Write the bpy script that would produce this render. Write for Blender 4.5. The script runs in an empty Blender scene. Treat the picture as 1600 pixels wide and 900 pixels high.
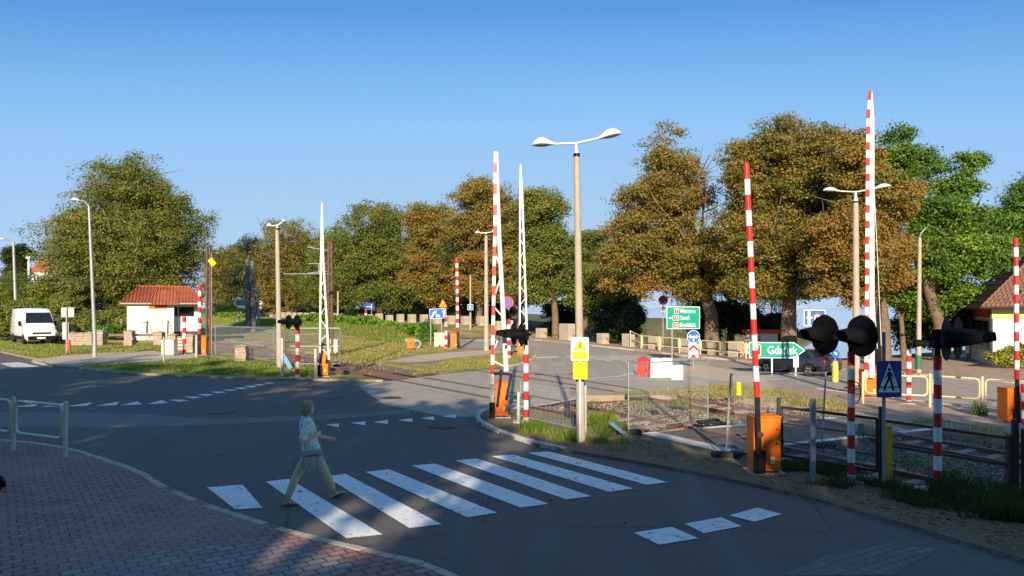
import bpy, bmesh, math, random
import numpy as np
from mathutils import Vector, Matrix, noise as mnoise

R = math.radians
PI = math.pi
sc = bpy.context.scene
COL = sc.collection
random.seed(11)

# ---------------------------------------------------------------- camera numbers
F_PX, CX, HORIZON, CAM_H = 1156.0, 800.0, 478.0, 3.2
D = Vector((0.566, -0.824))       # direction of the railway, towards the viewer's right
NRM = Vector((0.824, 0.566))      # across the railway, away from the near road

KNX = [0, 1.5, 3, 4.5, 6, 7.5, 9, 10.5, 12, 13.5, 15, 16.5, 18]
def _ss(x):
    t = min(1, max(0, x / 18.0)); return -0.6 * t * t * (3 - 2 * t)
KNZ = [_ss(x) for x in KNX]
def gz(x, y=0):                   # the ground dips gently towards the lake side
    return float(np.interp(x, KNX, KNZ))
def G(px, py):                    # where a line of sight meets the ground
    z = 0.0
    for _ in range(40):
        Y = (CAM_H - z) * F_PX / max(3.0, (py - HORIZON))
        X = (px - CX) / F_PX * Y
        z = gz(X)
    return (X, Y)
def SN(s, n):
    return (D.x * s + NRM.x * n, D.y * s + NRM.y * n)
def toSN(x, y):
    return (D.x * x + D.y * y, NRM.x * x + NRM.y * y)
def Xat(px, Y): return (px - CX) / F_PX * Y
def Zat(py, Y): return CAM_H - (py - HORIZON) / F_PX * Y
def PN(px, n):                    # on the line of sight px, at distance n across the railway
    k = (px - CX) / F_PX
    Y = n / (NRM.y + NRM.x * k)
    return (k * Y, Y)

# ---------------------------------------------------------------- object helpers
def tag(o, label=None, cat=None, group=None, kind=None):
    if label: o['label'] = label
    if cat: o['category'] = cat
    if group: o['group'] = group
    if kind: o['kind'] = kind
    return o
def thing(name, label, cat, loc=(0, 0, 0), rz=0, group=None):
    o = bpy.data.objects.new(name, None); COL.objects.link(o)
    o.empty_display_size = 0.2
    o.location = loc; o.rotation_euler = (0, 0, rz)
    return tag(o, label, cat, group)
def dup(root, loc, rz, label, group=None):
    r = root.copy(); COL.objects.link(r); r.location = loc; r.rotation_euler = (0, 0, rz)
    r['label'] = label
    if group: r['group'] = group
    for ch in list(root.children):
        c = ch.copy(); COL.objects.link(c); c.parent = r
        for g in ch.children:
            d = g.copy(); COL.objects.link(d); d.parent = c
    return r

class MB:
    def __init__(s): s.v = []; s.f = []; s.m = []; s.k = 0
    def add(s, vs, fs, M=None):
        o = len(s.v)
        if M is not None: vs = [M @ Vector(v) for v in vs]
        s.v += [tuple(v) for v in vs]
        for f in fs:
            s.f.append(tuple(i + o for i in f)); s.m.append(s.k)
        return s
    def mi(s, k): s.k = k; return s
    def box(s, c, size, M=None):
        x, y, z = (q / 2 for q in size); cx, cy, cz = c
        vs = [(cx + a * x, cy + b * y, cz + d * z) for d in (-1, 1) for b in (-1, 1) for a in (-1, 1)]
        return s.add(vs, [(0, 2, 3, 1), (4, 5, 7, 6), (0, 1, 5, 4), (2, 6, 7, 3), (0, 4, 6, 2), (1, 3, 7, 5)], M)
    def bar(s, p0, p1, w, h=None, up=(0, 0, 1)):
        h = h or w; p0 = Vector(p0); p1 = Vector(p1); t = (p1 - p0).normalized(); u = Vector(up)
        if abs(t.dot(u)) > .98: u = Vector((0, 1, 0))
        a = t.cross(u).normalized(); b = a.cross(t)
        vs = [p + a * i * w / 2 + b * j * h / 2 for p in (p0, p1) for (i, j) in ((-1, -1), (1, -1), (1, 1), (-1, 1))]
        return s.add(vs, [(3, 2, 1, 0), (4, 5, 6, 7), (0, 1, 5, 4), (1, 2, 6, 5), (2, 3, 7, 6), (3, 0, 4, 7)])
    def tube(s, pts, r, n=8, closed=False, cap=True):
        P = [Vector(p) for p in pts]; N = len(P)
        rr = r if isinstance(r, (list, tuple)) else [r] * N
        T = []
        for i in range(N):
            a = P[(i - 1) % N] if (closed or i > 0) else P[i]
            b = P[(i + 1) % N] if (closed or i < N - 1) else P[i]
            T.append((b - a).normalized())
        u = Vector((0, 0, 1)) if abs(T[0].z) < .9 else Vector((1, 0, 0))
        a = T[0].cross(u).normalized(); vs = []
        for i in range(N):
            if i:
                q = T[i - 1].rotation_difference(T[i]); a = q @ a
            a = (a - T[i] * a.dot(T[i])).normalized(); b = T[i].cross(a)
            vs += [P[i] + (a * math.cos(2 * PI * j / n) + b * math.sin(2 * PI * j / n)) * rr[i] for j in range(n)]
        fs = []
        for i in range(N if closed else N - 1):
            i2 = (i + 1) % N
            for j in range(n):
                fs.append((i * n + j, i * n + (j + 1) % n, i2 * n + (j + 1) % n, i2 * n + j))
        if cap and not closed:
            fs.append(tuple(range(n))[::-1]); fs.append(tuple((N - 1) * n + j for j in range(n)))
        return s.add(vs, fs)
    def cyl(s, p0, p1, r0, r1=None, n=12):
        return s.tube([p0, p1], [r0, r0 if r1 is None else r1], n)
    def lathe(s, prof, n=16, M=None):
        vs = [(r * math.cos(2 * PI * j / n), r * math.sin(2 * PI * j / n), z) for (r, z) in prof for j in range(n)]
        fs = []
        for i in range(len(prof) - 1):
            for j in range(n):
                fs.append((i * n + j, i * n + (j + 1) % n, (i + 1) * n + (j + 1) % n, (i + 1) * n + j))
        fs.append(tuple(range(n))[::-1]); fs.append(tuple((len(prof) - 1) * n + j for j in range(n)))
        return s.add(vs, fs, M)
    def prism(s, poly, y0, y1, M=None):            # polygon in the xz plane, thickness along y
        n = len(poly)
        ar = sum(poly[i][0] * poly[(i + 1) % n][1] - poly[(i + 1) % n][0] * poly[i][1] for i in range(n))
        if ar < 0: poly = poly[::-1]
        vs = [(x, y0, z) for x, z in poly] + [(x, y1, z) for x, z in poly]
        fs = [tuple(range(n)), tuple(range(2 * n - 1, n - 1, -1))]
        for i in range(n):
            j = (i + 1) % n; fs.append((j, i, n + i, n + j))
        return s.add(vs, fs, M)
    def ext(s, poly, z0, z1):                       # polygon in the xy plane, height along z
        n = len(poly)
        ar = sum(poly[i][0] * poly[(i + 1) % n][1] - poly[(i + 1) % n][0] * poly[i][1] for i in range(n))
        if ar < 0: poly = poly[::-1]
        vs = [(x, y, z0) for x, y in poly] + [(x, y, z1) for x, y in poly]
        fs = [tuple(range(n))[::-1], tuple(range(n, 2 * n))]
        for i in range(n):
            j = (i + 1) % n; fs.append((i, j, n + j, n + i))
        return s.add(vs, fs)
    def loft(s, rings, cap=True):
        n = len(rings[0]); vs = [p for r in rings for p in r]; fs = []
        for i in range(len(rings) - 1):
            for j in range(n):
                fs.append((i * n + j, i * n + (j + 1) % n, (i + 1) * n + (j + 1) % n, (i + 1) * n + j))
        if cap:
            fs.append(tuple(range(n))[::-1]); fs.append(tuple((len(rings) - 1) * n + j for j in range(n)))
        return s.add(vs, fs)
    def ell(s, c, r, nu=16, nv=10, M=None):
        if not isinstance(r, (tuple, list)): r = (r, r, r)
        vs = [(0, 0, -1)]; fs = []
        for i in range(1, nv):
            t = PI * i / nv - PI / 2
            vs += [(math.cos(t) * math.cos(2 * PI * j / nu), math.cos(t) * math.sin(2 * PI * j / nu), math.sin(t)) for j in range(nu)]
        vs.append((0, 0, 1)); L = len(vs) - 1
        for j in range(nu):
            k = (j + 1) % nu
            fs.append((0, 1 + k, 1 + j)); fs.append((L, L - nu + j, L - nu + k))
            for i in range(nv - 2):
                fs.append((1 + i * nu + j, 1 + i * nu + k, 1 + (i + 1) * nu + k, 1 + (i + 1) * nu + j))
        vs = [Vector((x * r[0], y * r[1], z * r[2])) for x, y, z in vs]
        if M is not None: vs = [M @ v for v in vs]
        return s.add([v + Vector(c) for v in vs], fs)
    def mesh(s, name, mats, smooth=None):
        me = bpy.data.meshes.new(name); me.from_pydata(s.v, [], s.f)
        mats = mats if isinstance(mats, (list, tuple)) else [mats]
        for m in mats: me.materials.append(m)
        if len(mats) > 1: me.polygons.foreach_set('material_index', s.m)
        me.update()
        bm = bmesh.new(); bm.from_mesh(me); bmesh.ops.recalc_face_normals(bm, faces=bm.faces); bm.to_mesh(me); bm.free()
        if smooth is not None:
            me.polygons.foreach_set('use_smooth', [True] * len(me.polygons))
            me.set_sharp_from_angle(angle=R(smooth))
        return me
    def build(s, name, mats, parent=None, smooth=None, bevel=0, seg=1):
        o = bpy.data.objects.new(name, s.mesh(name, mats, smooth)); COL.objects.link(o)
        if parent: o.parent = parent
        if bevel:
            b = o.modifiers.new('bevel', 'BEVEL'); b.width = bevel; b.segments = seg; b.limit_method = 'ANGLE'; b.angle_limit = R(40)
        return o

def np_mesh(name, verts, quads, mat, parent=None, tint=None, tris=False):
    """fast mesh from numpy arrays"""
    k = 3 if tris else 4
    me = bpy.data.meshes.new(name); nf = len(quads)
    me.vertices.add(len(verts)); me.vertices.foreach_set('co', np.ascontiguousarray(verts, dtype=np.float32).ravel())
    me.loops.add(nf * k); me.loops.foreach_set('vertex_index', np.ascontiguousarray(quads, dtype=np.int32).ravel())
    me.polygons.add(nf); me.polygons.foreach_set('loop_start', np.arange(0, nf * k, k, dtype=np.int32))
    if tint is not None:
        a = me.attributes.new('tint', 'FLOAT', 'FACE'); a.data.foreach_set('value', np.ascontiguousarray(tint, dtype=np.float32))
    me.update(calc_edges=True); me.validate()
    me.materials.append(mat)
    o = bpy.data.objects.new(name, me); COL.objects.link(o)
    if parent: o.parent = parent
    return o

# ---------------------------------------------------------------- materials
class NT:
    def __init__(s, name):
        s.m = bpy.data.materials.new(name); s.m.use_nodes = True; s.t = s.m.node_tree; s.t.nodes.clear()
        s.out = s.n('ShaderNodeOutputMaterial'); s.b = s.n('ShaderNodeBsdfPrincipled'); s.l(s.b.outputs[0], s.out.inputs[0])
        s._tc = None
    def n(s, ty, **kw):
        x = s.t.nodes.new(ty)
        for k, v in kw.items(): setattr(x, k, v)
        return x
    def l(s, a, b): s.t.links.new(a, b)
    def tc(s, kind='Object', scale=None, rot=None):
        if s._tc is None: s._tc = s.n('ShaderNodeTexCoord')
        o = s._tc.outputs[kind]
        if scale is None and rot is None: return o
        mp = s.n('ShaderNodeMapping'); s.l(o, mp.inputs[0])
        if scale is not None: mp.inputs['Scale'].default_value = scale if isinstance(scale, (tuple, list)) else (scale,) * 3
        if rot is not None: mp.inputs['Rotation'].default_value = rot
        return mp.outputs[0]
    def noise(s, sc_, detail=4, rough=.55, vec=None, dist=0):
        x = s.n('ShaderNodeTexNoise'); x.inputs['Scale'].default_value = sc_; x.inputs['Detail'].default_value = detail
        x.inputs['Roughness'].default_value = rough; x.inputs['Distortion'].default_value = dist
        s.l(vec if vec is not None else s.tc(), x.inputs['Vector']); return x.outputs[0]
    def voro(s, sc_, vec=None, feature='F1', out=0):
        x = s.n('ShaderNodeTexVoronoi', feature=feature); x.inputs['Scale'].default_value = sc_
        s.l(vec if vec is not None else s.tc(), x.inputs['Vector']); return x.outputs[out]
    def ramp(s, fac, stops, interp='LINEAR'):
        x = s.n('ShaderNodeValToRGB'); e = x.color_ramp; e.interpolation = interp
        while len(e.elements) < len(stops): e.elements.new(.5)
        for el, (p, c) in zip(e.elements, stops):
            el.position = p; el.color = (*c, 1) if len(c) == 3 else c
        s.l(fac, x.inputs[0]); return x.outputs[0]
    def grey(s, fac, a, b, lo=0., hi=1.):
        x = s.n('ShaderNodeMapRange'); x.inputs[1].default_value = a; x.inputs[2].default_value = b
        x.inputs[3].default_value = lo; x.inputs[4].default_value = hi; s.l(fac, x.inputs[0]); return x.outputs[0]
    def mix(s, fac, a, b, mode='MIX'):
        x = s.n('ShaderNodeMix', data_type='RGBA', blend_type=mode)
        for i, q in ((0, fac), (6, a), (7, b)):
            if isinstance(q, (int, float)): x.inputs[i].default_value = q
            elif isinstance(q, (tuple, list)): x.inputs[i].default_value = (*q, 1) if len(q) == 3 else q
            else: s.l(q, x.inputs[i])
        return x.outputs[2]
    def math(s, op, a, b=0.):
        x = s.n('ShaderNodeMath', operation=op)
        for i, q in enumerate((a, b)):
            if isinstance(q, (int, float)): x.inputs[i].default_value = q
            else: s.l(q, x.inputs[i])
        return x.outputs[0]
    def base(s, c): s.set('Base Color', c); return s
    def set(s, k, q):
        if isinstance(q, (int, float)): s.b.inputs[k].default_value = q
        elif isinstance(q, (tuple, list)): s.b.inputs[k].default_value = (*q, 1) if len(q) == 3 else q
        else: s.l(q, s.b.inputs[k])
        return s
    def bump(s, h, strength=.4, dist=.02):
        x = s.n('ShaderNodeBump'); x.inputs['Strength'].default_value = strength; x.inputs['Distance'].default_value = dist
        s.l(h, x.inputs['Height']); s.l(x.outputs[0], s.b.inputs['Normal']); return s

def sc3(c, k): return tuple(min(1, q * k) for q in c)
_mats = {}
def mat(name, col, rough=.55, metal=0., var=.14, scale=4., bump=0., bscale=40., spec=.5, wear=None, wearamt=.5, coat=0):
    """painted / plain surface with uneven tone, optional worn patches of another colour"""
    if name in _mats: return _mats[name]
    t = NT(name)
    f = t.noise(scale, 6, .62)
    c = t.ramp(f, [(.28, sc3(col, 1 - var)), (.72, sc3(col, 1 + var))])
    if wear is not None:
        w = t.noise(scale * 3.1, 8, .7)
        c = t.mix(t.grey(w, wearamt, wearamt + .09), c, wear)
    t.base(c); t.set('Roughness', t.grey(t.noise(scale * 2.3, 4), .3, .7, max(.05, rough - .1), min(1, rough + .1)))
    t.set('Metallic', metal); t.set('Specular IOR Level', spec)
    if coat: t.set('Coat Weight', coat); t.set('Coat Roughness', .06)
    if bump: t.bump(t.noise(bscale, 6, .65), bump, .01)
    _mats[name] = t.m
    return t.m

M_WHITE = mat('white_enamel', (.78, .78, .75), .4, var=.07, wear=(.42, .40, .36), wearamt=.70)
M_RED = mat('signal_red_paint', (.62, .025, .02), .4, var=.12, wear=(.45, .06, .04), wearamt=.66)
M_ORANGE = mat('orange_powder_coat', (.88, .17, .008), .42, var=.10, wear=(.5, .16, .05), wearamt=.72)
M_BLACK = mat('matt_black_enamel', (.007, .007, .008), .5, var=.3, spec=.3)
M_SIGNALBLACK = mat('signal_black_paint', (.004, .004, .0045), .7, var=.3, spec=.15)
M_DARKRUBBER = mat('black_rubber', (.02, .02, .02), .8, var=.3, bump=.2)
M_GALV = mat('galvanised_steel', (.45, .47, .48), .42, metal=.65, var=.18, scale=9)
M_GREYPAINT = mat('grey_steel_paint', (.30, .33, .36), .5, metal=.2, var=.15, scale=6, wear=(.22, .2, .18), wearamt=.68)
M_DARKSTEEL = mat('dark_weathered_steel', (.045, .04, .037), .6, metal=.3, var=.3, scale=8, wear=(.12, .055, .03), wearamt=.6)
M_RUST = mat('rusty_brown_steel', (.13, .07, .045), .75, metal=.2, var=.35, scale=7, bump=.3, wear=(.09, .05, .04), wearamt=.55)
M_CONC = mat('weathered_concrete', (.42, .36, .28), .85, var=.16, scale=2.5, bump=.4, bscale=60, wear=(.30, .26, .21), wearamt=.58)
M_CONC_L = mat('pale_concrete', (.50, .47, .41), .85, var=.14, scale=2.5, bump=.4, bscale=60, wear=(.36, .33, .28), wearamt=.6)
M_CREAM = mat('cream_rail_paint', (.72, .60, .36), .45, var=.08, scale=5, wear=(.42, .30, .16), wearamt=.66)
M_YELLOW = mat('yellow_paint', (.72, .45, .02), .5, var=.12, scale=5, wear=(.4, .26, .05), wearamt=.66)
M_SIGNBLUE = mat('sign_blue', (.012, .13, .55), .35, var=.05)
M_SIGNNAVY = mat('sign_dark_blue', (.006, .05, .27), .35, var=.07)
M_SIGNGREEN = mat('sign_green', (.0, .30, .20), .35, var=.05)
M_SIGNWHITE = mat('sign_white', (.82, .83, .80), .35, var=.03)
M_SIGNYELLOW = mat('sign_yellow', (.90, .74, .0), .35, var=.03)
M_SIGNAMBER = mat('sign_amber', (.85, .42, .01), .35, var=.05)
M_SIGNRED = mat('sign_red', (.68, .02, .025), .35, var=.05)
M_SIGNBACK = mat('sign_back_grey', (.38, .40, .41), .45, metal=.4, var=.12)
M_BLUEMETAL = mat('faded_blue_metal', (.10, .22, .42), .5, metal=.2, var=.2, wear=(.35, .36, .36), wearamt=.58)
M_PLASTER_W = mat('white_render', (.76, .755, .73), .85, var=.06, scale=1.2, bump=.2, bscale=70, wear=(.66, .62, .56), wearamt=.64)
M_GLASSDARK = mat('dark_window_glass', (.012, .015, .018), .06, var=.3, spec=.8)

def leaf_mat(name, stops, trans=.38, rough=.5):
    if 'chestnut' in name or 'lime' in name: stops = [(p, sc3(c, 1.14 if name == 'chestnut_leaves' else 1.28)) for p, c in stops]
    t = NT(name); a = t.n('ShaderNodeAttribute', attribute_name='tint')
    c = t.ramp(a.outputs['Fac'], stops)
    t.base(c); t.set('Roughness', rough); t.set('Specular IOR Level', .35)
    tr = t.n('ShaderNodeBsdfTranslucent'); t.l(t.mix(1., c, (1.2, 1.15, .6), 'MULTIPLY'), tr.inputs[0])
    mx = t.n('ShaderNodeMixShader'); mx.inputs[0].default_value = trans
    t.l(t.b.outputs[0], mx.inputs[1]); t.l(tr.outputs[0], mx.inputs[2]); t.l(mx.outputs[0], t.out.inputs[0])
    return t.m
L_CHEST = leaf_mat('chestnut_leaves', [(0, (.105, .135, .024)), (.25, (.185, .175, .034)), (.5, (.27, .20, .042)), (.75, (.31, .17, .040)), (1, (.33, .13, .038))])
L_CHESTG = leaf_mat('green_chestnut_leaves', [(0, (.085, .130, .022)), (.35, (.165, .180, .032)), (.7, (.26, .215, .042)), (1, (.31, .18, .040))])
L_LIME = leaf_mat('lime_leaves', [(0, (.095, .125, .028)), (.4, (.175, .185, .038)), (.8, (.25, .22, .05)), (1, (.27, .18, .045))])
L_MAPLE = leaf_mat('maple_leaves', [(0, (.075, .16, .02)), (.5, (.17, .30, .03)), (1, (.34, .43, .05))])
L_WILLOW = leaf_mat('willow_leaves', [(0, (.11, .16, .025)), (.5, (.20, .25, .04)), (1, (.32, .32, .06))])
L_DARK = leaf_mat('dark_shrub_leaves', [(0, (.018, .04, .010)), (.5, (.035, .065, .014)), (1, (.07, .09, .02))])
L_HEDGE = leaf_mat('hedge_leaves', [(0, (.06, .15, .015)), (.5, (.14, .28, .025)), (1, (.24, .37, .04))])
L_GOLD = leaf_mat('golden_shrub_leaves', [(0, (.10, .16, .02)), (.4, (.35, .34, .04)), (1, (.68, .58, .09))])
L_GRASS = leaf_mat('grass_blades', [(0, (.07, .14, .018)), (.4, (.16, .25, .03)), (.75, (.32, .33, .07)), (1, (.50, .42, .16))])
L_DRY = leaf_mat('dry_grass_blades', [(0, (.16, .20, .035)), (.4, (.38, .33, .09)), (1, (.62, .48, .22))])
L_WEED = leaf_mat('dark_weeds', [(0, (.025, .055, .012)), (.5, (.05, .095, .018)), (1, (.13, .15, .04))])
L_FALLEN = leaf_mat('fallen_leaves', [(0, (.10, .05, .02)), (.5, (.20, .11, .04)), (1, (.35, .22, .08))], trans=.1)
M_BARK = mat('rough_bark', (.17, .12, .08), .95, var=.3, scale=3, bump=.9, bscale=18, wear=(.09, .065, .045), wearamt=.52)
# ---------------------------------------------------------------- ground surfaces
def drape(name, poly, dz, m, skirt=0., kind='structure', parent=None, zf=None):
    bm = bmesh.new()
    ar = sum(poly[i][0] * poly[(i + 1) % len(poly)][1] - poly[(i + 1) % len(poly)][0] * poly[i][1] for i in range(len(poly)))
    if ar < 0: poly = poly[::-1]
    f = bm.faces.new([bm.verts.new((x, y, 0)) for x, y in poly])
    f.normal_update(); bmesh.ops.triangulate(bm, faces=[f], quad_method='BEAUTY', ngon_method='EAR_CLIP')
    for kx in KNX:
        bmesh.ops.bisect_plane(bm, geom=bm.verts[:] + bm.edges[:] + bm.faces[:], plane_co=(kx, 0, 0), plane_no=(1, 0, 0), dist=1e-5)
    if skirt:
        be = [e for e in bm.edges if len(e.link_faces) == 1]
        r = bmesh.ops.extrude_edge_only(bm, edges=be)
        low = {v for v in r['geom'] if isinstance(v, bmesh.types.BMVert)}
    else: low = set()
    for v in bm.verts:
        v.co.z = gz(v.co.x) + dz - (skirt if v in low else 0)
    if not skirt:
        for fc in bm.faces:
            if fc.normal.z < 0: fc.normal_flip()
    me = bpy.data.meshes.new(name)
    bmesh.ops.recalc_face_normals(bm, faces=bm.faces) if skirt else None
    bm.to_mesh(me); bm.free(); me.materials.append(m)
    o = bpy.data.objects.new(name, me); COL.objects.link(o)
    if kind: o['kind'] = kind
    if parent: o.parent = parent
    return o

def smooth_line(pts, k=4):                         # Catmull-Rom through the points
    out = []
    for i in range(len(pts) - 1):
        p0 = Vector(pts[max(0, i - 1)]); p1 = Vector(pts[i]); p2 = Vector(pts[i + 1]); p3 = Vector(pts[min(len(pts) - 1, i + 2)])
        for j in range(k):
            t = j / k
            q = .5 * ((2 * p1) + (p2 - p0) * t + (2 * p0 - 5 * p1 + 4 * p2 - p3) * t * t + (3 * p1 - p0 - 3 * p2 + p3) * t ** 3)
            out.append((q.x, q.y))
    out.append(tuple(pts[-1])); return out

def resample(line, step):
    out = [Vector(line[0])]
    for a, b in zip(line, line[1:]):
        a = Vector(a); b = Vector(b); L = (b - a).length
        k = max(1, int(L / step))
        for i in range(1, k + 1): out.append(a.lerp(b, i / k))
    return out

def kerb(name, line, w, top, m, unit=1.0):
    """a row of kerb stones along a line (left edge on the line), each stone slightly out of true"""
    b = MB(); P = resample(line, unit); rnd = random.Random(len(line))
    for a, c in zip(P, P[1:]):
        t = (c - a); L = t.length
        if L < .05: continue
        t /= L; nn = Vector((-t.y, t.x)); e = min(.008, L * .02)
        a2 = a + t * e; c2 = c - t * e; dz = rnd.uniform(-.008, .008); o = rnd.uniform(-.006, .006)
        q = [a2 + nn * (o), a2 + nn * (w + o), c2 + nn * (w + o), c2 + nn * (o)]
        vs = [(p.x, p.y, gz(p.x) - .15) for p in q] + [(p.x, p.y, gz(p.x) + top + dz) for p in q]
        b.add(vs, [(3, 2, 1, 0), (4, 5, 6, 7), (0, 1, 5, 4), (1, 2, 6, 5), (2, 3, 7, 6), (3, 0, 4, 7)])
    o = b.build(name, m, bevel=.012); o['kind'] = 'structure'; return o

# --- materials of the ground
def m_asphalt(name, c, patch, rough=.85):
    t = NT(name)
    big = t.noise(.22, 5, .6); mid = t.noise(1.6, 6, .65); fine = t.noise(90, 3, .6)
    col = t.ramp(big, [(.3, sc3(c, .86)), (.5, c), (.7, patch)])
    col = t.mix(.45, col, t.ramp(mid, [(.25, sc3(c, .6)), (.75, sc3(c, 1.45))]))
    col = t.mix(.4, col, t.ramp(fine, [(.3, sc3(c, .35)), (.7, sc3(c, 1.9))]))
    # long tar-filled cracks
    cr = t.voro(.16, t.tc('Object', (1, 1, 1)), 'DISTANCE_TO_EDGE')
    wob = t.math('ADD', cr, t.math('MULTIPLY', t.noise(3.5, 3), .012))
    col = t.mix(t.grey(wob, .006, .010, .75, 0.), col, sc3(c, .45))
    st = t.noise(1.0, 5, .6, t.tc('Object', (.9, .12, 1), (0, 0, R(-34.5))))
    col = t.mix(t.grey(st, .52, .70, 0, .55), col, sc3(c, 1.55)); col = t.mix(t.grey(t.noise(2.6, 3, .5), .66, .74, 0, .5), col, sc3(c, .5))
    # dusty blotches
    col = t.mix(t.grey(t.noise(.8, 7, .7), .58, .74, 0, .45), col, (.20, .17, .135))
    t.base(col); t.set('Roughness', t.grey(mid, .3, .7, rough - .1, rough + .06)); t.set('Specular IOR Level', .35)
    t.bump(t.noise(140, 3, .7), .5, .006)
    return t.m
M_ASPHALT = m_asphalt('asphalt', (.112, .100, .086), (.14, .125, .108))
M_ASPHALT_SUNLIT = m_asphalt('sunlit_asphalt', (.33, .285, .225), (.38, .33, .265))  # paler asphalt, its colour carries part of the sunlight on the far road
M_PATCH = m_asphalt('asphalt_patch', (.175, .162, .145), (.21, .195, .17))

def m_pavers(name, c, mortar, size, rot=0, tint=None, sq=.5):
    t = NT(name)
    v = t.tc('Object', None, (0, 0, rot))
    wv = t.n('ShaderNodeTexWave', wave_type='BANDS', bands_direction='X'); wv.inputs['Scale'].default_value = 2.4 / size; wv.inputs['Distortion'].default_value = 0
    t.l(v, wv.inputs[0])
    off = t.n('ShaderNodeCombineXYZ'); t.l(t.math('MULTIPLY', t.math('SUBTRACT', wv.outputs[1], .5), size * .16), off.inputs[1])
    ad = t.n('ShaderNodeVectorMath', operation='ADD'); t.l(v, ad.inputs[0]); t.l(off.outputs[0], ad.inputs[1])
    wob = t.n('ShaderNodeTexNoise'); wob.inputs['Scale'].default_value = .5; t.l(v, wob.inputs['Vector'])
    ad2 = t.n('ShaderNodeVectorMath', operation='MULTIPLY_ADD'); t.l(wob.outputs[1], ad2.inputs[0]); ad2.inputs[1].default_value = (.10, .10, 0); t.l(ad.outputs[0], ad2.inputs[2])
    br = t.n('ShaderNodeTexBrick'); br.inputs['Scale'].default_value = 1; br.offset = .5
    br.inputs['Brick Width'].default_value = size * 1.18; br.inputs['Row Height'].default_value = size * .86
    br.inputs['Mortar Size'].default_value = size * .075; br.inputs['Mortar Smooth'].default_value = .35; br.inputs['Bias'].default_value = 0
    br.inputs['Color1'].default_value = (*sc3(c, .80), 1); br.inputs['Color2'].default_value = (*sc3(c, 1.15), 1); br.inputs['Mortar'].default_value = (*mortar, 1)
    t.l(ad2.outputs[0], br.inputs[0])
    col = br.outputs[0]
    if tint: 
        col = t.mix(t.grey(t.noise(.35, 4, .6), .46, .62, 0, .8), col, t.mix(.5, col, tint))
    col = t.mix(t.grey(t.noise(1.7, 7, .7), .4, .75, 0, .55), col, sc3(c, .62))
    col = t.mix(t.grey(t.noise(5, 6, .7), .6, .8, 0, .5), col, (.34, .30, .27))
    t.base(col); t.set('Roughness', .85)
    h = t.math('ADD', t.math('MULTIPLY', br.outputs[1], -1.), t.math('MULTIPLY', t.noise(60, 4), .25))
    t.bump(h, .6, .012)
    return t.m
M_PAVER = m_pavers('red_paving_blocks', (.31, .165, .14), (.05, .04, .035), .19, R(-35), tint=(.36, .27, .25))
M_PAVER_G = m_pavers('grey_paving_blocks', (.27, .235, .21), (.05, .042, .038), .19, R(-35), tint=(.2, .16, .14))
M_PAVER_L = m_pavers('pink_sandy_paving', (.46, .31, .22), (.20, .14, .1), .30, R(-35), tint=(.48, .38, .28))

def m_verge(name, grass, dirt, sand, thr=.5, g2=None):
    t = NT(name)
    a = t.noise(.55, 6, .62); b = t.noise(4.5, 6, .7); f = t.noise(38, 5, .7)
    d = t.ramp(b, [(.3, dirt), (.7, sand)])
    d = t.mix(.55, d, t.ramp(f, [(.3, sc3(dirt, .5)), (.7, sc3(sand, 1.25))]))
    g = t.mix(.5, t.ramp(b, [(.3, grass), (.7, g2 or sc3(grass, 1.6))]), t.ramp(f, [(.3, sc3(grass, .5)), (.7, sc3(g2 or grass, 1.5))]))
    m = t.math('ADD', a, t.math('MULTIPLY', t.math('SUBTRACT', b, .5), .6))
    t.base(t.mix(t.grey(m, thr - .07, thr + .07), d, g)); t.set('Roughness', .95); t.set('Specular IOR Level', .2)
    t.bump(t.math('ADD', f, t.math('MULTIPLY', b, 1.2)), .9, .05)
    return t.m
M_VERGE_DIRT = m_verge('bare_earth', (.07, .095, .03), (.20, .135, .08), (.33, .235, .15), .62)
M_VERGE_GRASS = m_verge('worn_grass', (.13, .18, .035), (.40, .29, .17), (.54, .41, .26), .47, (.30, .28, .08))
M_VERGE_SAND = m_verge('sandy_ground', (.13, .15, .04), (.42, .30, .19), (.56, .43, .29), .62, (.2, .18, .06))
M_LAWN = m_verge('dry_lawn', (.15, .20, .035), (.38, .29, .15), (.48, .38, .21), .38, (.33, .29, .08))
M_GROUND = m_verge('ground_earth', (.07, .10, .025), (.17, .13, .085), (.26, .20, .13), .5)

def m_ballast():
    t = NT('track_ballast')
    v = t.voro(17, None, 'F1', 1); e = t.voro(17, None, 'DISTANCE_TO_EDGE'); e2 = t.voro(9, None, 'DISTANCE_TO_EDGE')
    sp = t.n('ShaderNodeSeparateColor'); t.l(v, sp.inputs[0])
    col = t.ramp(sp.outputs[0], [(0, (.10, .075, .055)), (.5, (.20, .155, .115)), (1, (.33, .27, .21))])
    col = t.mix(t.grey(t.noise(.9, 6, .7), .4, .65, 0, .75), col, (.22, .15, .095))
    col = t.mix(t.grey(e, .0, .09, .7, 0), col, (.03, .024, .02))
    t.base(col); t.set('Roughness', .9)
    t.bump(t.math('ADD', t.grey(e, 0, .3), t.grey(e2, 0, .3)), .7, .02)
    return t.m
M_BALLAST = m_ballast()

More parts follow.
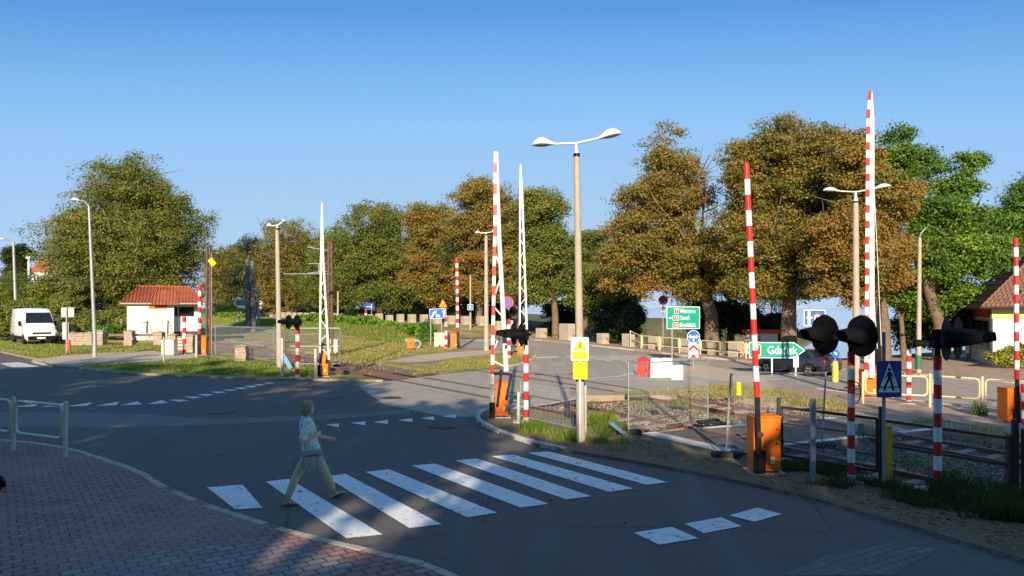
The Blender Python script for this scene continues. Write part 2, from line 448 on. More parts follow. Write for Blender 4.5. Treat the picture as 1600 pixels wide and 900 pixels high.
def m_paint(name, c, thr=.62):
    t = NT(name)
    w = t.noise(7, 9, .72); w2 = t.noise(60, 4, .7); big = t.noise(1.1, 4)
    col = t.ramp(big, [(.3, sc3(c, .88)), (.7, c)])
    col = t.mix(t.grey(w, thr, thr + .08, 0, .9), col, (.11, .105, .10))
    col = t.mix(t.grey(w2, .56, .72, 0, .5), col, (.3, .29, .27))
    t.base(col); t.set('Roughness', .7); t.bump(w2, .3, .004)
    return t.m
M_PAINT = m_paint('road_paint', (.80, .80, .77), .565)
M_PAINT_OLD = m_paint('worn_road_paint', (.70, .67, .60), .53)
M_PAINT_STOP = m_paint('scuffed_road_paint', (.78, .77, .74), .56)

# --- outlines on the ground
kerbL = [SN(q, 4.4) for q in (45, 30, 18, 9, 3, -1, -4, -6)] + [G(*p) for p in ((690, 900), (600, 875), (500, 850), (420, 828), (330, 797), (265, 770), (225, 746), (170, 725), (100, 705), (0, 692))] + [(-16, 18.6), (-24, 22), (-40, 28.5), (-90, 50)]
topL = [(-120, 135), G(0, 551), G(53, 565), G(80, 573), G(115, 576), G(187, 584), G(340, 591.5), G(440, 594), G(545, 596), G(598, 597)]
L1 = [G(640, 591), G(746, 579), G(768, 577)]
cornB = [G(796, 573.5), G(818, 568.5), G(833, 562.5), G(839, 556)]
N_A, N_B, N_C = 29.5, 41.0, 43.6                   # lake road near kerb, far kerb, far pavement edge
sB = toSN(*G(839, 556))[0]
L2 = [G(1130, 604.5), G(1070, 606), G(980, 612), G(917, 621), G(797, 640)]
cornN = [G(765, 641), G(750, 646), G(743, 655), G(752, 665), G(780, 678), G(830, 695), G(880, 706)]
kerbR = [G(880, 706), G(980, 722), G(1130, 750), G(1230, 773), G(1330, 800), G(1430, 829), G(1600, 880), SN(6, 11.0), SN(45, 11)]
kerbL = smooth_line(kerbL, 4); cornN_s = smooth_line(cornN, 4); cornB_s = smooth_line(cornB, 4); topL_s = smooth_line(topL, 3)
sR = toSN(*L2[0])[0]
road = (kerbL + topL_s + L1 + cornB_s + [SN(sB - 3, N_A), SN(-78, N_A), SN(-78, N_B), SN(70, N_B), SN(70, N_A), SN(sR + 2, N_A)]
        + L2 + cornN_s + kerbR[1:])
drape('road', road, 0.0, M_ASPHALT, .3)
# lake road, crossing and sunlit road beside it: sunlight put into paler asphalt
drape('sunlit_road_surface', [SN(-77, N_A + .05), SN(sB - 3, N_A + .05)] + cornB_s[::-1] + [G(790, 574.5), G(768, 578), G(746, 580), G(640, 592.5), G(585, 598), G(560, 604), G(600, 632), (G(690, 650)), G(742, 652), G(750, 645), G(797, 639)] + L2[::-1][1:] + [SN(sR + 2, N_A + .05), SN(69, N_A + .05), SN(69, N_B - .05), SN(-77, N_B - .05)], .004, M_ASPHALT_SUNLIT)
drape('asphalt_patch', [G(0, 645), G(190, 645), G(330, 655), G(520, 648), G(640, 640), G(640, 646), G(520, 655), G(330, 664), G(200, 668), G(0, 668)], .004, M_PATCH)
drape('paving_patch', [G(1225, 899), G(1290, 868), G(1390, 848), G(1470, 857), G(1440, 872), G(1395, 899)], .004, m_pavers('worn_grey_paving', (.17, .16, .145), (.07, .065, .06), .15, R(-35), tint=(.2, .18, .16)))

# base sheet, 17 cm below the road: the level of the ballast; reaches the horizon
inner = [SN(120, -400), SN(120, 47), SN(-900, 47), SN(-900, -400)]
drape('ground', inner, -.17, M_GROUND)
# near pavement with red blocks, with a band of grey blocks
kl = [p for p in kerbL]
drape('pavement', kl + [(-90, 20), (-90, -40), SN(45, -40)], .10, M_PAVER, .25)
drape('pavement_grey_band', [G(90, 899), G(210, 882), G(300, 868), G(360, 862), G(430, 866), G(500, 880), G(560, 897), (-2.2, 8.2), (-5.0, 8.2)], .104, M_PAVER_G)
kerb('kerb', kl[::-1], -.14, .105, M_CONC)
# bare strip between the near road and the railway
strip = cornN_s + kerbR[1:] + [SN(45, 13.1), SN(toSN(*G(850, 645))[0], 13.15), G(850, 645), G(797, 641.5)]
drape('verge', strip, .06, M_VERGE_DIRT, .25)
kerb('kerb', [tuple(p) for p in cornN_s], .13, .10, M_CONC_L)
kerb('kerb', kerbR, .11, .045, mat('dirty_kerb', (.24, .20, .155), .9, var=.3, scale=4, bump=.5, wear=(.16, .12, .08), wearamt=.5), .75)
# left verge: from the left road back to the railway
s1 = toSN(*G(598, 597))[0]
vl = topL_s + [SN(s1 - 1.2, 12.8), SN(-600, 12.8), SN(-600, -60)]
drape('lawn', vl, .06, M_LAWN, .25)
M_KERB = mat('grey_kerb', (.30, .265, .22), .9, var=.25, scale=3, bump=.4, wear=(.2, .17, .13), wearamt=.55)
kerb('kerb', topL_s[3:], .13, .09, M_KERB)
M_PATH = m_verge('sandy_path', (.22, .22, .08), (.52, .40, .28), (.66, .54, .40), .78)
path = [G(80, 571), G(115, 574), G(190, 574), G(250, 566), G(300, 561), G(318, 553), G(262, 553), G(225, 548), G(160, 553), G(100, 557), G(60, 562)]
drape('path', path, .066, M_PATH)
# island between the railway and the lake road, left of the crossing
_a, _b = Vector(L1[0]), Vector(L1[1]); _k = (17.6 - toSN(*_a)[1]) / (toSN(*_b)[1] - toSN(*_a)[1])
isl = [SN(-300, 17.6), tuple(_a.lerp(_b, _k)), L1[1], L1[2]] + cornB_s + [SN(sB - 3, N_A), SN(-300, N_A)]
drape('verge', isl, .005, M_VERGE_GRASS, .25)
kerb('kerb', cornB_s, .12, .085, M_CONC_L)
p2 = [G(606, 565), G(650, 556), G(700, 551), G(765, 547), G(800, 550), G(715, 559), G(670, 565), G(640, 566.5)]
drape('path', p2, .011, M_PATH)
# island right of the crossing, then block paving with a railing
risl = [SN(sR + 2, N_A)] + L2[:4] + [SN(toSN(*G(917, 621))[0] + 1.2, 22.6), SN(70, 22.6), SN(70, N_A)]
drape('verge', risl, .06, M_VERGE_SAND, .25)
drape('pavement', [SN(-17.5, 24.6), SN(70, 24.6), SN(70, N_A - .02), SN(-20, N_A - .02)], .068, M_PAVER_L)
kerb('kerb', [SN(sR + 2, N_A), SN(60, N_A)], -.12, .09, M_CONC_L)
# sandy traffic island at the junction mouth
drape('verge', [G(1062, 585), G(1052, 573), G(1090, 568), G(1150, 580), G(1235, 592), G(1180, 598), G(1110, 594)], .008, M_PATH)
# pavement along the lake
drape('pavement', [SN(-78, N_B), SN(70, N_B), SN(70, 46.9), SN(-78, 46.9)], .10, M_PAVER_L, .25)
kerb('kerb', [SN(-78, N_B), SN(60, N_B)], .14, .105, M_CONC_L)

drape('pavement', [SN(-29, 46.9), SN(60, 46.9), SN(60, 66), SN(-26, 66)], .10, M_PAVER_L)
# track bed
for a, b in ((12.7, 16.9), (18.0, 22.6)):
    drape('track_bed', [SN(45, a), SN(45, b), SN(-300, b), SN(-300, a)], -.135, M_BALLAST)
drape('track_bed', [SN(45, 16.9), SN(45, 18.0), SN(-300, 18.0), SN(-300, 16.9)], -.15, M_BALLAST)

# grass bank that carries the far stretch of the lake road, park land behind it and the lake shore
def surf(name, ss, nn, zf, m, rnd=.0):
    b = MB(); rr = random.Random(5)
    for s_ in ss:
        for n_ in nn:
            x, y = SN(s_, n_); b.v.append((x, y, zf(s_, n_) + rr.uniform(-rnd, rnd)))
    w = len(nn)
    for i in range(len(ss) - 1):
        for j in range(w - 1):
            b.f.append((i * w + j, i * w + j + 1, (i + 1) * w + j + 1, (i + 1) * w + j)); b.m.append(0)
    o = b.build(name, m, smooth=60); o['kind'] = 'structure'; return o
def sstep(a, b, x):
    t = min(1, max(0, (x - a) / (b - a))); return t * t * (3 - 2 * t)
def bankz(s_, n_):
    return .95 * sstep(-62, -70, s_) * sstep(25.5, 33, n_)
surf('grass_bank', [-300, -200, -150, -120, -100, -90, -84, -80, -76, -74, -72, -70, -68, -66, -64, -62], [25.2, 26, 27, 28, 29, 30, 31, 32, 33, 34, 38, 42, 47.2], lambda s_, n_: -.02 + .09 * sstep(25.2, 26.5, n_) + bankz(s_, n_), M_VERGE_GRASS)
def shoren(s_):
    return 47.3 + 80 * sstep(-66, -90, s_) + 28 * sstep(-36, -29, s_)
def parkz(s_, n_):
    base = gz(SN(s_, n_)[0]) + .06 + bankz(s_, min(n_, 47))
    sh = shoren(s_)
    return base - 4.6 * sstep(sh, sh + 7, n_)
surf('park_ground', [-900, -500, -300, -220, -180, -150, -130, -110, -100, -94, -90, -86, -82, -78, -74, -70, -66, -62, -50, -40, -30, -20, -10, 0, 20, 40, 70, 120],
     [46.9, 47.5, 49, 50, 52, 54, 56, 58, 60, 62, 66, 72, 80, 90, 100, 110, 120, 126, 132, 140, 150, 170], parkz, M_GROUND)
t = NT('lake_water')
t.base((.30, .37, .40)); t.set('Roughness', .06); t.set('IOR', 1.33); t.bump(t.noise(1.2, 4, .6, t.tc('Object', (1, .25, 1))), .015, .2)
lk = MB(); lk.add([SN(400, 46) + (-3.6,), SN(-3000, 46) + (-3.6,), SN(-3000, 4500) + (-3.6,), SN(2500, 4500) + (-3.6,)], [(0, 1, 2, 3)])
o = lk.build('lake', t.m); o['kind'] = 'structure'
# far shore of the lake: a low wooded ridge, haze put into its pale colour
hb = MB(); rr = random.Random(3); N_ = 160
for i in range(N_):
    s_ = -3600 + i * 40; x, y = SN(s_, 2600 + 60 * math.sin(i * .3)); hgt = 1 + 4 * mnoise.noise(Vector((i * .13, 0, 0))) + rr.uniform(0, 3)
    hb.v += [(x, y, -4), (x + 10, y + 8, hgt * .8), (x + 60, y + 45, hgt), (x + 300, y + 200, -4)]
for i in range(N_ - 1):
    for j in range(3): hb.f.append((i * 4 + j, i * 4 + j + 1, i * 4 + j + 5, i * 4 + j + 4)); hb.m.append(0)
o = hb.build('far_shore_hills', mat('hazy_far_woods', (.42, .49, .53), .95, var=.15, scale=.02), smooth=40); o['kind'] = 'structure'

# --- painted markings
def mark(name, quads, m, dz=.009):
    b = bmesh.new()
    for q in quads:
        ar = sum(q[i][0] * q[(i + 1) % len(q)][1] - q[(i + 1) % len(q)][0] * q[i][1] for i in range(len(q)))
        b.faces.new([b.verts.new((x, y, 0)) for x, y in (q if ar > 0 else q[::-1])])
    for kx in KNX: bmesh.ops.bisect_plane(b, geom=b.verts[:] + b.edges[:] + b.faces[:], plane_co=(kx, 0, 0), plane_no=(1, 0, 0), dist=1e-5)
    for v in b.verts: v.co.z = gz(v.co.x) + dz
    me = bpy.data.meshes.new(name); b.to_mesh(me); b.free(); me.materials.append(m)
    o = bpy.data.objects.new(name, me); COL.objects.link(o); o['kind'] = 'structure'; return o
Z = lambda *p: [G(*q) for q in p]
zebra = [Z((323, 762), (379, 758), (410, 794), (368, 797)),
         Z((415, 753), (452, 749), (598, 836), (541, 842)), Z((508, 745), (540, 741), (690, 820), (640, 826)),
         Z((571, 738), (608, 734), (777, 802), (730, 809)), Z((643, 728), (680, 725), (857, 788), (813, 794)),
         Z((711, 720), (745, 717), (924, 776), (884, 781)), Z((768, 713.5), (801, 711), (990, 764), (951, 769)),
         Z((824, 708), (857, 706), (1044, 754), (1010, 758))]
mark('zebra_crossing', zebra, M_PAINT)
mark('stop_line', [Z((990, 833), (1050, 824), (1091, 842), (1030, 852)), Z((1070, 819), (1127, 809), (1159, 823), (1100, 834)), Z((1139, 806), (1183, 794), (1222, 804), (1179, 816))], M_PAINT_STOP)
def tri_row(pts, ln, wd):
    q = []
    P = [Vector(G(*p)) for p in pts]
    for i, p in enumerate(P):
        t_ = ((P[i + 1] - p) if i < len(P) - 1 else (p - P[i - 1])).normalized(); nn = Vector((-t_.y, t_.x))
        a = p - t_ * wd / 2; b = p + t_ * wd / 2
        q.append([tuple(a), tuple(b), tuple(p + nn * ln + t_ * wd * .2)])
    return q
mark('give_way_line', tri_row([(35, 636), (78, 636), (120, 635), (165, 634), (205, 633), (246, 631)], 0.95, .62), M_PAINT)
mark('give_way_line', [[G(x, y), G(x + 19 * k, y - .3), G(x + 31 * k, y + 1.0 * k), G(x + 15 * k, y + 3.2 * k)] for x, y, k in ((264, 625, 1), (287, 620.2, .95), (308, 616.3, .9), (328, 612.4, .85), (347, 609, .8), (364, 606, .78), (380, 603.2, .75), (395, 600.6, .7), (410, 598.2, .66))], M_PAINT)
mark('give_way_line', [Z((508, 664), (530, 662), (529, 668)), Z((547, 661), (571, 659), (570, 665)), Z((583, 660), (606, 656.5), (606, 663)),
                       Z((622, 657), (644, 654), (645, 660)), Z((656, 654), (678, 651), (679, 657)), Z((690, 651), (712, 647.5), (713, 654))], M_PAINT)
def stripe(px, w, m=None):
    line = [Vector(G(*p)) for p in px]; q = []
    for a, b in zip(line, line[1:]):
        t_ = (b - a).normalized(); nn = Vector((-t_.y, t_.x)) * w / 2
        q.append([tuple(a - nn), tuple(b - nn), tuple(b + nn), tuple(a + nn)])
    return q
mark('edge_line', stripe([(640, 592.5), (700, 585.5), (746, 580.5), (768, 578.5)], .16) + stripe([(799, 639), (860, 631), (917, 620.5), (980, 611.5), (1075, 604.5)], .15), M_PAINT_OLD)
mark('lane_line', stripe([(917, 592), (965, 588.5), (990, 583), (1003, 577)], .16) + stripe([(1003, 576), (975, 564), (945, 557), (905, 551)], .14)
     + stripe([(918, 594), (1000, 592), (1100, 594.5), (1290, 600)], .13)
     + [Z((740, 531.5), (775, 530.5), (774, 532.5), (739, 533.5)), Z((700, 529), (722, 528.4), (722, 530), (699, 530.6)), Z((765, 527.5), (800, 529), (800, 530.6), (764, 529)), Z((838, 558), (874, 556.8), (872, 558.8), (836, 560)), Z((886, 556.4), (915, 555.4), (913, 557), (884, 558))], M_PAINT_OLD)
# second zebra, across the lake road
z2 = []
for k in range(9):
    a = 0.9 + k * 1.15
    z2.append([SN(sB + 0.5, N_A + a), SN(sB + 4.5, N_A + a), SN(sB + 4.5, N_A + a + .52), SN(sB + .5, N_A + a + .52)])
mark('zebra_crossing', z2, M_PAINT_OLD)
mark('zebra_crossing', [Z((0, 568), (30, 566), (62, 573), (20, 574.5)), Z((48, 566.5), (62, 565.5), (98, 571), (80, 573.5)), Z((-60, 571), (-20, 568.5), (0, 575.5), (-40, 577))], M_PAINT_OLD)
def cover(px, py, r, name='manhole_cover'):
    x, y = G(px, py); b = MB()
    b.lathe([(r, 0), (r, .006), (r * .86, .006), (r * .84, .002), (.02, .003)], 28)
    o = b.build(name, M_DARKSTEEL); o.location = (x, y, gz(x) + .008); return tag(o, None, None)
for (px, py, r, lb) in ((345, 644, .42, 'round iron manhole cover in the left road, left of the other covers'), (478, 604, .40, 'round iron manhole cover near the far kerb by the left barrier'),
                        (520, 621, .34, 'small iron manhole cover in the road above the woman'), (612, 622, .34, 'iron manhole cover where the sunlight begins on the road')):
    tag(cover(px, py, r), lb, 'manhole cover')
x, y = G(690, 668)
b = MB(); b.box((0, 0, .004), (.62, .42, .008)); b.k = 1
for i in range(7): b.box((-.24 + i * .08, 0, .009), (.04, .34, .004))
o = b.build('drain_grate', [M_DARKSTEEL, M_BLACK]); o.location = (x, y, .008); o.rotation_euler = (0, 0, R(-35)); tag(o, 'rectangular drain grate in the asphalt below the give way triangles', 'drain')
# ---------------------------------------------------------------- railway
def rail_profile(b, p0, p1):
    t_ = (Vector(p1) - Vector(p0)).normalized(); a = Vector((-t_.y, t_.x, 0)).normalized()
    prof = [(-.062, 0), (.062, 0), (.062, .012), (.010, .03), (.010, .115), (.036, .125), (.036, .155), (.028, .162), (-.028, .162), (-.036, .155), (-.036, .125), (-.010, .115), (-.010, .03), (-.062, .012)]
    rings = [[tuple(Vector(p) + a * x + Vector((0, 0, z))) for x, z in prof] for p in (p0, p1)]
    b.loft(rings)
M_RAIL = NT('rusty_rail'); _t = M_RAIL
_n = _t.n('ShaderNodeNewGeometry'); _s = _t.n('ShaderNodeSeparateXYZ'); _t.l(_n.outputs['Normal'], _s.inputs[0])
_c = _t.mix(_t.noise(3, 5, .6), (.13, .062, .035), (.25, .12, .065)); _top = _t.grey(_s.outputs[2], .9, .98)
_t.base(_t.mix(_top, _c, (.30, .22, .17))); _t.set('Metallic', _t.math('MULTIPLY', _top, .7)); _t.set('Roughness', .5); M_RAIL = _t.m
def track(label, na, nb, s0, s1, sl0, sl1):
    x0, y0 = SN(0, (na + nb) / 2)
    r = thing('railway_track', label, 'railway track', (x0, y0, 0))
    for n_ in (na, nb):
        b = MB(); ss = list(np.arange(s0, -40, 30)) + list(np.arange(-40, s1 + .1, 1.5)); ss = sorted(set(ss))
        P = []
        for s_ in ss:
            x, y = SN(s_, n_); P.append((x - x0, y - y0, gz(x) - .145))
        prof = [(-.062, 0), (.062, 0), (.062, .012), (.010, .03), (.010, .115), (.036, .125), (.036, .155), (.028, .162), (-.028, .162), (-.036, .155), (-.036, .125), (-.010, .115), (-.010, .03), (-.062, .012)]
        b.loft([[(p[0] + NRM.x * u, p[1] + NRM.y * u, p[2] + v) for u, v in prof] for p in P])
        b.build('rail', M_RAIL, r)
    rr = random.Random(int(na * 7)); first = None
    for k, s_ in enumerate(np.arange(sl0, sl1, .65)):
        x, y = SN(s_, (na + nb) / 2)
        if first is None:
            b = MB(); b.box((0, 0, 0), (2.5, .24, .12)); first = b.build('sleeper', mat('concrete_sleeper', (.30, .26, .21), .9, var=.25, scale=5, bump=.5, wear=(.18, .13, .09), wearamt=.5), r, bevel=.02); o = first
        else:
            o = first.copy(); COL.objects.link(o); o.parent = r
        o.location = (x - x0, y - y0, gz(x) - .158 + rr.uniform(-.01, .012)); o.rotation_euler = (0, rr.uniform(-.01, .01), math.atan2(NRM.y, NRM.x) + rr.uniform(-.02, .02))
    return r
TA = (13.95, 15.46); TB = (19.2, 20.71)
track('rusty railway track nearest the near road, with bare ballast and concrete sleepers', *TA, -300, 45, -17.5, 8)
track('far railway track beside the lake road, half overgrown in the grass left of the crossing', *TB, -300, 45, -17.5, 8)
# flangeway grooves where the rails run through the asphalt
b = MB()
for n_ in TA + TB:
    for o_ in (-.10, .10):
        s_a, s_b = -38.5, -14.5
        q = np.arange(s_a, s_b, 1.5)
        for a, c in zip(q, q[1:]):
            pa = [SN(a, n_ + o_ - .035), SN(c, n_ + o_ - .035), SN(c, n_ + o_ + .035), SN(a, n_ + o_ + .035)]
            # only where the road is
            if n_ < 17 and not (-33.5 < a < -17.6): continue
            if n_ > 17 and not (-33.8 < a < -20.5): continue
            b.add([(x, y, gz(x) + .0085) for x, y in pa], [(0, 1, 2, 3)])
o = b.build('rail_groove', mat('groove_dirt', (.07, .05, .035), .95, var=.4)); o['kind'] = 'structure'
# pedestrian crossing of the tracks: concrete and rubber panels with white edges
sA, sBx = -13.6, -10.9
drape('crossing_path', [SN(sA, 12.6), SN(sBx, 12.6), SN(sBx, 13.8), SN(sA, 13.8)], .03, M_CONC_L, .2)
drape('crossing_path', [SN(sA, 14.08), SN(sBx, 14.08), SN(sBx, 15.34), SN(sA, 15.34)], .015, M_DARKRUBBER if False else mat('crossing_panel', (.10, .085, .07), .9, var=.3, scale=3, bump=.5), .2)
drape('crossing_path', [SN(sA, 15.6), SN(sBx, 15.6), SN(sBx, 19.08), SN(sA, 19.08)], .03, M_VERGE_DIRT, .2)
drape('crossing_path', [SN(sA, 19.33), SN(sBx, 19.33), SN(sBx, 20.6), SN(sA, 20.6)], .015, mat('crossing_panel', (.10, .085, .07)), .2)
drape('crossing_path', [SN(sA, 20.85), SN(sBx, 20.85), SN(sBx, 24.8), SN(sA, 24.8)], .03, M_VERGE_SAND, .2)
mark('path_edge_line', [[SN(sA + u, a), SN(sA + u + .22, a), SN(sA + u + .22, c), SN(sA + u, c)] for u in (0, sBx - sA - .22) for a, c in ((12.9, 13.8), (15.6, 19.0), (20.85, 24.6))], M_PAINT, .036)

# loose ballast stones, many and small
def stones(name, n, region, size, m, seed, kind='stuff', z=-.13):
    rg = np.random.default_rng(seed)
    ico = np.array([(0, 0, 1), (.9, 0, .3), (-.3, .85, .3), (-.3, -.85, .3), (.3, .6, -.7), (-.8, .1, -.6), (.3, -.6, -.7)])
    fa = np.array([(0, 1, 2), (0, 2, 3), (0, 3, 1), (1, 4, 2), (2, 5, 3), (3, 6, 1), (1, 6, 4), (2, 4, 5), (3, 5, 6)])
    V = []; Fx = []; T = []
    pts = region(rg, n)
    for i, (x, y, zz) in enumerate(pts):
        s_ = size * rg.uniform(.55, 1.5); A = rg.normal(size=(3, 3)); q, _ = np.linalg.qr(A)
        v = (ico * rg.uniform(.6, 1.2, 3) * s_) @ q
        V.append(v + (x, y, zz + s_ * .3)); Fx.append(fa + 7 * i); T.append(np.full(9, rg.uniform()))
    o = np_mesh(name, np.concatenate(V), np.concatenate(Fx), m, None, np.concatenate(T), tris=True)
    if kind: o['kind'] = kind
    return o
_t = NT('ballast_stone'); _a = _t.n('ShaderNodeAttribute', attribute_name='tint')
_t.base(_t.ramp(_a.outputs['Fac'], [(0, (.07, .05, .035)), (.4, (.16, .12, .09)), (.8, (.26, .21, .165)), (1, (.42, .37, .31))])); _t.set('Roughness', .9); M_STONE = _t.m
def reg_track(rg, n):
    out = []
    while len(out) < n:
        s_ = rg.uniform(-19.5, 4) if rg.uniform() < .8 else rg.uniform(-75, -33); n_ = rg.uniform(12.9, 22.6)
        if sA - .1 < s_ < sBx + .1: continue
        x, y = SN(s_, n_)
        if n_ < 14.5 and s_ < -18: continue
        if s_ < -20 and (n_ > 17.3 or n_ < 13): continue
        if y < 8: continue
        if any(abs(n_ - q) < .13 for q in TA + TB): continue
        out.append((x, y, gz(x) - .135))
    return out
tag(stones('ballast_stones', 24000, reg_track, .034, M_STONE, 4), 'loose grey brown ballast stones between the rails')

# ---------------------------------------------------------------- helpers for things standing on the ground
class V:
    """local frame of a thing whose foot is seen at pixel (px, py); p() turns a pixel at that distance into local x, z"""
    def __init__(s, px, py, dz=0.06, Y=None):
        if Y is None: s.X, s.Y = G(px, py)
        else: s.Y = Y; s.X = Xat(px, Y)
        s.z = gz(s.X) + dz; s.k = s.Y / F_PX; s.loc = (s.X, s.Y, s.z)
    def p(s, px, py, dy=0.):
        Y = s.Y + dy
        return Vector((Xat(px, Y) - s.X, dy, Zat(py, Y) - s.z))
    def h(s, py): return Zat(py, s.Y) - s.z

def striped(b, p0, p1, r, n_b, first=0, n=12, box=None):
    p0 = Vector(p0); p1 = Vector(p1); k = first
    for i in range(n_b):
        a = p0.lerp(p1, i / n_b); c = p0.lerp(p1, (i + 1) / n_b); b.mi(k)
        if box: b.bar(a, c, box[0], box[1], up=(0, 1, 0))
        else: b.tube([a, c], r, n, cap=(i in (0, n_b - 1)))
        k = 1 - k
    b.mi(0)

def cabinet(parent, w, d, h, cx=0, cy=0, taper=0., louvre=False, lock=True, name='cabinet', m=None, label=True):
    b = MB(); m = m or M_ORANGE
    b.box((cx, cy, h / 2 + .03), (w, d, h - .06))
    b.box((cx, cy, h + .012), (w + .03, d + .03, .03))
    o = b.build(name, m, parent, bevel=.012)
    b = MB(); b.box((cx, cy - d / 2 - .006, h * .52), (w * .86, .012, h * .82)); d_ = b.build('door', m, o, bevel=.004)
    b = MB(); b.cyl((cx + w * .33, cy - d / 2 - .012, h * .55), (cx + w * .33, cy - d / 2 - .035, h * .55), .018, n=10)
    b.cyl((cx + w * .33, cy - d / 2 - .012, h * .80), (cx + w * .33, cy - d / 2 - .030, h * .80), .014, n=10); b.build('lock', M_BLACK, o)
    b = MB(); b.box((cx, cy, .015), (w + .14, d + .12, .03)); b.build('base_plate', M_GALV, parent)
    if label:
        b = MB(); b.box((cx + w * .18, cy - d / 2 - .013, h * .25), (.075, .004, .13)); b.mi(1)
        b.box((cx + w * .18, cy - d / 2 - .016, h * .235), (.055, .003, .07)); b.build('warning_label', [M_SIGNWHITE, M_SIGNYELLOW], o)
    return o

# ---------------------------------------------------------------- barriers
def simple_barrier(label, px, py, boxw, boxtop, arm, nb, armw, hinge_dx=-.2, first=0, rz=0, side=-1, dark_py=None, group='red and white single pole barriers'):
    v = V(px, py); r = thing('barrier', label, 'level crossing barrier', v.loc, 0, group)
    w = boxw * v.k; h = v.h(boxtop)
    cabinet(r, w, w * .85, h)
    (x0, y0), (xd, yd), (x1, y1) = arm; dy = -w * .43 - .09
    b = MB(); b.mi(2); b.bar(v.p(x0, y0, dy), v.p(xd, yd, dy), armw * v.k * .8, .05, up=(0, 1, 0))
    striped(b, v.p(xd, yd, dy), v.p(x1, y1, dy), armw * v.k / 2, nb, first); b.build('arm', [M_RED, M_WHITE, M_BLACK], r, smooth=40)
    b = MB(); q = v.p(x0, y0, dy); b.box((q.x, dy, h * .24), (w * .42, .07, h * .40)); b.box((q.x, dy - .02, h * .24), (w * .25, .07, h * .30)); b.build('counterweight', M_BLACK, r, bevel=.01)
    b = MB(); q = v.p(x0, y0, dy); hz = h * .72; b.cyl((q.x, dy - .06, hz), (q.x, -w * .4, hz), .06, n=14); b.build('hub', M_DARKSTEEL, r, smooth=40)
    # small lamps clamped to the arm
    b = MB(); A = v.p(xd, yd, dy); B = v.p(x1, y1, dy)
    for k in (.25, .62):
        c = A.lerp(B, k); b.box((c.x + armw * v.k * .7, dy, c.z), (.06, .07, .10))
    b.build('arm_lamp', M_BLACK, r, bevel=.01)
    return r
simple_barrier('orange cabinet barrier in the near verge with a raised striped pole', 1193, 742, 42, 650, ((1187, 738), (1183, 620), (1166, 256)), 15, 9)
simple_barrier('far raised barrier by the blue lane sign, orange cabinet at the lake road', 711, 545, 13, 521, ((716, 545), (715, 518), (714, 405)), 17, 5)
simple_barrier('raised barrier by the white hut, bright orange cabinet behind a mesh panel', 318, 556, 12, 527, ((311, 552), (311.5, 522), (312, 446)), 9, 5)
simple_barrier('raised barrier at the right edge, orange cabinet with two dark bolts', 1581, 663, 30, 606, ((1591, 640), (1589, 592), (1587, 372)), 15, 7)

def lattice_barrier(label, px, py, boxw, boxtop, ch, tip, nb, dia=5, cabx=0, paint=True, w=.10, brace=True, group='white lattice barriers with red bands'):
    """ch: (left bottom, right bottom, join) pixels, tip pixel"""
    v = V(px, py); r = thing('barrier', label, 'level crossing barrier', v.loc, 0, group)
    bw = boxw * v.k; h = v.h(boxtop); cx = cabx * v.k
    cab = cabinet(r, bw, bw * .9, h, cx=cx)
    (lb, rb, jn) = ch; dy = -bw * .45 - .12
    L0, R0, J = v.p(*lb, dy), v.p(*rb, dy), v.p(*jn, dy); T = v.p(*tip, dy)
    b = MB(); L1_ = J + Vector((-w * .52, 0, 0)); R1_ = J + Vector((w * .40, 0, 0)); Tl = T + Vector((-w * .25, 0, 0)); fo = Vector((0, -.07, 0))
    if paint:
        la, lb_ = (L1_ - L0).length, (Tl - L1_).length; n1 = max(2, round(nb * la / (la + lb_))); n2 = max(3, nb - n1)
        striped(b, L0 + fo, L1_ + fo, 0, n1, 1, box=(w * .72, .04)); striped(b, L1_ + fo, Tl + fo, 0, n2, (1 + n1) % 2, box=(w * .62, .04))
    else:
        b.mi(1); b.bar(L0, L1_, w * .8, .05, up=(0, 1, 0)); b.bar(L1_, T, w * .55, .05, up=(0, 1, 0))
    b.mi(1); b.tube([R0, R1_, T + Vector((w * .15, 0, 0))], [w * .55, w * .5, w * .22], 10); b.mi(0)
    a = b.build('arm', [M_RED, M_WHITE], r, smooth=40)
    b = MB()
    for i in range(dia):
        k0 = i / dia * .92 + .03; k1 = (i + .7) / dia * .92 + .03
        p_, q_ = (L0.lerp(L1_, k0), R0.lerp(R1_, k1)) if i % 2 else (R0.lerp(R1_, k0), L0.lerp(L1_, k1))
        b.tube([p_, q_], w * .17, 6)
    b.build('lattice_brace', M_WHITE, a)
    if brace:
        b = MB(); zt = h * 1.25
        b.bar((cx - bw * .35, dy, h * .35), (cx - bw * .05, dy, zt), .07, .05); b.bar((cx + bw * .35, dy, h * .55), (cx + bw * .72, dy, zt * .98), .07, .05)
        b.bar((L0.x - .05, dy, zt), (cx + bw * .8, dy, zt), .06, .05); b.bar((L0.x + .02, dy + .1, zt * 1.03), (cx + bw * .6, dy + .1, zt * 1.0), .05, .05)
        b.cyl((cx - bw * .05, dy - .05, zt * 1.04), (cx - bw * .05, dy + .15, zt * 1.04), .06, n=10)
        b.build('lever_frame', M_BLACK, r, bevel=.008)
        b = MB(); b.bar((L0.x, dy, 0.16), L0, w * .75, .05, up=(0, 1, 0)); b.build('arm_foot', M_GREYPAINT, r)
        b = MB(); b.box((L0.x, dy, h * .25), (bw * .42, .16, h * .42)); b.box((L0.x - .02, dy - .09, h * .34), (.05, .03, .04)); b.box((L0.x - .02, dy - .09, h * .16), (.05, .03, .04)); b.build('counterweight', M_BLACK, r, bevel=.01)
    return r
lattice_barrier('banded lattice barrier at the kerb corner, orange cabinet with black lever frame', 782, 655, 20, 597, ((769, 600), (791, 580), (777, 370)), (776, 238), 23, w=.13, cabx=2)
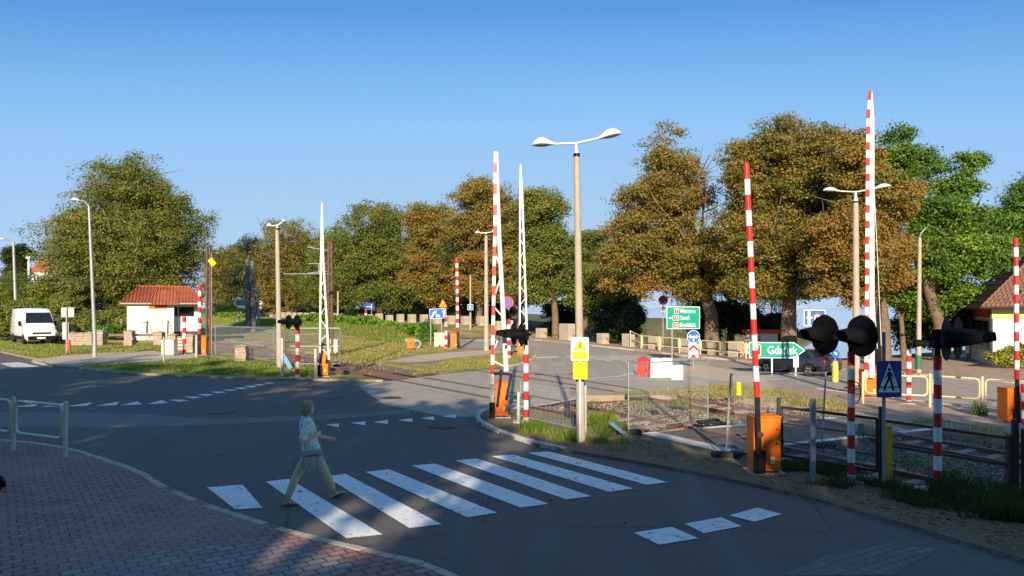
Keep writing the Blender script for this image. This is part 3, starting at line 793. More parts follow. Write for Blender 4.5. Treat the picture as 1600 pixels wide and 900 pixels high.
lattice_barrier('all white lattice barrier in front of the railway left of the crossing, orange cabinet', 507, 590, 14, 549, ((500, 560), (514, 562), (503.5, 400)), (503, 317), 8, paint=False, w=.10, dia=7)
lattice_barrier('slim pale lattice barrier rising behind the black signal hoods at the kerb corner', 822, 556, 15, 537, ((812, 540), (824, 540), (814.5, 300)), (813.5, 257), 26, paint=False, w=.14, dia=12, cabx=-6, brace=False)
lattice_barrier('tallest lattice barrier, beside the twin lamp post on the right, red bands to its tip', 1357, 622, 22, 578, ((1352, 590), (1362, 590), (1359, 186)), (1360, 143), 36, w=.20, dia=10, brace=False)
# sling rope beside that barrier
v = V(1357, 622); b = MB(); b.tube([v.p(1366, 300), v.p(1371, 400), v.p(1377, 540)], .012, 5); b.tube([v.p(1366, 470), v.p(1371, 545)], .012, 5)
o = b.build('sling_cable', M_SIGNWHITE); o.location = v.loc; tag(o, 'thin white cable hanging beside the tallest lattice barrier', 'cable')
b = MB(); c = V(1341, 634); b.tube([(-.1 + .36 * math.cos(a) * .5, 0, .42 + .40 * math.sin(a)) for a in np.linspace(0, 2 * PI, 22)[:-1]], .022, 6, closed=True)
b.tube([(-.25, 0, .02), (-.7, -.1, .02), (-1.1, .2, .02), (-1.4, .1, .02)], .02, 6); o = b.build('cable_loop', M_BLACK, smooth=60); o.location = c.loc; tag(o, 'black cable loop standing at the foot of the twin lamp post on the right', 'cable')

# ---------------------------------------------------------------- crossing signals
def signal_head(parent, at, yaw, k=1.0):
    M = Matrix.Translation(Vector(at)) @ Matrix.Rotation(yaw, 4, 'Z')
    b = MB(); n = 36; ring = []
    for i in range(n):
        a = 2 * PI * i / n; rr = .36 + (.006 * math.cos(8 * a)); ring.append((math.cos(a) * rr * k * .92, math.sin(a) * rr * k * 1.06))
    b.prism(ring, -.012, .012, M)
    hd = b.build('backboard', M_SIGNALBLACK, parent, bevel=.006)
    b = MB(); b.add([M @ Vector(p) for p in []], [])
    c = [(-.17, -.17), (.17, -.17), (.17, .17), (-.17, .17)]
    b.prism([(x * k, z * k) for x, z in c], .013, .2 * k, M); b.build('housing', M_SIGNALBLACK, parent, bevel=.02)
    b = MB(); m = 18
    def arc(y, r, a0, a1, dz=0): return [(r * math.cos(a0 + (a1 - a0) * i / m), y, r * math.sin(a0 + (a1 - a0) * i / m) + dz) for i in range(m + 1)]
    rings = []
    for y, r, a0, dz in ((-.012, .175, -1.2, 0), (-.2, .172, -.85, -.008), (-.38, .168, -.45, -.02), (-.58, .162, -.05, -.04)):
        o_ = arc(y * k, r * k, a0, PI - a0, dz * k); i_ = arc(y * k, (r - .012) * k, a0, PI - a0, dz * k)[::-1]
        rings.append([M @ Vector(p) for p in o_ + i_])
    b.loft(rings); b.build('visor', M_SIGNALBLACK, parent, smooth=45)
    b = MB(); b.lathe([(.125 * k, 0), (.12 * k, .02), (.09 * k, .045), (.05 * k, .06), (.005, .065)], 20, M @ Matrix.Rotation(PI / 2, 4, 'X') @ Matrix.Translation((0, 0, .013)))
    b.build('lens', mat('dark_red_lens', (.05, .004, .004), .15, var=.1), parent, smooth=60)
def signal(label, px, py, ptop, nb, heads, yaw, k=1., pr=5.5, foot=True, group='twin lamp crossing signals', first=0, extra=None):
    v = V(px, py); r = thing('crossing_signal', label, 'crossing signal', v.loc, 0, group)
    h = v.h(ptop); f = .10
    b = MB(); striped(b, (0, 0, f), (0, 0, h), pr * v.k, nb, first, 16); b.build('pole', [M_RED, M_WHITE], r, smooth=40)
    b = MB(); b.lathe([(pr * v.k * 1.15, -.06), (pr * v.k * 1.15, f + .03)], 16); b.box((-.1, 0, -.01), (.5, .4, .07)); b.build('foot', M_CONC_L, r, bevel=.01)
    P = [v.p(x, y) for x, y in heads]
    b = MB(); zc = sum(p.z for p in P) / 2
    b.cyl((0, 0, h), (0, 0, zc), .05, n=12)
    d_ = Vector((math.cos(yaw), math.sin(yaw), 0))
    ex = [Vector((0, 0, zc)) + d_ * s_ * .40 * k for s_ in (-1, 1)]
    b.bar(ex[0] + Vector((0, .0, 0)), ex[1], .07, .07)
    b.build('bracket', M_SIGNALBLACK, r)
    for s_, e in zip((-1, 1), ex):
        signal_head(r, e + Vector((math.sin(yaw), -math.cos(yaw), 0)) * .24 + Vector((0, 0, 0)), yaw, k)
    return r
signal('twin lamp signal in the near verge with round black backboards, left of the pedestrian sign', 1330, 757, 550, 9, ((1296, 521), (1341, 526)), R(-62), 1.0)
signal('twin lamp signal in the weeds with long black hoods pointing right', 1465, 770, 556, 9, ((1460, 528), (1480, 528)), R(46), 1.0, pr=6)
signal('twin lamp signal at the kerb corner with hoods pointing left, behind the wire mesh', 822, 663, 539, 8, ((815, 522), (826, 522)), R(-72), .82, pr=4)
signal('small twin lamp signal left of the white lattice barrier, in the shaded grass', 465, 592, 512, 7, ((452, 503), (470, 503)), R(-42), .82, pr=3.2)
signal('far twin lamp signal below the round no stopping sign', 795, 560, 499, 7, ((788, 486), (802, 486)), R(-12), .8, pr=3.0)
signal('small signal beyond the cream railing between the two big signals', 1420, 633, 545, 8, ((1413, 536), (1426, 536)), R(60), .75, pr=3.6)
# plain striped posts
def striped_post(label, px, py, ptop, nb, r_px, group='plain red and white posts', m=None, first=0):
    v = V(px, py); b = MB(); striped(b, (0, 0, -.05), (0, 0, v.h(ptop)), r_px * v.k, nb, first); b.mi(2); b.box((0, 0, 0), (.3, .3, .06))
    r = thing('striped_post', label, 'post', v.loc, 0, group); b.build('post', [M_RED, M_WHITE, M_CONC_L], r, smooth=40)
    return r, v
r, v = striped_post('red and white post by the pale cabinet in front of the white hut', 288, 555, 495, 7, 2.7)
b = MB(); b.box((0, -.07, v.h(499)), (.20, .05, .28)); b.build('cap_box', M_BLACK, r, bevel=.01)
striped_post('leaning red and white post behind the blue lane sign', 697, 545, 496, 7, 2.2)
striped_post('red and white post at the right edge behind the orange cabinet', 1599, 668, 600, 5, 3.2)

# ---------------------------------------------------------------- lamp posts and plain poles
M_LAMPWHITE = mat('lamp_white', (.70, .68, .63), .4, var=.06)
def lamp_head(parent, at, d, L, tilt):
    """cobra-head: dome above, pale glass below; d = +1/-1 along local x"""
    d3 = Vector(d).normalized(); M = Matrix.Translation(Vector(at)) @ d3.to_track_quat('X', 'Z').to_matrix().to_4x4() @ Matrix.Rotation(-tilt, 4, 'Y')
    rings = []; n = 14
    for t_, w, hh in ((0, .05, .05), (.10, .055, .055), (.22, .09, .10), (.42, .145, .16), (.62, .155, .17), (.82, .12, .12), (.95, .06, .05), (1, .012, .01)):
        rings.append([M @ Vector((t_ * L, w * math.cos(a), (hh if math.sin(a) > 0 else .03) * math.sin(a))) for a in [2 * PI * i / n for i in range(n)]])
    b = MB(); b.loft(rings); hd = b.build('lamp_head', M_LAMPWHITE, parent, smooth=50)
    b = MB(); b.ell((0, 0, 0), (L * .36, .12, .03), 14, 6); o = b.build('lamp_glass', mat('lamp_glass', (.25, .25, .23), .15), hd, smooth=60)
    o.matrix_local = M @ Matrix.Translation((L * .56, 0, -.022))
def twin_lamp(label, px, py, top, arm, r0, r1, tipL, tipR, base_x=None, Y=None, lamps=True, dz=.06, group='twin head street lamps on concrete poles'):
    v = V(px, py, dz, Y); r = thing('street_lamp', label, 'street lamp', v.loc, 0, group)
    T = v.p(*top); A = v.p(*arm)
    b = MB(); b.tube([(0, 0, -.1), Vector((0, 0, -.1)).lerp(T, .5), T], [r0 * v.k, (r0 + r1) / 2 * v.k, r1 * v.k], 14); b.build('pole', M_CONC, r, smooth=45)
    b = MB(); b.tube([T - Vector((0, 0, .03)), T + Vector((0, 0, .05))], r1 * v.k * 1.12, 14); b.mi(1)
    b.tube([T + Vector((0, 0, .05)), T.lerp(A, .45), A], [r1 * v.k * .95, r1 * v.k * .55, r1 * v.k * .4], 12)
    el, er = v.p(*tipL), v.p(*tipR); Lh = (A - el).length * .50; Rh = (er - A).length * .50
    dl = (el - A).normalized(); dr = (er - A).normalized()
    ml = el - dl * Lh; mr = er - dr * Rh
    b.tube([ml, A, mr], .028 if v.Y < 25 else .035, 8); b.build('bracket', [M_BLACK, M_LAMPWHITE], r, smooth=50)
    lamp_head(r, ml, dl, Lh, math.atan2(0, 1)); lamp_head(r, mr, dr, Rh, 0)
    return r, v
twin_lamp('tall twin head street lamp on a concrete pole behind the yellow warning signs', 908, 693, (901, 243), (900, 224), 7.2, 4.6, (831, 226), (971, 208))
twin_lamp('twin head street lamp on a concrete pole beside the white lattice barrier and the railway', 437, 577, (433, 358), (433, 352), 4.5, 3.0, (417, 354), (447, 345))
twin_lamp('small distant twin head street lamp left of the banded lattice barrier', 760, 548, (759.5, 367), (759.5, 364), 4.0, 2.4, (742, 364), (776, 361))
twin_lamp('twin head street lamp on a concrete pole beside the tallest lattice barrier', 1338, 616, (1337, 316), (1337, 300), 5.5, 4.2, (1286, 297), (1392, 290), Y=35.5)
# plain concrete pole, and single-arm steel lamps
v = V(1435, 585); r = thing('utility_pole', 'plain grey concrete pole with a green band, between the two near signals', 'pole', v.loc)
b = MB(); b.tube([(0, 0, -.1), v.p(1437, 372)], [4 * v.k, 2.6 * v.k], 12); b.build('pole', M_CONC, r, smooth=45)
b = MB(); b.tube([(0, 0, .25), (0, 0, 1.0)], 4.6 * v.k, 12); b.build('band', mat('green_band_paint', (.03, .16, .08), .5), r, smooth=45)
b = MB(); b.tube([v.p(1437, 372), v.p(1438, 366), v.p(1446, 357)], .03, 6); b.build('bracket', M_GALV, r)
def single_lamp(label, px, py, top, tip, Y=None, rr=3.0):
    v = V(px, py, .06, Y); r = thing('street_lamp', label, 'street lamp', v.loc, 0, 'slim single arm steel street lamps'); T = v.p(*top); E = v.p(*tip)
    b = MB(); b.tube([(0, 0, -.05), (0, 0, 1.2), T], [rr * v.k * 1.25, rr * v.k, rr * v.k * .62], 10); b.tube([T, T.lerp(E, .5) + Vector((0, 0, .12)), E], rr * v.k * .4, 8); b.build('pole', M_SIGNBACK, r, smooth=45)
    dr = (E - T).normalized(); lamp_head(r, E, Vector((dr.x, 0, 0)), .5, 0)
    return r
single_lamp('slim grey steel street lamp standing in the lawn left of the white hut', 148, 559, (139, 322), (124, 313))
single_lamp('slim grey steel street lamp behind the white van at the left edge', 26, 500, (21, 378), (6, 374), Y=76)
# rusty lattice masts of the overhead line
def lattice_mast(label, px, py, top_py, w_px, m, Y=None, dz=.0, arms=()):
    v = V(px, py, dz, Y); r = thing('lattice_mast', label, 'mast', v.loc, 0, 'rusty overhead line masts'); h = v.h(top_py); w = w_px * v.k
    b = MB()
    for s_ in (-1, 1): b.bar((s_ * w / 2, 0, -.1), (s_ * w / 2 * .75, 0, h), .12, .16, up=(0, 1, 0))
    k = 0; z = .5
    while z < h - .6:
        a = -1 if k % 2 else 1; b.bar((a * w / 2 * .9, 0, z), (-a * w / 2 * .9, 0, z + .55), .05, .03, up=(0, 1, 0)); z += .55; k += 1
    b.build('mast', m, r)
    for (p_, q_) in arms:
        b = MB(); b.tube([v.p(*p_), v.p(*q_)], .035, 6); b.build('cantilever', M_GALV, r)
    return r, v
r, v = lattice_mast('rusty brown lattice mast with a yellow board, right of the white hut', 326, 545, 385, 6, M_RUST, Y=50)
b = MB(); q = v.p(333.5, 410); b.box((0, 0, 0), (.34, .10, .50)); o = b.build('signal_board', M_SIGNYELLOW, r, bevel=.01); o.location = q + Vector((0, -.2, 0)); o.rotation_euler = (0, R(-38), 0)
b = MB(); b.tube([v.p(330.5, 395), v.p(330.5, 545)], .035, 6); b.build('thin_pole', M_GALV, r)
lattice_mast('rusty brown lattice mast directly behind the all white barrier', 516, 560, 378, 6, M_RUST, Y=46, arms=(((514, 392), (480, 386)), ((512, 428), (443, 428)), ((498, 413), (498, 428)), ((512, 424), (480, 427)), ((510, 412), (482, 412))))
for i, (px, t_) in enumerate(((388, 405), (396, 408))):
    v = V(px, 515, .3, Y=90); r = thing('utility_pole', ('grey concrete pole, left one of a leaning pair behind the railway', 'grey concrete pole, right one of a leaning pair behind the railway')[i], 'pole', v.loc)
    b = MB(); b.tube([(0, 0, -.4), v.p(px - 1.5, t_)], [4.6 * v.k, 3.0 * v.k], 10); b.build('pole', mat('dark_concrete', (.13, .13, .125), .9, var=.2, scale=2, bump=.3), r, smooth=45)
    b = MB(); b.box(v.p(px, 452), (.85, .75, .10)); b.build('band', M_GALV, r)
for px, top, py, lb in ((404, 443, 500, 'thin pale wooden pole right of the dark pole pair'), (528, 455, 505, 'thin grey pole among the trees right of the rusty mast'), (735, 430, 520, 'slim pale pole carrying the small blue arrow sign by the trees')):
    v = V(px, py, .9 if px < 600 else .1, Y=96 if px < 600 else 78); b = MB(); b.tube([(0, 0, -.3), v.p(px, top)], [1.7 * v.k, 1.3 * v.k], 8); o = b.build('pole', M_CONC, smooth=45); o.name = 'utility_pole'; o.location = v.loc; tag(o, lb, 'pole')
# overhead wires
def wire(name, pts, r_, lb, sag=.0, cat='overhead wire'):
    P = []
    for a, c in zip(pts, pts[1:]):
        a = Vector(a); c = Vector(c); L = (c - a).length
        for i in range(12): t_ = i / 12; q = a.lerp(c, t_); q.z -= sag * L * 4 * t_ * (1 - t_); P.append(q)
    P.append(Vector(pts[-1])); b = MB(); b.tube(P, r_ * .7, 4); o = b.build(name, M_BLACK); return tag(o, lb, cat)
def W(px, py, Y): return (Xat(px, Y), Y, Zat(py, Y))
wire('overhead_wire', [W(1437, 372, 41.4), W(1700, 255, 38)], .02, 'thin dark wire crossing the sky above the restaurant trees', .012)
wire('overhead_wire', [W(1437, 380, 41.4), W(1760, 352, 30)], .016, 'thin dark wire strung low in front of the maple trees', .01)
wire('overhead_wire', [W(443, 428, 46), W(-250, 442, 46)], .02, 'thin overhead wire running left above the railway from the white barrier', .004)
# ---------------------------------------------------------------- lettering
def letters(s, size, m, parent, at, align='CENTER', bold=.012, name='lettering', xs=1.0):
    c = bpy.data.curves.new('letters', 'FONT'); c.body = s; c.size = size; c.extrude = .0015; c.offset = bold * size; c.align_x = align; c.align_y = 'CENTER'; c.resolution_u = 3
    o = bpy.data.objects.new('letters', c); COL.objects.link(o)
    dg = bpy.context.evaluated_depsgraph_get(); dg.update()
    me = bpy.data.meshes.new_from_object(o.evaluated_get(dg)); bpy.data.objects.remove(o); bpy.data.curves.remove(c)
    me.materials.clear(); me.materials.append(m); me.name = name
    me.transform(Matrix.Rotation(PI / 2, 4, 'X') @ Matrix.Diagonal((xs, 1, 1, 1)))
    o = bpy.data.objects.new(name, me); COL.objects.link(o); o.parent = parent; o.location = at; return o
def rrect(w, h, r, n=4, cx=0, cz=0):
    P = []
    for (x, z, a0) in ((w / 2 - r, h / 2 - r, 0), (-w / 2 + r, h / 2 - r, 90), (-w / 2 + r, -h / 2 + r, 180), (w / 2 - r, -h / 2 + r, 270)):
        for i in range(n + 1): a = R(a0 + 90 * i / n); P.append((cx + x + r * math.cos(a), cz + z + r * math.sin(a)))
    return P
def disc(r, n=32, cx=0, cz=0): return [(cx + r * math.cos(2 * PI * i / n), cz + r * math.sin(2 * PI * i / n)) for i in range(n)]
def plate(parent, poly, m, at, back=True, t=.02, name='panel', border=None):
    b = MB(); b.prism(poly, 0, t); 
    o = b.build(name, m, parent); o.location = at; return o
def decal(parent, polys, m, name, y=-.003):
    b = MB()
    for k, p in enumerate(polys): b.prism(p, y - .0004 * k, y + .002)
    return b.build(name, m, parent)
def sc_poly(poly, k): 
    cx = sum(p[0] for p in poly) / len(poly); cz = sum(p[1] for p in poly) / len(poly)
    return [(cx + (x - cx) * k, cz + (z - cz) * k) for x, z in poly]
def arrow(x, z, L, w, ang, hw=None, hl=None):
    hw = hw or w * 2.6; hl = hl or w * 2.2; a = R(ang); c, s_ = math.cos(a), math.sin(a)
    P = [(0, -w / 2), (L - hl, -w / 2), (L - hl, -hw / 2), (L, 0), (L - hl, hw / 2), (L - hl, w / 2), (0, w / 2)]
    return [(x + u * c - v_ * s_, z + u * s_ + v_ * c) for u, v_ in P]
def post(parent, at, h, r_=.03, m=None, name='post'):
    b = MB(); b.tube([(at[0], at[1], -.1), (at[0], at[1], h)], r_, 10); return b.build(name, m or M_GALV, parent, smooth=40)

# pedestrian crossing sign, in the shade, near right
v = V(1381, 765); r = thing('traffic_sign', 'blue pedestrian crossing sign with a walking figure on a grey post', 'road sign', v.loc, R(4))
post(r, (0, 0), v.h(519), .032, M_GREYPAINT)
c = v.p(1387, 592); w, h = 40 * v.k, 57 * v.k
o = plate(r, rrect(w, h, .03), M_SIGNNAVY, (c.x, -.055, c.z))
decal(o, [[(-w * .45, -h * .36), (w * .45, -h * .36), (0, h * .47)]], M_SIGNWHITE, 'triangle')
k = h * .5
man = [disc(.085 * k, 14, .0, .53 * k),
       [(-.10 * k, .40 * k), (.10 * k, .42 * k), (.13 * k, .02 * k), (-.09 * k, .02 * k)],
       [(-.09 * k, .04 * k), (.04 * k, .04 * k), (-.14 * k, -.32 * k), (-.22 * k, -.62 * k), (-.34 * k, -.62 * k), (-.24 * k, -.28 * k)],
       [(.0 * k, .06 * k), (.13 * k, .04 * k), (.20 * k, -.28 * k), (.30 * k, -.62 * k), (.17 * k, -.62 * k), (.08 * k, -.25 * k)],
       [(-.10 * k, .38 * k), (-.03 * k, .40 * k), (-.19 * k, .10 * k), (-.26 * k, .02 * k), (-.30 * k, .06 * k), (-.22 * k, .14 * k)],
       [(.05 * k, .41 * k), (.12 * k, .36 * k), (.22 * k, .20 * k), (.24 * k, .04 * k), (.19 * k, .04 * k), (.16 * k, .18 * k)],
       [(-.62 * k, -.40 * k), (-.27 * k, -.40 * k), (-.28 * k, -.46 * k), (-.64 * k, -.46 * k)], [(.25 * k, -.40 * k), (.60 * k, -.40 * k), (.62 * k, -.46 * k), (.27 * k, -.46 * k)],
       [(-.10 * k, -.40 * k), (.10 * k, -.40 * k), (.11 * k, -.46 * k), (-.12 * k, -.46 * k)]]
decal(o, man, M_BLACK, 'walking_figure', -.006)
b = MB(); b.box((c.x * .5, -.02, c.z + h * .3), (.12, .03, .03)); b.box((c.x * .5, -.02, c.z - h * .3), (.12, .03, .03)); b.build('clamp', M_GALV, r)

# yellow warning signs on a thin post
v = V(903, 690); r = thing('warning_sign', 'pair of yellow electricity warning boards in front of the tall concrete lamp pole', 'warning sign', (v.X, v.Y - .50, v.z), R(-3))
post(r, (0, .03), v.h(528), .026, M_WHITE)
c = v.p(903, 543.5); w, h = 27 * v.k, 36 * v.k
o = plate(r, rrect(w, h, .035), M_SIGNWHITE, (c.x, 0, c.z), name='upper_board')
tr = [(-w * .38, -h * .06), (w * .38, -h * .06), (0, h * .40)]
decal(o, [tr], M_BLACK, 'triangle_border', -.002); decal(o, [sc_poly(tr, .86)], M_SIGNYELLOW, 'triangle', -.004)
decal(o, [[(.01, h * .26), (.035, h * .25), (.005, h * .13), (.03, h * .12), (-.012, h * .0), (-.005, h * .085), (-.03, h * .09)]], M_BLACK, 'lightning_bolt', -.007)
decal(o, [rrect(w * .86, h * .32, .01, 2, 0, -h * .28)], M_SIGNYELLOW, 'text_panel', -.002)
letters('NIE DOTYKAĆ!', .040, M_BLACK, o, (0, -.006, -h * .21), xs=.9); letters('URZĄDZENIE ELEKTRYCZNE', .022, M_BLACK, o, (0, -.006, -h * .33), xs=.9)
c = v.p(903.5, 576); w, h = 21.5 * v.k, 26.5 * v.k
o = plate(r, [(-w / 2, -h / 2), (w / 2, -h / 2), (w / 2, h / 2), (-w / 2, h / 2)], M_SIGNYELLOW, (c.x, -.002, c.z), name='lower_board')
for i, (s_, z) in enumerate((('UWAGA', .33), ('NA', .17), ('SIEĆ POD', .02), ('NAPIĘCIEM', -.14), ('3 kV', -.35))): letters(s_, .042, M_BLACK, o, (0, -.003, z * h))

# green direction sign over the junction
v = V(1050, 567, .012); r = thing('direction_sign', 'large green direction sign listing three towns, on one post at the junction', 'direction sign', v.loc, R(6))
post(r, (0, 0), v.h(480), .05, M_SIGNBACK)
c = v.p(1067.5, 496.5); w, h = 53.5 * v.k, 35 * v.k
o = plate(r, rrect(w, h, .05), M_SIGNWHITE, (c.x, -.08, c.z)); decal(o, [rrect(w - .07, h - .07, .04)], M_SIGNGREEN, 'green_field')
for i, (nn, tw) in enumerate((('7', 'Warszawa'), ('15', 'Toruń'), ('16', 'Grudziądz'))):
    z = h * (.30 - .31 * i)
    pw = .30 if i == 0 else .40
    decal(o, [rrect(pw, .30, .03, 2, -w * .225 if i else -w * .205, z)], M_SIGNWHITE, 'route_border', -.005); decal(o, [rrect(pw - .05, .25, .02, 2, -w * .225 if i else -w * .205, z)], M_SIGNRED, 'route_number', -.007)
    letters(nn, .25, M_SIGNWHITE, o, (-w * .225 if i else -w * .205, -.010, z)); letters(tw, .38, M_SIGNWHITE, o, (-w * .105, -.006, z), 'LEFT', xs=.62)
decal(o, [arrow(-w * .345, -h * .01, .20, .05, 180, .14, .10)], M_SIGNWHITE, 'arrow', -.006)

# blue round arrow with chevron
v = V(1083, 574, .012); r = thing('traffic_sign', 'round blue left or right arrow sign above a red chevron plate', 'road sign', v.loc, R(4))
post(r, (0, 0), v.h(520), .04, M_SIGNBACK)
c = v.p(1083, 526); R0_ = 10.2 * v.k
o = plate(r, disc(R0_), M_SIGNWHITE, (c.x, -.07, c.z), name='round_panel'); decal(o, [disc(R0_ * .93)], M_SIGNBLUE, 'blue_field')
u = R0_
decal(o, [[(-u * .12, -u * .75), (u * .12, -u * .75), (u * .12, u * .02), (-u * .12, u * .02)], arrow(0, 0, u * .78, u * .22, 0, u * .72, u * .36), arrow(0, 0, u * .78, u * .22, 180, u * .72, u * .36)], M_SIGNWHITE, 'arrows', -.006)
c = v.p(1083, 548); w, h = 15 * v.k, 22 * v.k
o = plate(r, [(-w / 2, -h / 2), (w / 2, -h / 2), (w / 2, h / 2), (-w / 2, h / 2)], M_SIGNWHITE, (c.x, -.07, c.z), name='chevron_panel')
ch = lambda z: [(-w * .48, z - h * .14), (-w * .48, z - h * .36), (0, z - h * .06), (w * .48, z - h * .36), (w * .48, z - h * .14), (0, z + h * .16)]
decal(o, [ch(h * .30)], M_SIGNRED, 'chevron'); decal(o, [[(-w * .38, -h * .49), (w * .38, -h * .49), (0, -h * .22)]], M_SIGNRED, 'chevron')

# arrow-shaped green sign
v = V(1206, 586, .012); r = thing('direction_sign', 'green arrow shaped direction sign pointing right on two white posts, in front of the car', 'direction sign', v.loc, R(-6))
a_, e_ = v.p(1171, 545), v.p(1256, 548); zc = v.p(1210, 547).z; hh = 25 * v.k; w0, w1 = a_.x, e_.x; tip_l = 17 * v.k
def ap(g): return [(w0 + g, -hh / 2 + g), (w1 - tip_l, -hh / 2 + g), (w1 - g * 1.4, 0), (w1 - tip_l, hh / 2 - g), (w0 + g, hh / 2 - g)]
o = plate(r, ap(0), M_SIGNWHITE, (0, -.07, zc)); decal(o, [ap(.045)], M_SIGNGREEN, 'green_field')
xr = v.p(1182.5, 547).x; decal(o, [rrect(.46, .58, .04, 2, xr, 0)], M_SIGNWHITE, 'route_border', -.005); decal(o, [rrect(.39, .51, .03, 2, xr, 0)], M_SIGNRED, 'route_number', -.007); letters('7', .42, M_SIGNWHITE, o, (xr, -.010, 0))
letters('Gdańsk', .62, M_SIGNWHITE, o, (v.p(1221, 547).x, -.006, -.02), xs=.80)
post(r, (0, 0), zc + hh * .4, .045, M_SIGNWHITE); q = v.p(1242, 588); post(r, (q.x, 0), zc + hh * .4, .045, M_SIGNWHITE)
q = v.p(1242, 565); b = MB(); b.box((q.x, -.06, q.z), (8 * v.k, .03, 17 * v.k)); b.build('small_plate', M_SIGNWHITE, r, bevel=.008)

# blue road layout sign by the lake
v = V(1278, 560, .1, Y=46.8); r = thing('traffic_sign', 'blue road layout sign with a crossed white line, among the trees above the car', 'road sign', v.loc, R(-4))
post(r, (0, 0), v.h(486), .045, M_SIGNBACK)
c = v.p(1272.5, 496.5); w, h = 33 * v.k, 25 * v.k
o = plate(r, rrect(w, h, .05), M_SIGNWHITE, (c.x, -.07, c.z)); decal(o, [rrect(w - .09, h - .09, .03)], M_SIGNBLUE, 'blue_field')
decal(o, [[(-w * .32, -h * .42), (-w * .20, -h * .42), (-w * .20, h * .40), (-w * .26, h * .45), (-w * .32, h * .40)], [(-w * .40, -.03), (w * .40, -.03), (w * .40, .05), (-w * .40, .05)]], M_SIGNWHITE, 'road_lines', -.005)
decal(o, [disc(h * .28, 20, w * .12, .01)], M_SIGNRED, 'ban_ring', -.008); decal(o, [disc(h * .20, 20, w * .12, .01)], M_SIGNWHITE, 'ban_field', -.010); decal(o, [rrect(h * .22, h * .09, .01, 2, w * .12, .01)], M_BLACK, 'lorry_mark', -.013)
decal(o, [rrect(w * .24, .09, .01, 2, w * .12, -h * .31)], M_SIGNWHITE, 'small_plate', -.005)
# yellow island bollard with a round blue sign
v = V(1305, 597, .012); r = thing('island_bollard', 'yellow traffic island bollard topped by a round blue arrow sign, behind the car', 'bollard', v.loc)
b = MB(); b.lathe([(.15, 0), (.15, .72), (.13, .95), (.12, v.h(564))], 16); b.build('body', mat('bollard_yellow', (.80, .52, .08), .5, var=.1, wear=(.6, .45, .2), wearamt=.6), r, smooth=45)
o = plate(r, disc(.20, 24), M_SIGNBLUE, (0, -.05, v.h(553))); decal(o, [arrow(-.07, .10, .22, .06, -45, .17, .11)], M_SIGNWHITE, 'arrow')
post(r, (0, 0), v.h(550), .03)

# left signs
v = V(673, 540, .06, Y=58); r = thing('traffic_sign', 'blue lane arrow sign with a triangular yellow warning sign above it', 'road sign', v.loc, R(10))
q = v.p(690, 545)
post(r, (0, 0), v.h(484), .05, M_SIGNBACK); post(r, (q.x, 0), v.h(470), .04, M_SIGNBACK)
c = v.p(684, 490); w, h = 26 * v.k, 15.5 * v.k
o = plate(r, rrect(w, h, .05), M_SIGNWHITE, (c.x, -.08, c.z)); o.rotation_euler = (0, R(-3), 0); decal(o, [rrect(w - .06, h - .06, .04)], M_SIGNBLUE, 'blue_field')
decal(o, [arrow(-w * .40, -h * .36, h * .78, .11, 56), arrow(w * .10, -h * .36, h * .36, .10, 125), arrow(w * .36, -h * .36, h * .76, .10, 90), [(-w * .10, -h * .4), (-w * .07, -h * .4), (-w * .07, -h * .05), (-w * .10, -h * .05)], [(-w * .10, h * .1), (-w * .07, h * .1), (-w * .07, h * .36), (-w * .10, h * .36)]], M_SIGNWHITE, 'lane_arrows', -.006)
c = v.p(692, 474); s_ = 7.2 * v.k; tr = [(-s_, -s_ * .86), (s_, -s_ * .86), (0, s_ * .9)]
o = plate(r, tr, M_SIGNRED, (c.x, -.07, c.z), name='warning_triangle'); decal(o, [sc_poly(tr, .84)], M_SIGNAMBER, 'amber_field'); decal(o, [[(-s_ * .45, -s_ * .55), (s_ * .45, -s_ * .55), (s_ * .45, -s_ * .42), (-s_ * .45, -s_ * .42)], [(-s_ * .32, -s_ * .25), (s_ * .32, -s_ * .25), (s_ * .32, -s_ * .1), (-s_ * .32, -s_ * .1)]], M_BLACK, 'fence_mark', -.006)
v = V(735, 525, .1, Y=77.4); r = thing('traffic_sign', 'small square blue sign with a white upward arrow, on the slim pale pole', 'road sign', v.loc)
c = v.p(735, 480); w = 9 * v.k; o = plate(r, rrect(w, w, .04), M_SIGNWHITE, (0, -.15, c.z)); decal(o, [rrect(w - .06, w - .06, .03)], M_SIGNBLUE, 'blue_field'); decal(o, [arrow(0, -w * .36, w * .72, .10, 90, .3, .22)], M_SIGNWHITE, 'arrow', -.006)
b = MB(); b.box((0, -.1, c.z), (.08, .1, .3)); b.build('clamp', M_GALV, r)
v = V(795, 553, .06, Y=50); r = thing('traffic_sign', 'round red and blue no stopping sign above an amber triangle, behind the banded lattice barrier', 'road sign', v.loc)
post(r, (0, .1), v.h(467), .04, M_SIGNBACK)
c = v.p(793, 473); s_ = 10.0 * v.k; o = plate(r, disc(s_), M_SIGNRED, (c.x, 0, c.z), name='round_panel'); decal(o, [disc(s_ * .80)], M_SIGNBLUE, 'blue_field'); 
decal(o, [[(math.cos(a) * s_ * .8 - math.sin(a) * d * s_ * .1, math.sin(a) * s_ * .8 + math.cos(a) * d * s_ * .1) for a, d in ((R(45), -1), (R(45), 1), (R(225), -1), (R(225), 1))], [(math.cos(a) * s_ * .8 - math.sin(a) * d * s_ * .1, math.sin(a) * s_ * .8 + math.cos(a) * d * s_ * .1) for a, d in ((R(135), -1), (R(135), 1), (R(315), -1), (R(315), 1))]], M_SIGNRED, 'cross_bars', -.006)
c = v.p(800, 480); s_ = 5.5 * v.k; tr = [(-s_, -s_ * .86), (s_, -s_ * .86), (0, s_ * .9)]; o = plate(r, tr, M_SIGNAMBER, (c.x, .04, c.z), name='warning_triangle'); decal(o, [sc_poly(tr, .45)], M_BLACK, 'symbol')
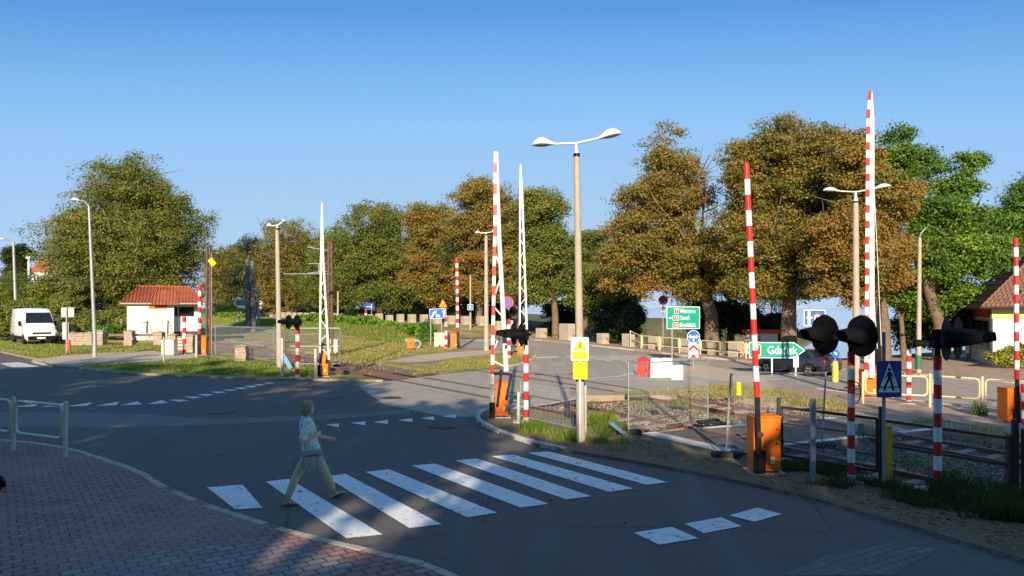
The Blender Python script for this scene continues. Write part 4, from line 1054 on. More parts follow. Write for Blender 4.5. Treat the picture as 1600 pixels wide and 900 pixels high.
c = v.p(799, 505); o = plate(r, rrect(5 * v.k, 8 * v.k, .01, 1), M_SIGNWHITE, (c.x, .06, c.z), name='striped_plate')
decal(o, [[(-.10, z), (.10, z + .06), (.10, z + .13), (-.10, z + .07)] for z in (-.15, .02)], M_SIGNRED, 'stripe')
# distant green sign, round ban sign and dark blue sign in front of the far trees
v = V(385, 510, .95, Y=105); r = thing('direction_sign', 'small distant green direction sign left of the dark pole pair', 'direction sign', v.loc)
c = v.p(377, 473); w, h = 18.5 * v.k, 10.5 * v.k; o = plate(r, rrect(w, h, .05), M_SIGNWHITE, (c.x, -.08, c.z)); decal(o, [rrect(w - .1, h - .1, .04)], M_SIGNGREEN, 'green_field')
decal(o, [rrect(.36, .28, .02, 1, -w * .18, h * .2), rrect(.36, .28, .02, 1, -w * .18, -h * .2)], M_SIGNRED, 'route_number', -.006); post(r, (0, 0), c.z, .05, M_SIGNBACK); q = v.p(373, 500); post(r, (q.x, 0), c.z, .05, M_SIGNBACK)
v = V(407, 505, .95, Y=112); r = thing('traffic_sign', 'distant round red ringed ban sign with a white plate, right of the dark pole pair', 'road sign', v.loc)
c = v.p(407, 473); o = plate(r, disc(.40, 24), M_SIGNRED, (0, -.06, c.z)); decal(o, [disc(.29, 24)], M_SIGNWHITE, 'white_field'); decal(o, [rrect(.34, .13, .02, 1)], M_BLACK, 'symbol', -.006); post(r, (0, 0), c.z, .04, M_SIGNBACK)
o = plate(r, rrect(.46, .4, .02, 1), M_SIGNWHITE, (0, -.06, v.p(407, 481).z), name='small_plate')
v = V(577, 505, .95, Y=99); r = thing('traffic_sign', 'dark blue sign in the shadow of the trees above the hedge', 'road sign', v.loc)
c = v.p(576, 479); w, h = 14.5 * v.k, 11 * v.k; o = plate(r, rrect(w, h, .04), M_SIGNNAVY, (0, -.06, c.z)); decal(o, [[(-w * .3, -.05), (w * .2, -.05), (w * .2, .02), (-w * .3, .02)], [(w * .2, -h * .3), (w * .26, -h * .3), (w * .26, h * .3), (w * .2, h * .3)]], M_SIGNWHITE, 'road_lines'); post(r, (.3, .03), c.z + .3, .045, M_SIGNBACK)
for px, t_, py, lb in ((571.5, 484, 505, 'small red and white marker post under the dark blue sign'), (373, 486, 498, 'small red and white marker post under the distant green sign')):
    v = V(px, py, .95, Y=98 if px > 500 else 112); b = MB(); striped(b, (0, 0, -.05), (0, 0, v.h(t_)), 1.8 * v.k, 4, 1, 8); o = b.build('marker_post', [M_RED, M_WHITE], smooth=40); o.location = v.loc; tag(o, lb, 'marker post')
# sign seen from behind, by the van
v = V(104, 555); r = thing('traffic_sign', 'grey backs of two sign boards on a post beside the lawn, red band below', 'road sign', v.loc, R(14))
post(r, (0, 0), v.h(480), .05, M_SIGNBACK)
c = v.p(105, 488); o = plate(r, rrect(18 * v.k, 15 * v.k, .05), M_SIGNBACK, (c.x, .06, c.z), name='board'); c = v.p(102, 517); o = plate(r, rrect(9 * v.k, 27 * v.k, .04), M_SIGNBACK, (c.x, .06, c.z), name='board')
b = MB(); b.lathe([(.08, v.h(549)), (.12, v.h(548)), (.12, v.h(532)), (.08, v.h(531))], 12); o = b.build('band', mat('faded_red_orange', (.62, .10, .04), .6), r, smooth=40); o.location = (.12, 0, 0)
# no parking sign partly hidden by leaves
v = V(1036, 545, .1, Y=60); r = thing('traffic_sign', 'shaded round no stopping sign hanging among leaves above the green sign', 'road sign', v.loc)
c = v.p(1036, 469); s_ = 7.5 * v.k; o = plate(r, disc(s_), M_SIGNRED, (0, -.05, c.z)); decal(o, [disc(s_ * .8)], M_SIGNNAVY, 'blue_field'); decal(o, [[(-s_ * .6, -s_ * .5), (-s_ * .5, -s_ * .6), (s_ * .6, s_ * .5), (s_ * .5, s_ * .6)], [(-s_ * .6, s_ * .5), (-s_ * .5, s_ * .6), (s_ * .6, -s_ * .5), (s_ * .5, -s_ * .6)]], M_SIGNRED, 'cross_bars', -.006); post(r, (0, 0), c.z, .04, M_SIGNBACK)
o = plate(r, rrect(.35, .4, .02, 1), M_SIGNBACK, (0, -.05, c.z - .75), name='small_plate')

# ---------------------------------------------------------------- railings
def railing(label, pA, pB, post_top, n_frames, m, r_=.03, group='cream tubular railings', z0=.1, ends=(True, True), lo=.36, hi=1.02):
    """posts with a rounded frame hung between each pair; world positions"""
    A, B = Vector((*pA, 0)), Vector((*pB, 0)); out = []
    for i in range(n_frames):
        a = A.lerp(B, i / n_frames); c = A.lerp(B, (i + 1) / n_frames); t_ = (c - a); L = t_.length; ang = math.atan2(t_.y, t_.x)
        za, zc = gz(a.x) + z0, gz(c.x) + z0
        r = thing('railing', label[i] if isinstance(label, (list, tuple)) else label, 'railing', (a.x, a.y, za), ang, group)
        slope = (zc - za) / L; H = post_top
        b = MB(); rr = random.Random(i + int(L * 100)); b.tube([(0, 0, -.15), (rr.uniform(-.03, .03), rr.uniform(-.015, .015), H)], r_ * 1.35, 10); b.build('post', m, r, smooth=45)
        if i == n_frames - 1 and ends[1]:
            b = MB(); b.tube([(L, 0, -.15 + slope * L), (L + rr.uniform(-.03, .03), 0, H + slope * L)], r_ * 1.35, 10); b.build('post', m, r, smooth=45)
        P = rrect(L - r_ * 5.5, (hi - lo) * H / 1.1, .15, 5, L / 2, (hi + lo) / 2 * H / 1.1)
        b = MB(); b.tube([(x, rr.uniform(-.002, .002), z + slope * x) for x, z in P], r_, 8, closed=True); b.build('frame', m, r, smooth=45)
        out.append(r)
    return out
railing(['pale tubular railing section at the left edge of the red pavement, nearer the frame edge', 'pale tubular railing section on the red pavement, nearest the zebra crossing'],
        (-12.35, 16.75), G(102, 722), 1.14, 2, mat('pale_cream_paint', (.68, .64, .48), .45, var=.1, scale=6, wear=(.36, .33, .2), wearamt=.62), .032, 'pale railing sections on the red pavement')
pts = [G(1348, 634), G(1453, 639), G(1535, 646), G(1640, 655)]
railing(['cream railing section right of the orange cabinet with the tall lattice boom', ], pts[0], pts[1], 1.15, 1, M_CREAM, .034, 'cream railing sections along the tracks')
railing(['cream railing section behind the near signal with hoods pointing right'], pts[1], pts[2], 1.2, 1, M_CREAM, .034, 'cream railing sections along the tracks')
railing(['cream railing section behind the rightmost orange cabinet'], pts[2], pts[3], 1.2, 1, M_CREAM, .034, 'cream railing sections along the tracks')
ra = PN(1002, 42.6); rb = PN(1205, 42.6)
railing(['cream lakeside railing section, %s' % q for q in ('leftmost one, nearest the stone bollards', 'left of the green town sign', 'directly behind the green town sign post', 'behind the round blue arrow sign', 'left of the striped barrier pole', 'meeting the green arrow sign')], ra, rb, 1.15, 6, M_CREAM, .036, 'cream railing sections by the lake')
# sloping handrail that leads down to the lake
a = Vector((*PN(985, 43.2), 0)); c = Vector((*PN(1004, 45.5), 0)); r = thing('handrail', 'pale sloping handrail at the head of the lake steps, left end of the railing', 'handrail', (a.x, a.y, gz(a.x) + .1))
b = MB(); d_ = c - a; b.tube([(0, 0, -.1), (0, 0, 1.35)], .045, 8); b.tube([(0, 0, 1.35), (d_.x, d_.y, .75)], .04, 8); b.tube([(0, 0, .75), (d_.x, d_.y, .15)], .035, 8); b.tube([(d_.x, d_.y, -.3), (d_.x, d_.y, .75)], .04, 8); b.build('rail', M_CREAM, r, smooth=45)

# ---------------------------------------------------------------- stone bollards with chains
def bollard_mesh(w, h, seed):
    b = MB(); rr = random.Random(seed)
    b.box((0, 0, h * .5 - .1), (w, w * .8, h + .2)); return b
protos = []
bi = 0; prev = None; chain_n = 0
names_ord = ['first', 'second', 'third', 'fourth', 'fifth', 'sixth', 'seventh', 'eighth', 'ninth', 'tenth', 'eleventh', 'twelfth', 'thirteenth', 'fourteenth', 'fifteenth', 'sixteenth', 'seventeenth', 'eighteenth', 'nineteenth', 'twentieth']
pxs = [848, 885, 942, 982]
s_list = [toSN(*PN(1150, 43.9))[0], toSN(*PN(1118, 43.9))[0], toSN(*PN(1075, 43.9))[0], toSN(*PN(1024, 43.9))[0], toSN(*PN(982, 43.9))[0], toSN(*PN(942, 43.9))[0], toSN(*PN(886, 43.9))[0], toSN(*PN(846, 43.9))[0]]
s0_ = toSN(*PN(778, 43.9))[0]
s_list += [s0_ - 3.4 * i for i in range(36)]
rr = random.Random(8); boll0 = None
for i, s_ in enumerate(s_list):
    x, y = SN(s_, 43.9); pxx = CX + F_PX * x / y
    zz = parkz(s_, 47) - .0 if s_ < -66 else gz(x) + .10
    w, h = .95, 1.0
    lab = 'squat concrete bollard of the lakeside row, %s'
    if i < 8: det = ('beside the green arrow sign', 'behind the railing left of the striped barrier pole', 'behind the round blue arrow sign', 'behind the green town sign', 'at the left end of the cream railing', 'just right of the concrete lamp pole', 'directly left of the concrete lamp pole', 'second left of the concrete lamp pole')[i]
    else:
        k = i - 8; det = (names_ord[k] if k < 20 else ('twenty-' + names_ord[k - 20] if k < 29 else 'thirty-' + (names_ord[k - 30] if k > 29 else 'th'))) + ' to the left of the banded lattice barrier'
        if k == 29: det = 'thirtieth to the left of the banded lattice barrier'
    if boll0 is None:
        r = thing('stone_bollard', lab % det, 'bollard', (x, y, zz), math.atan2(D.y, D.x), 'concrete bollards along the lakeside pavement')
        b = bollard_mesh(w, h, 1); b.build('block', M_CONC, r, bevel=.04); boll0 = r
    else:
        r = dup(boll0, (x, y, zz), math.atan2(D.y, D.x) + rr.uniform(-.08, .08), lab % det)
    k_ = rr.uniform(.9, 1.12); 
    if i == 6: k_ = 1.0; r.scale = (1.7, 1, 1.55)
    else: r.scale = (k_, 1, rr.uniform(.92, 1.12))
    if prev is not None and i < 9:
        pa, pb = Vector(prev), Vector((x, y, zz)); P = []
        for j in range(11): t_ = j / 10; q = pa.lerp(pb, t_); q.z += .72 - .38 * 4 * t_ * (1 - t_); P.append(q - pa)
        b = MB(); b.tube(P, .022, 5); o = b.build('chain', M_DARKSTEEL, smooth=60); o.location = pa
        tag(o, 'dark chain sagging between two lakeside bollards, ' + ('by the green arrow sign', 'behind the striped barrier pole', 'under the round blue arrow sign', 'behind the green town sign', 'left of the cream railing', 'right of the concrete lamp pole', 'behind the concrete lamp pole', 'left of the tall bollard')[i - 1], 'chain', 'sagging chains of the lakeside bollards')
    prev = (x, y, zz)

# ---------------------------------------------------------------- mobile wire fences, posts, gate
def wire_panel(parent, A, B, z0, z1, dx, dzs, r_=.003, m=None, name='wire_mesh', tilt=0.):
    """upright and level wires between local points A and B (xy)"""
    A = Vector((*A, 0)); B = Vector((*B, 0)); L = (B - A).length; t_ = (B - A) / L; b = MB()
    n = max(2, int(L / dx)); dzv = (B.z - A.z)
    def P(u, z): q = A + t_ * u; return (q.x, q.y + tilt * z, z)
    for i in range(1, n): b.tube([P(L * i / n, z0), P(L * i / n, z1)], r_, 3, cap=False)
    z = z0
    while z <= z1 + 1e-4: b.tube([P(0, z), P(L, z)], r_, 3, cap=False); z += dzs
    return b.build(name, m or M_GALV, parent)
def mobile_fence(label, pa, pb, h, foot=True, lean=0., extra=None, mid=True, m=None, z0=.06):
    A = Vector((*pa, gz(pa[0]) + z0)); B = Vector((*pb, gz(pb[0]) + z0))
    r = thing('mobile_fence', label, 'wire fence', tuple(A), 0, 'mobile wire fence panels'); b_ = B - A
    sl = b_.z / b_.xy.length; L = b_.xy.length; u = Vector((b_.x / L, b_.y / L, sl)); up = Vector((lean * u.x, lean * u.y, 1))
    def P(t_, z): return Vector((0, 0, 0)) + u * (t_ * L) + up * z
    b = MB(); f = .021
    for t_ in (0, 1): b.tube([P(t_, .02), P(t_, h)], f, 8)
    for z in (.12, h * .52, h - .02) if mid else (.12, h - .02): b.tube([P(0, z), P(1, z)], f * .8, 8)
    b.build('frame', m or M_GALV, r, smooth=45)
    b = MB(); far_ = A.y > 28; n = int(L / (.10 if far_ else .055))
    for i in range(1, n): b.tube([P(i / n, .12), P(i / n, h - .02)], .0020, 3, cap=False)
    z = .12
    while z < h: b.tube([P(0, z), P(1, z)], .0020, 3, cap=False); z += .22
    b.build('wire_mesh', M_GREYPAINT, r)
    if foot:
        for t_ in (0, 1):
            q = P(t_, 0); b = MB(); b.box((q.x, q.y - .03, q.z + .05), (.62, .24, .14)); b.build('foot_block', M_DARKRUBBER, r, bevel=.03)
    return r, P
r, P = mobile_fence('wire fence panel standing upright on the ballast between lamp pole and near barrier', G(982, 682), G(1106, 664), 1.78)
q = P(.58, 1.48); b = MB(); b.box((q.x, q.y - .03, q.z - .02), (.32, .02, .40)); b.build('notice_board', mat('pale_blue_plastic', (.55, .62, .72), .5, var=.08), r)
r, P = mobile_fence('leaning wire fence panel behind the orange cabinet of the near barrier', G(1134, 718), G(1284, 702), 1.78, lean=.09, m=M_GREYPAINT)
q = P(.08, 1.45); b = MB(); b.box((q.x, q.y - .03, q.z), (.09, .02, .28)); b.build('tag', M_SIGNYELLOW, r)
mobile_fence('wire fence panel at the kerb corner between grey post and warning signs', G(813, 660), G(909, 683), 1.12, foot=False, mid=False)
mobile_fence('wire fence panel in front of the white hut, left of the stone pillar', G(331, 563), G(428, 566), 1.95)
mobile_fence('second wire fence panel, behind the stone pillar by the railway', G(336, 556), G(440, 572), 1.9, foot=False)
mobile_fence('wire fence panel behind the white lattice barrier left of the crossing', G(432, 574), G(531, 574), 2.0)
def grey_post(label, px, py, top, w_px, m=None, lean=0):
    v = V(px, py); b = MB(); w = w_px * v.k; h = v.h(top)
    b.bar((0, 0, -.1), (lean, 0, h), w, w * .8, up=(0, 1, 0)); b.box((lean, 0, h), (w * 1.15, w, .015)); b.box((lean * .6 + w * .5, -.01, h * .55), (.03, .05, .05))
    o = b.build('fence_post', m or M_GALV, bevel=.006); o.location = v.loc; return tag(o, label, 'fence post')
grey_post('bare grey steel post at the kerb corner right of the banded lattice barrier', 810, 665, 612, 4.5)
grey_post('grey steel post right of the yellow warning signs', 914, 690, 598, 5)
grey_post('grey steel post in the weeds between near barrier and signal', 1270, 756, 624, 7.5, M_GREYPAINT)
grey_post('grey steel post beside the slanting blue plank by the railway', 441, 590, 528, 4)
grey_post('thin grey post left of the pale cabinet at the lawn', 256, 569, 526, 2.2)
grey_post('short grey post right of the striped post at the hut', 307, 560, 524, 3.4)
grey_post('grey steel post left of the orange cabinet of the white barrier', 493, 593, 545, 4)
grey_post('yellow marker post behind the pedestrian sign', 1388, 752, 666, 9, M_YELLOW)
def plank(label, p0, p1, w, m, t=.03):
    b = MB(); p0, p1 = Vector(p0), Vector(p1); b.bar((0, 0, 0), p1 - p0, w, t, up=(0, -1, .3)); o = b.build('plank', m, bevel=.006); o.location = p0; return tag(o, label, 'plank')
v = V(898, 688); plank('faded blue plank leaning against the grey post by the warning signs', (v.X, v.Y, v.z), (v.X + .22, v.Y + .05, v.z + v.h(622)), .11, M_BLUEMETAL)
v = V(983, 688); plank('blue plank with rusty edge lying tilted in the weeds by the ballast', (v.X, v.Y, v.z), (v.X - .40, v.Y + .5, v.z + .30), .09, M_BLUEMETAL)
v = V(455, 578); plank('long faded blue plank slanting down from the wire fence by the railway', (v.X, v.Y, v.z), (v.X - .85, v.Y + .4, v.z + 1.15), .22, M_BLUEMETAL)

# dark gate and rail fence with chain-link
def chainlink(parent, A, B, z0, z1, m, step=.085, r_=.0035, name='chain_link'):
    A = Vector((*A, 0)); B = Vector((*B, 0)); L = (B - A).length; u = (B - A) / L; H = z1 - z0; b = MB(); n = int((L + H) / step)
    for i in range(n):
        for sgn in (1, -1):
            if sgn > 0: x0 = i * step - H; pa = (x0, 0); pb = (x0 + H, H)
            else: x0 = i * step; pa = (x0, 0); pb = (x0 - H, H)
            (xa, za), (xb, zb) = pa, pb; s_ = (zb - za) / (xb - xa)
            lo, hi = sorted((xa, xb)); lo2, hi2 = max(lo, 0), min(hi, L)
            if hi2 - lo2 < .02: continue
            fz = lambda x: z0 + za + (x - xa) * s_
            p_, q_ = A + u * lo2, A + u * hi2
            b.tube([(p_.x, p_.y, fz(lo2)), (q_.x, q_.y, fz(hi2))], r_, 3, cap=False)
    return b.build(name, m, parent)
ga, gb = G(1218, 722), G(1374, 748)
A = Vector((*ga, gz(ga[0]) + .06)); B = Vector((*gb, gz(gb[0]) + .06)); d_ = B - A
r = thing('wire_gate', 'dark steel gate with chain-link infill in front of the tracks, left of the pedestrian sign', 'gate', tuple(A))
b = MB(); h = 1.12
for t_ in (.02, .985): p = d_ * t_; b.bar((p.x, p.y, p.z + .08), (p.x, p.y, p.z + h), .07, .05)
for z in (.09, h): b.bar((d_.x * .02, d_.y * .02, z), (d_.x * .985, d_.y * .985, z + d_.z), .06, .05)
for z in (.40, .78): b.tube([(0, 0, z), (d_.x * .985, d_.y * .985, z + d_.z)], .012, 6)
b.build('frame', M_DARKSTEEL, r)
chainlink(r, (0, 0), (d_.x * .98, d_.y * .98), .1, h, M_GREYPAINT)
q = d_ * .82; b = MB(); b.box((q.x, q.y - .03, .80), (.13, .015, .26)); b.build('notice_plate', mat('old_notice', (.42, .40, .28), .6), r)
for px, py, t_, lb in ((1217, 722, 622, 'dark green gate post at the left end of the wire gate'), (1376, 750, 636, 'dark gate post at the right end of the wire gate, behind the pedestrian sign')):
    grey_post(lb, px, py, t_, 5.5, mat('dark_green_steel', (.035, .05, .035), .55, metal=.3, var=.25, wear=(.10, .06, .03), wearamt=.66))
fb = G(1577, 782); B2 = Vector((*fb, gz(fb[0]) + .06)); A2 = B.copy(); d2 = B2 - A2
r = thing('rail_fence', 'rusty rail fence with chain-link between the pedestrian sign and the right edge', 'fence', tuple(A2))
b = MB()
for z in (.62, 1.10): b.bar((0, 0, z), (d2.x, d2.y, d2.z + z - .04), .06, .05)
b.build('rails', M_RUST, r)
b = MB(); b.bar((d2.x, d2.y, d2.z - .2), (d2.x, d2.y, d2.z + 1.12), .09, .09); b.build('post', M_RUST, r)
b = MB(); e = d2 * 1.04; b.bar((e.x, e.y, d2.z - .2), (e.x, e.y, d2.z + 1.4), .085, .085); e = d2 * 1.10; b.bar((e.x, e.y, d2.z - .2), (e.x, e.y, d2.z + 1.25), .06, .06); b.build('post', M_DARKSTEEL, r)
b = MB(); b.bar((d2.x, d2.y, d2.z + .95), (d2.x * 1.5, d2.y * 1.5, d2.z * 1.5 + .9), .06, .05); b.build('rails', M_RUST, r)
chainlink(r, (0, 0), (d2.x * .30, d2.y * .30), .66, 1.08, M_GREYPAINT)

# water-filled plastic road barriers
def water_barrier(label, px, py, w, h_, m, rz, hole=None):
    v = V(px, py, .012); W_ = w * v.k; H = h_ * v.k; r = thing('road_barrier', label, 'plastic road barrier', v.loc, rz, 'plastic water filled road barriers')
    rings = [[(x * W_ / 2 * k, y * d, z * H) for x, y in ((-1, -1), (1, -1), (1, 1), (-1, 1))] for z, d, k in ((0, .27, 1.0), (.18, .27, 1.0), (.24, .22, .985), (.55, .16, .965), (.95, .10, .94), (1, .09, .93))]
    b = MB(); b.loft(rings); body = b.build('body', m, r, bevel=.02, seg=2)
    b = MB()
    for x in (-.3, 0, .3): b.bar((x * W_, -.235, .25 * H), (x * W_, -.125, .92 * H), .08, .03, up=(1, 0, 0))
    b.build('rib', m, body)
    b = MB(); b.cyl((0, 0, H), (0, 0, H + .04), .05, n=12); b.build('filler_cap', M_BLACK, r)
    if hole: b = MB(); b.cyl((hole[0] * W_, -.24, hole[1] * H), (hole[0] * W_, -.10, hole[1] * H), .055, n=12); b.build('drain_hole', M_BLACK, r)
    return r
water_barrier('white plastic road barrier at the junction, right of the red one', 1033, 590, 35, 30, mat('white_plastic', (.74, .70, .60), .5, var=.08, wear=(.5, .45, .36), wearamt=.68), R(-3))
water_barrier('red plastic road barrier at the junction, end on beside the white one', 1006, 587, 19, 28, mat('red_plastic', (.60, .04, .03), .5, var=.12, wear=(.5, .15, .12), wearamt=.68), R(-32), hole=(.34, .3))
# orange signal on a stake, and junk beside it
v = V(642, 548, .01); r = thing('marker_sign', 'small orange marker box on a short stake in the dry grass', 'marker', v.loc)
b = MB(); b.box((0, 0, v.h(537)), (.50, .18, .68)); o = b.build('box', M_ORANGE, r, bevel=.03); b = MB(); b.prism([(-.14, .12), (.14, .12), (0, -.15)], -.105, -.09); o2 = b.build('mark', mat('brown_mark', (.25, .07, .01), .5), o); o2.location = (0, 0, v.h(537)); post(r, (0, .02), v.h(541), .03)
v = V(650, 545, .01); b = MB(); b.tube([(.0 + .28 * math.cos(a), .15 * math.sin(a) , .30 + .28 * math.sin(a)) for a in np.linspace(0, 2 * PI, 20)[:-1]], .09, 8, closed=True); o = b.build('cable_drum', M_GREYPAINT, smooth=60); o.location = (v.X, v.Y + .4, v.z); tag(o, 'grey coil leaning behind the small orange marker box', 'coil')
v = V(625, 541, .01); b = MB(); b.box((0, 0, .25), (.9, .5, .35)); o = b.build('crate_base', M_CONC, bevel=.04); o.name = 'concrete_block'; o.location = (v.X + .3, v.Y + 4, v.z); tag(o, 'pale low concrete block in the grass left of the blue lane sign', 'block')
# concrete slabs behind the far barrier
v = V(683, 543, .02, Y=57); b = MB(); b.box((0, 0, .55), (1.15, .10, 1.15)); b.box((.62, .1, .45), (.10, .3, .95)); o = b.build('concrete_slab', M_CONC_L, bevel=.02); o.location = (Xat(690, 57), 57, .02); tag(o, 'pale upright concrete slab behind the leaning striped post', 'slab')
v = V(520, 545, .02, Y=50); b = MB(); b.box((0, 0, .45), (.75, .6, 1.0)); o = b.build('concrete_block', M_CONC_L, bevel=.05); o.location = (Xat(521, 50), 50, .0); tag(o, 'square concrete block in the grass right of the white lattice barrier', 'block')
# ---------------------------------------------------------------- vehicles
def superring(x0, x1, hw, z, n=32, e=4.5):
    P = []
    for i in range(n):
        a = 2 * PI * i / n; c, s_ = math.cos(a), math.sin(a)
        P.append(((x0 + x1) / 2 + (x1 - x0) / 2 * math.copysign(abs(c) ** (2 / e), c), hw * math.copysign(abs(s_) ** (2 / e), s_), z))
    return P
def wheel(parent, at, r_, w, rim_m, side):
    M = Matrix.Translation(Vector(at)) @ Matrix.Rotation(PI / 2 * side, 4, 'X')
    wo = MB(); wo.lathe([(r_ * .62, -w / 2), (r_ * .93, -w / 2), (r_, -w * .36), (r_, w * .36), (r_ * .93, w / 2), (r_ * .62, w / 2)], 28, M); W_ = wo.build('wheel', M_DARKRUBBER, parent, smooth=40)
    b = MB(); b.lathe([(r_ * .66, w * .30), (r_ * .66, w * .46), (r_ * .58, w * .44), (r_ * .57, w * .2), (.02, w * .2)], 28, M)
    for k in range(5):
        a = 2 * PI * k / 5 + .3; p0 = M @ Vector((0, 0, w * .36)); p1 = M @ Vector((math.cos(a) * r_ * .62, math.sin(a) * r_ * .62, w * .40)); b.bar(p0, p1, .075, .05, up=(0, 1, 0))
    b.build('rim', rim_m, W_, smooth=40)
def build_car(label, loc, rz, paint, glass=M_GLASSDARK):
    r = thing('parked_car', label, 'car', loc, rz)
    st = [(-2.31, .72, .62, .40), (-2.27, .93, .74, .30), (-2.1, 1.03, .82, .25), (-1.7, 1.04, .87, .22), (-.9, 1.0, .90, .2), (0, .97, .905, .2), (.8, .955, .90, .2), (1.25, .92, .89, .2), (1.7, .85, .86, .22), (2.05, .77, .80, .24), (2.24, .68, .72, .26), (2.31, .55, .62, .32)]
    rings = []
    for x, zt, w, zb in st:
        zm = (zt + zb) / 2
        half = [(-w * .80, zb), (-w * .95, zb + .07), (-w * 1.0, zm - .05), (-w * .995, zm + .12), (-w * .965, zt - .11), (-w * .90, zt - .02), (-w * .55, zt + .015)]
        rings.append([(x, y, z) for y, z in half] + [(x, 0, zt + .025)] + [(x, -y, z) for y, z in half[::-1]])
    b = MB(); b.loft(rings); body = b.build('body', paint, r, smooth=50)
    sm = body.modifiers.new('s', 'SUBSURF'); sm.levels = 1; sm.render_levels = 2
    b = MB(); b.loft([superring(-1.86, 1.18, .80, .95), superring(-1.72, 1.02, .79, 1.0)]); b.mi(1)
    b.loft([superring(-1.72, 1.02, .79, 1.0), superring(-1.42, .66, .725, 1.19), superring(-1.18, .34, .655, 1.34)], cap=False); b.mi(0)
    b.loft([superring(-1.18, .34, .655, 1.34), superring(-1.02, .16, .60, 1.395), superring(-.8, -.05, .48, 1.43), superring(-.55, -.3, .2, 1.44)]); b.build('cabin', [paint, glass], r, smooth=40)
    b = MB()
    for s_ in (-1, 1):
        b.bar((-.36, s_ * .795, .98), (-.40, s_ * .665, 1.35), .09, .03, up=(0, 1, 0)); b.bar((1.0, s_ * .77, 1.0), (.33, s_ * .64, 1.35), .07, .05, up=(0, 1, 0)); b.bar((-1.60, s_ * .785, 1.0), (-1.10, s_ * .645, 1.35), .16, .04, up=(0, 1, 0)); b.bar((1.0, s_ * .80, .985), (-1.7, s_ * .80, 1.0), .03, .02)
    b.build('window_pillars', paint, r)
    for s_ in (-1, 1):
        for x in (-1.38, 1.38):
            b = MB(); b.cyl((x, s_ * .80, .335), (x, s_ * .912, .335), .375, n=28); b.build('wheel_arch', M_BLACK, r, smooth=40)
            wheel(r, (x, s_ * .83, .315), .315, .2, mat('alloy_rim', (.55, .55, .55), .3, metal=.8, var=.1), -s_)
        b = MB(); b.ell((.74, s_ * .98, 1.0), (.10, .10, .07), 12, 8); b.build('mirror', paint, r, smooth=60)
        b = MB(); b.ell((-2.22, s_ * .62, .83), (.10, .20, .085), 12, 8); b.build('tail_light', mat('tail_light_red', (.55, .01, .015), .15, var=.05), r, smooth=60)
        b = MB(); b.ell((2.14, s_ * .60, .66), (.14, .20, .07), 12, 8); b.build('headlight', mat('headlight_glass', (.6, .6, .6), .1, var=.05), r, smooth=60)
        for x in (-.55, .35): b = MB(); b.box((x, s_ * .912, .82), (.18, .02, .03)); b.build('door_handle', paint, r, bevel=.006)
    b = MB(); b.box((-2.325, 0, .66), (.02, .52, .12)); b.build('number_plate', M_SIGNWHITE, r)
    return r
PAINT_CAR = mat('dark_blue_grey_car_paint', (.035, .038, .055), .28, metal=.3, var=.06, scale=1, coat=.8)
fw = Vector((*G(1200, 579), 0)); rw = Vector((*G(1275, 588), 0)); mid = Vector(PN(1246, 36.4)); hd = -Vector((D.x, D.y))
build_car('dark blue grey saloon car driving along the lake road behind the green arrow sign', (mid.x, mid.y, gz(mid.x) + .006), math.atan2(hd.y, hd.x) - .05, PAINT_CAR)
build_car('dark car parked at the far left edge beyond the white van', (Xat(-36, 66), 66, .06), R(-40), mat('navy_car_paint', (.012, .02, .05), .3, var=.06, coat=.7))

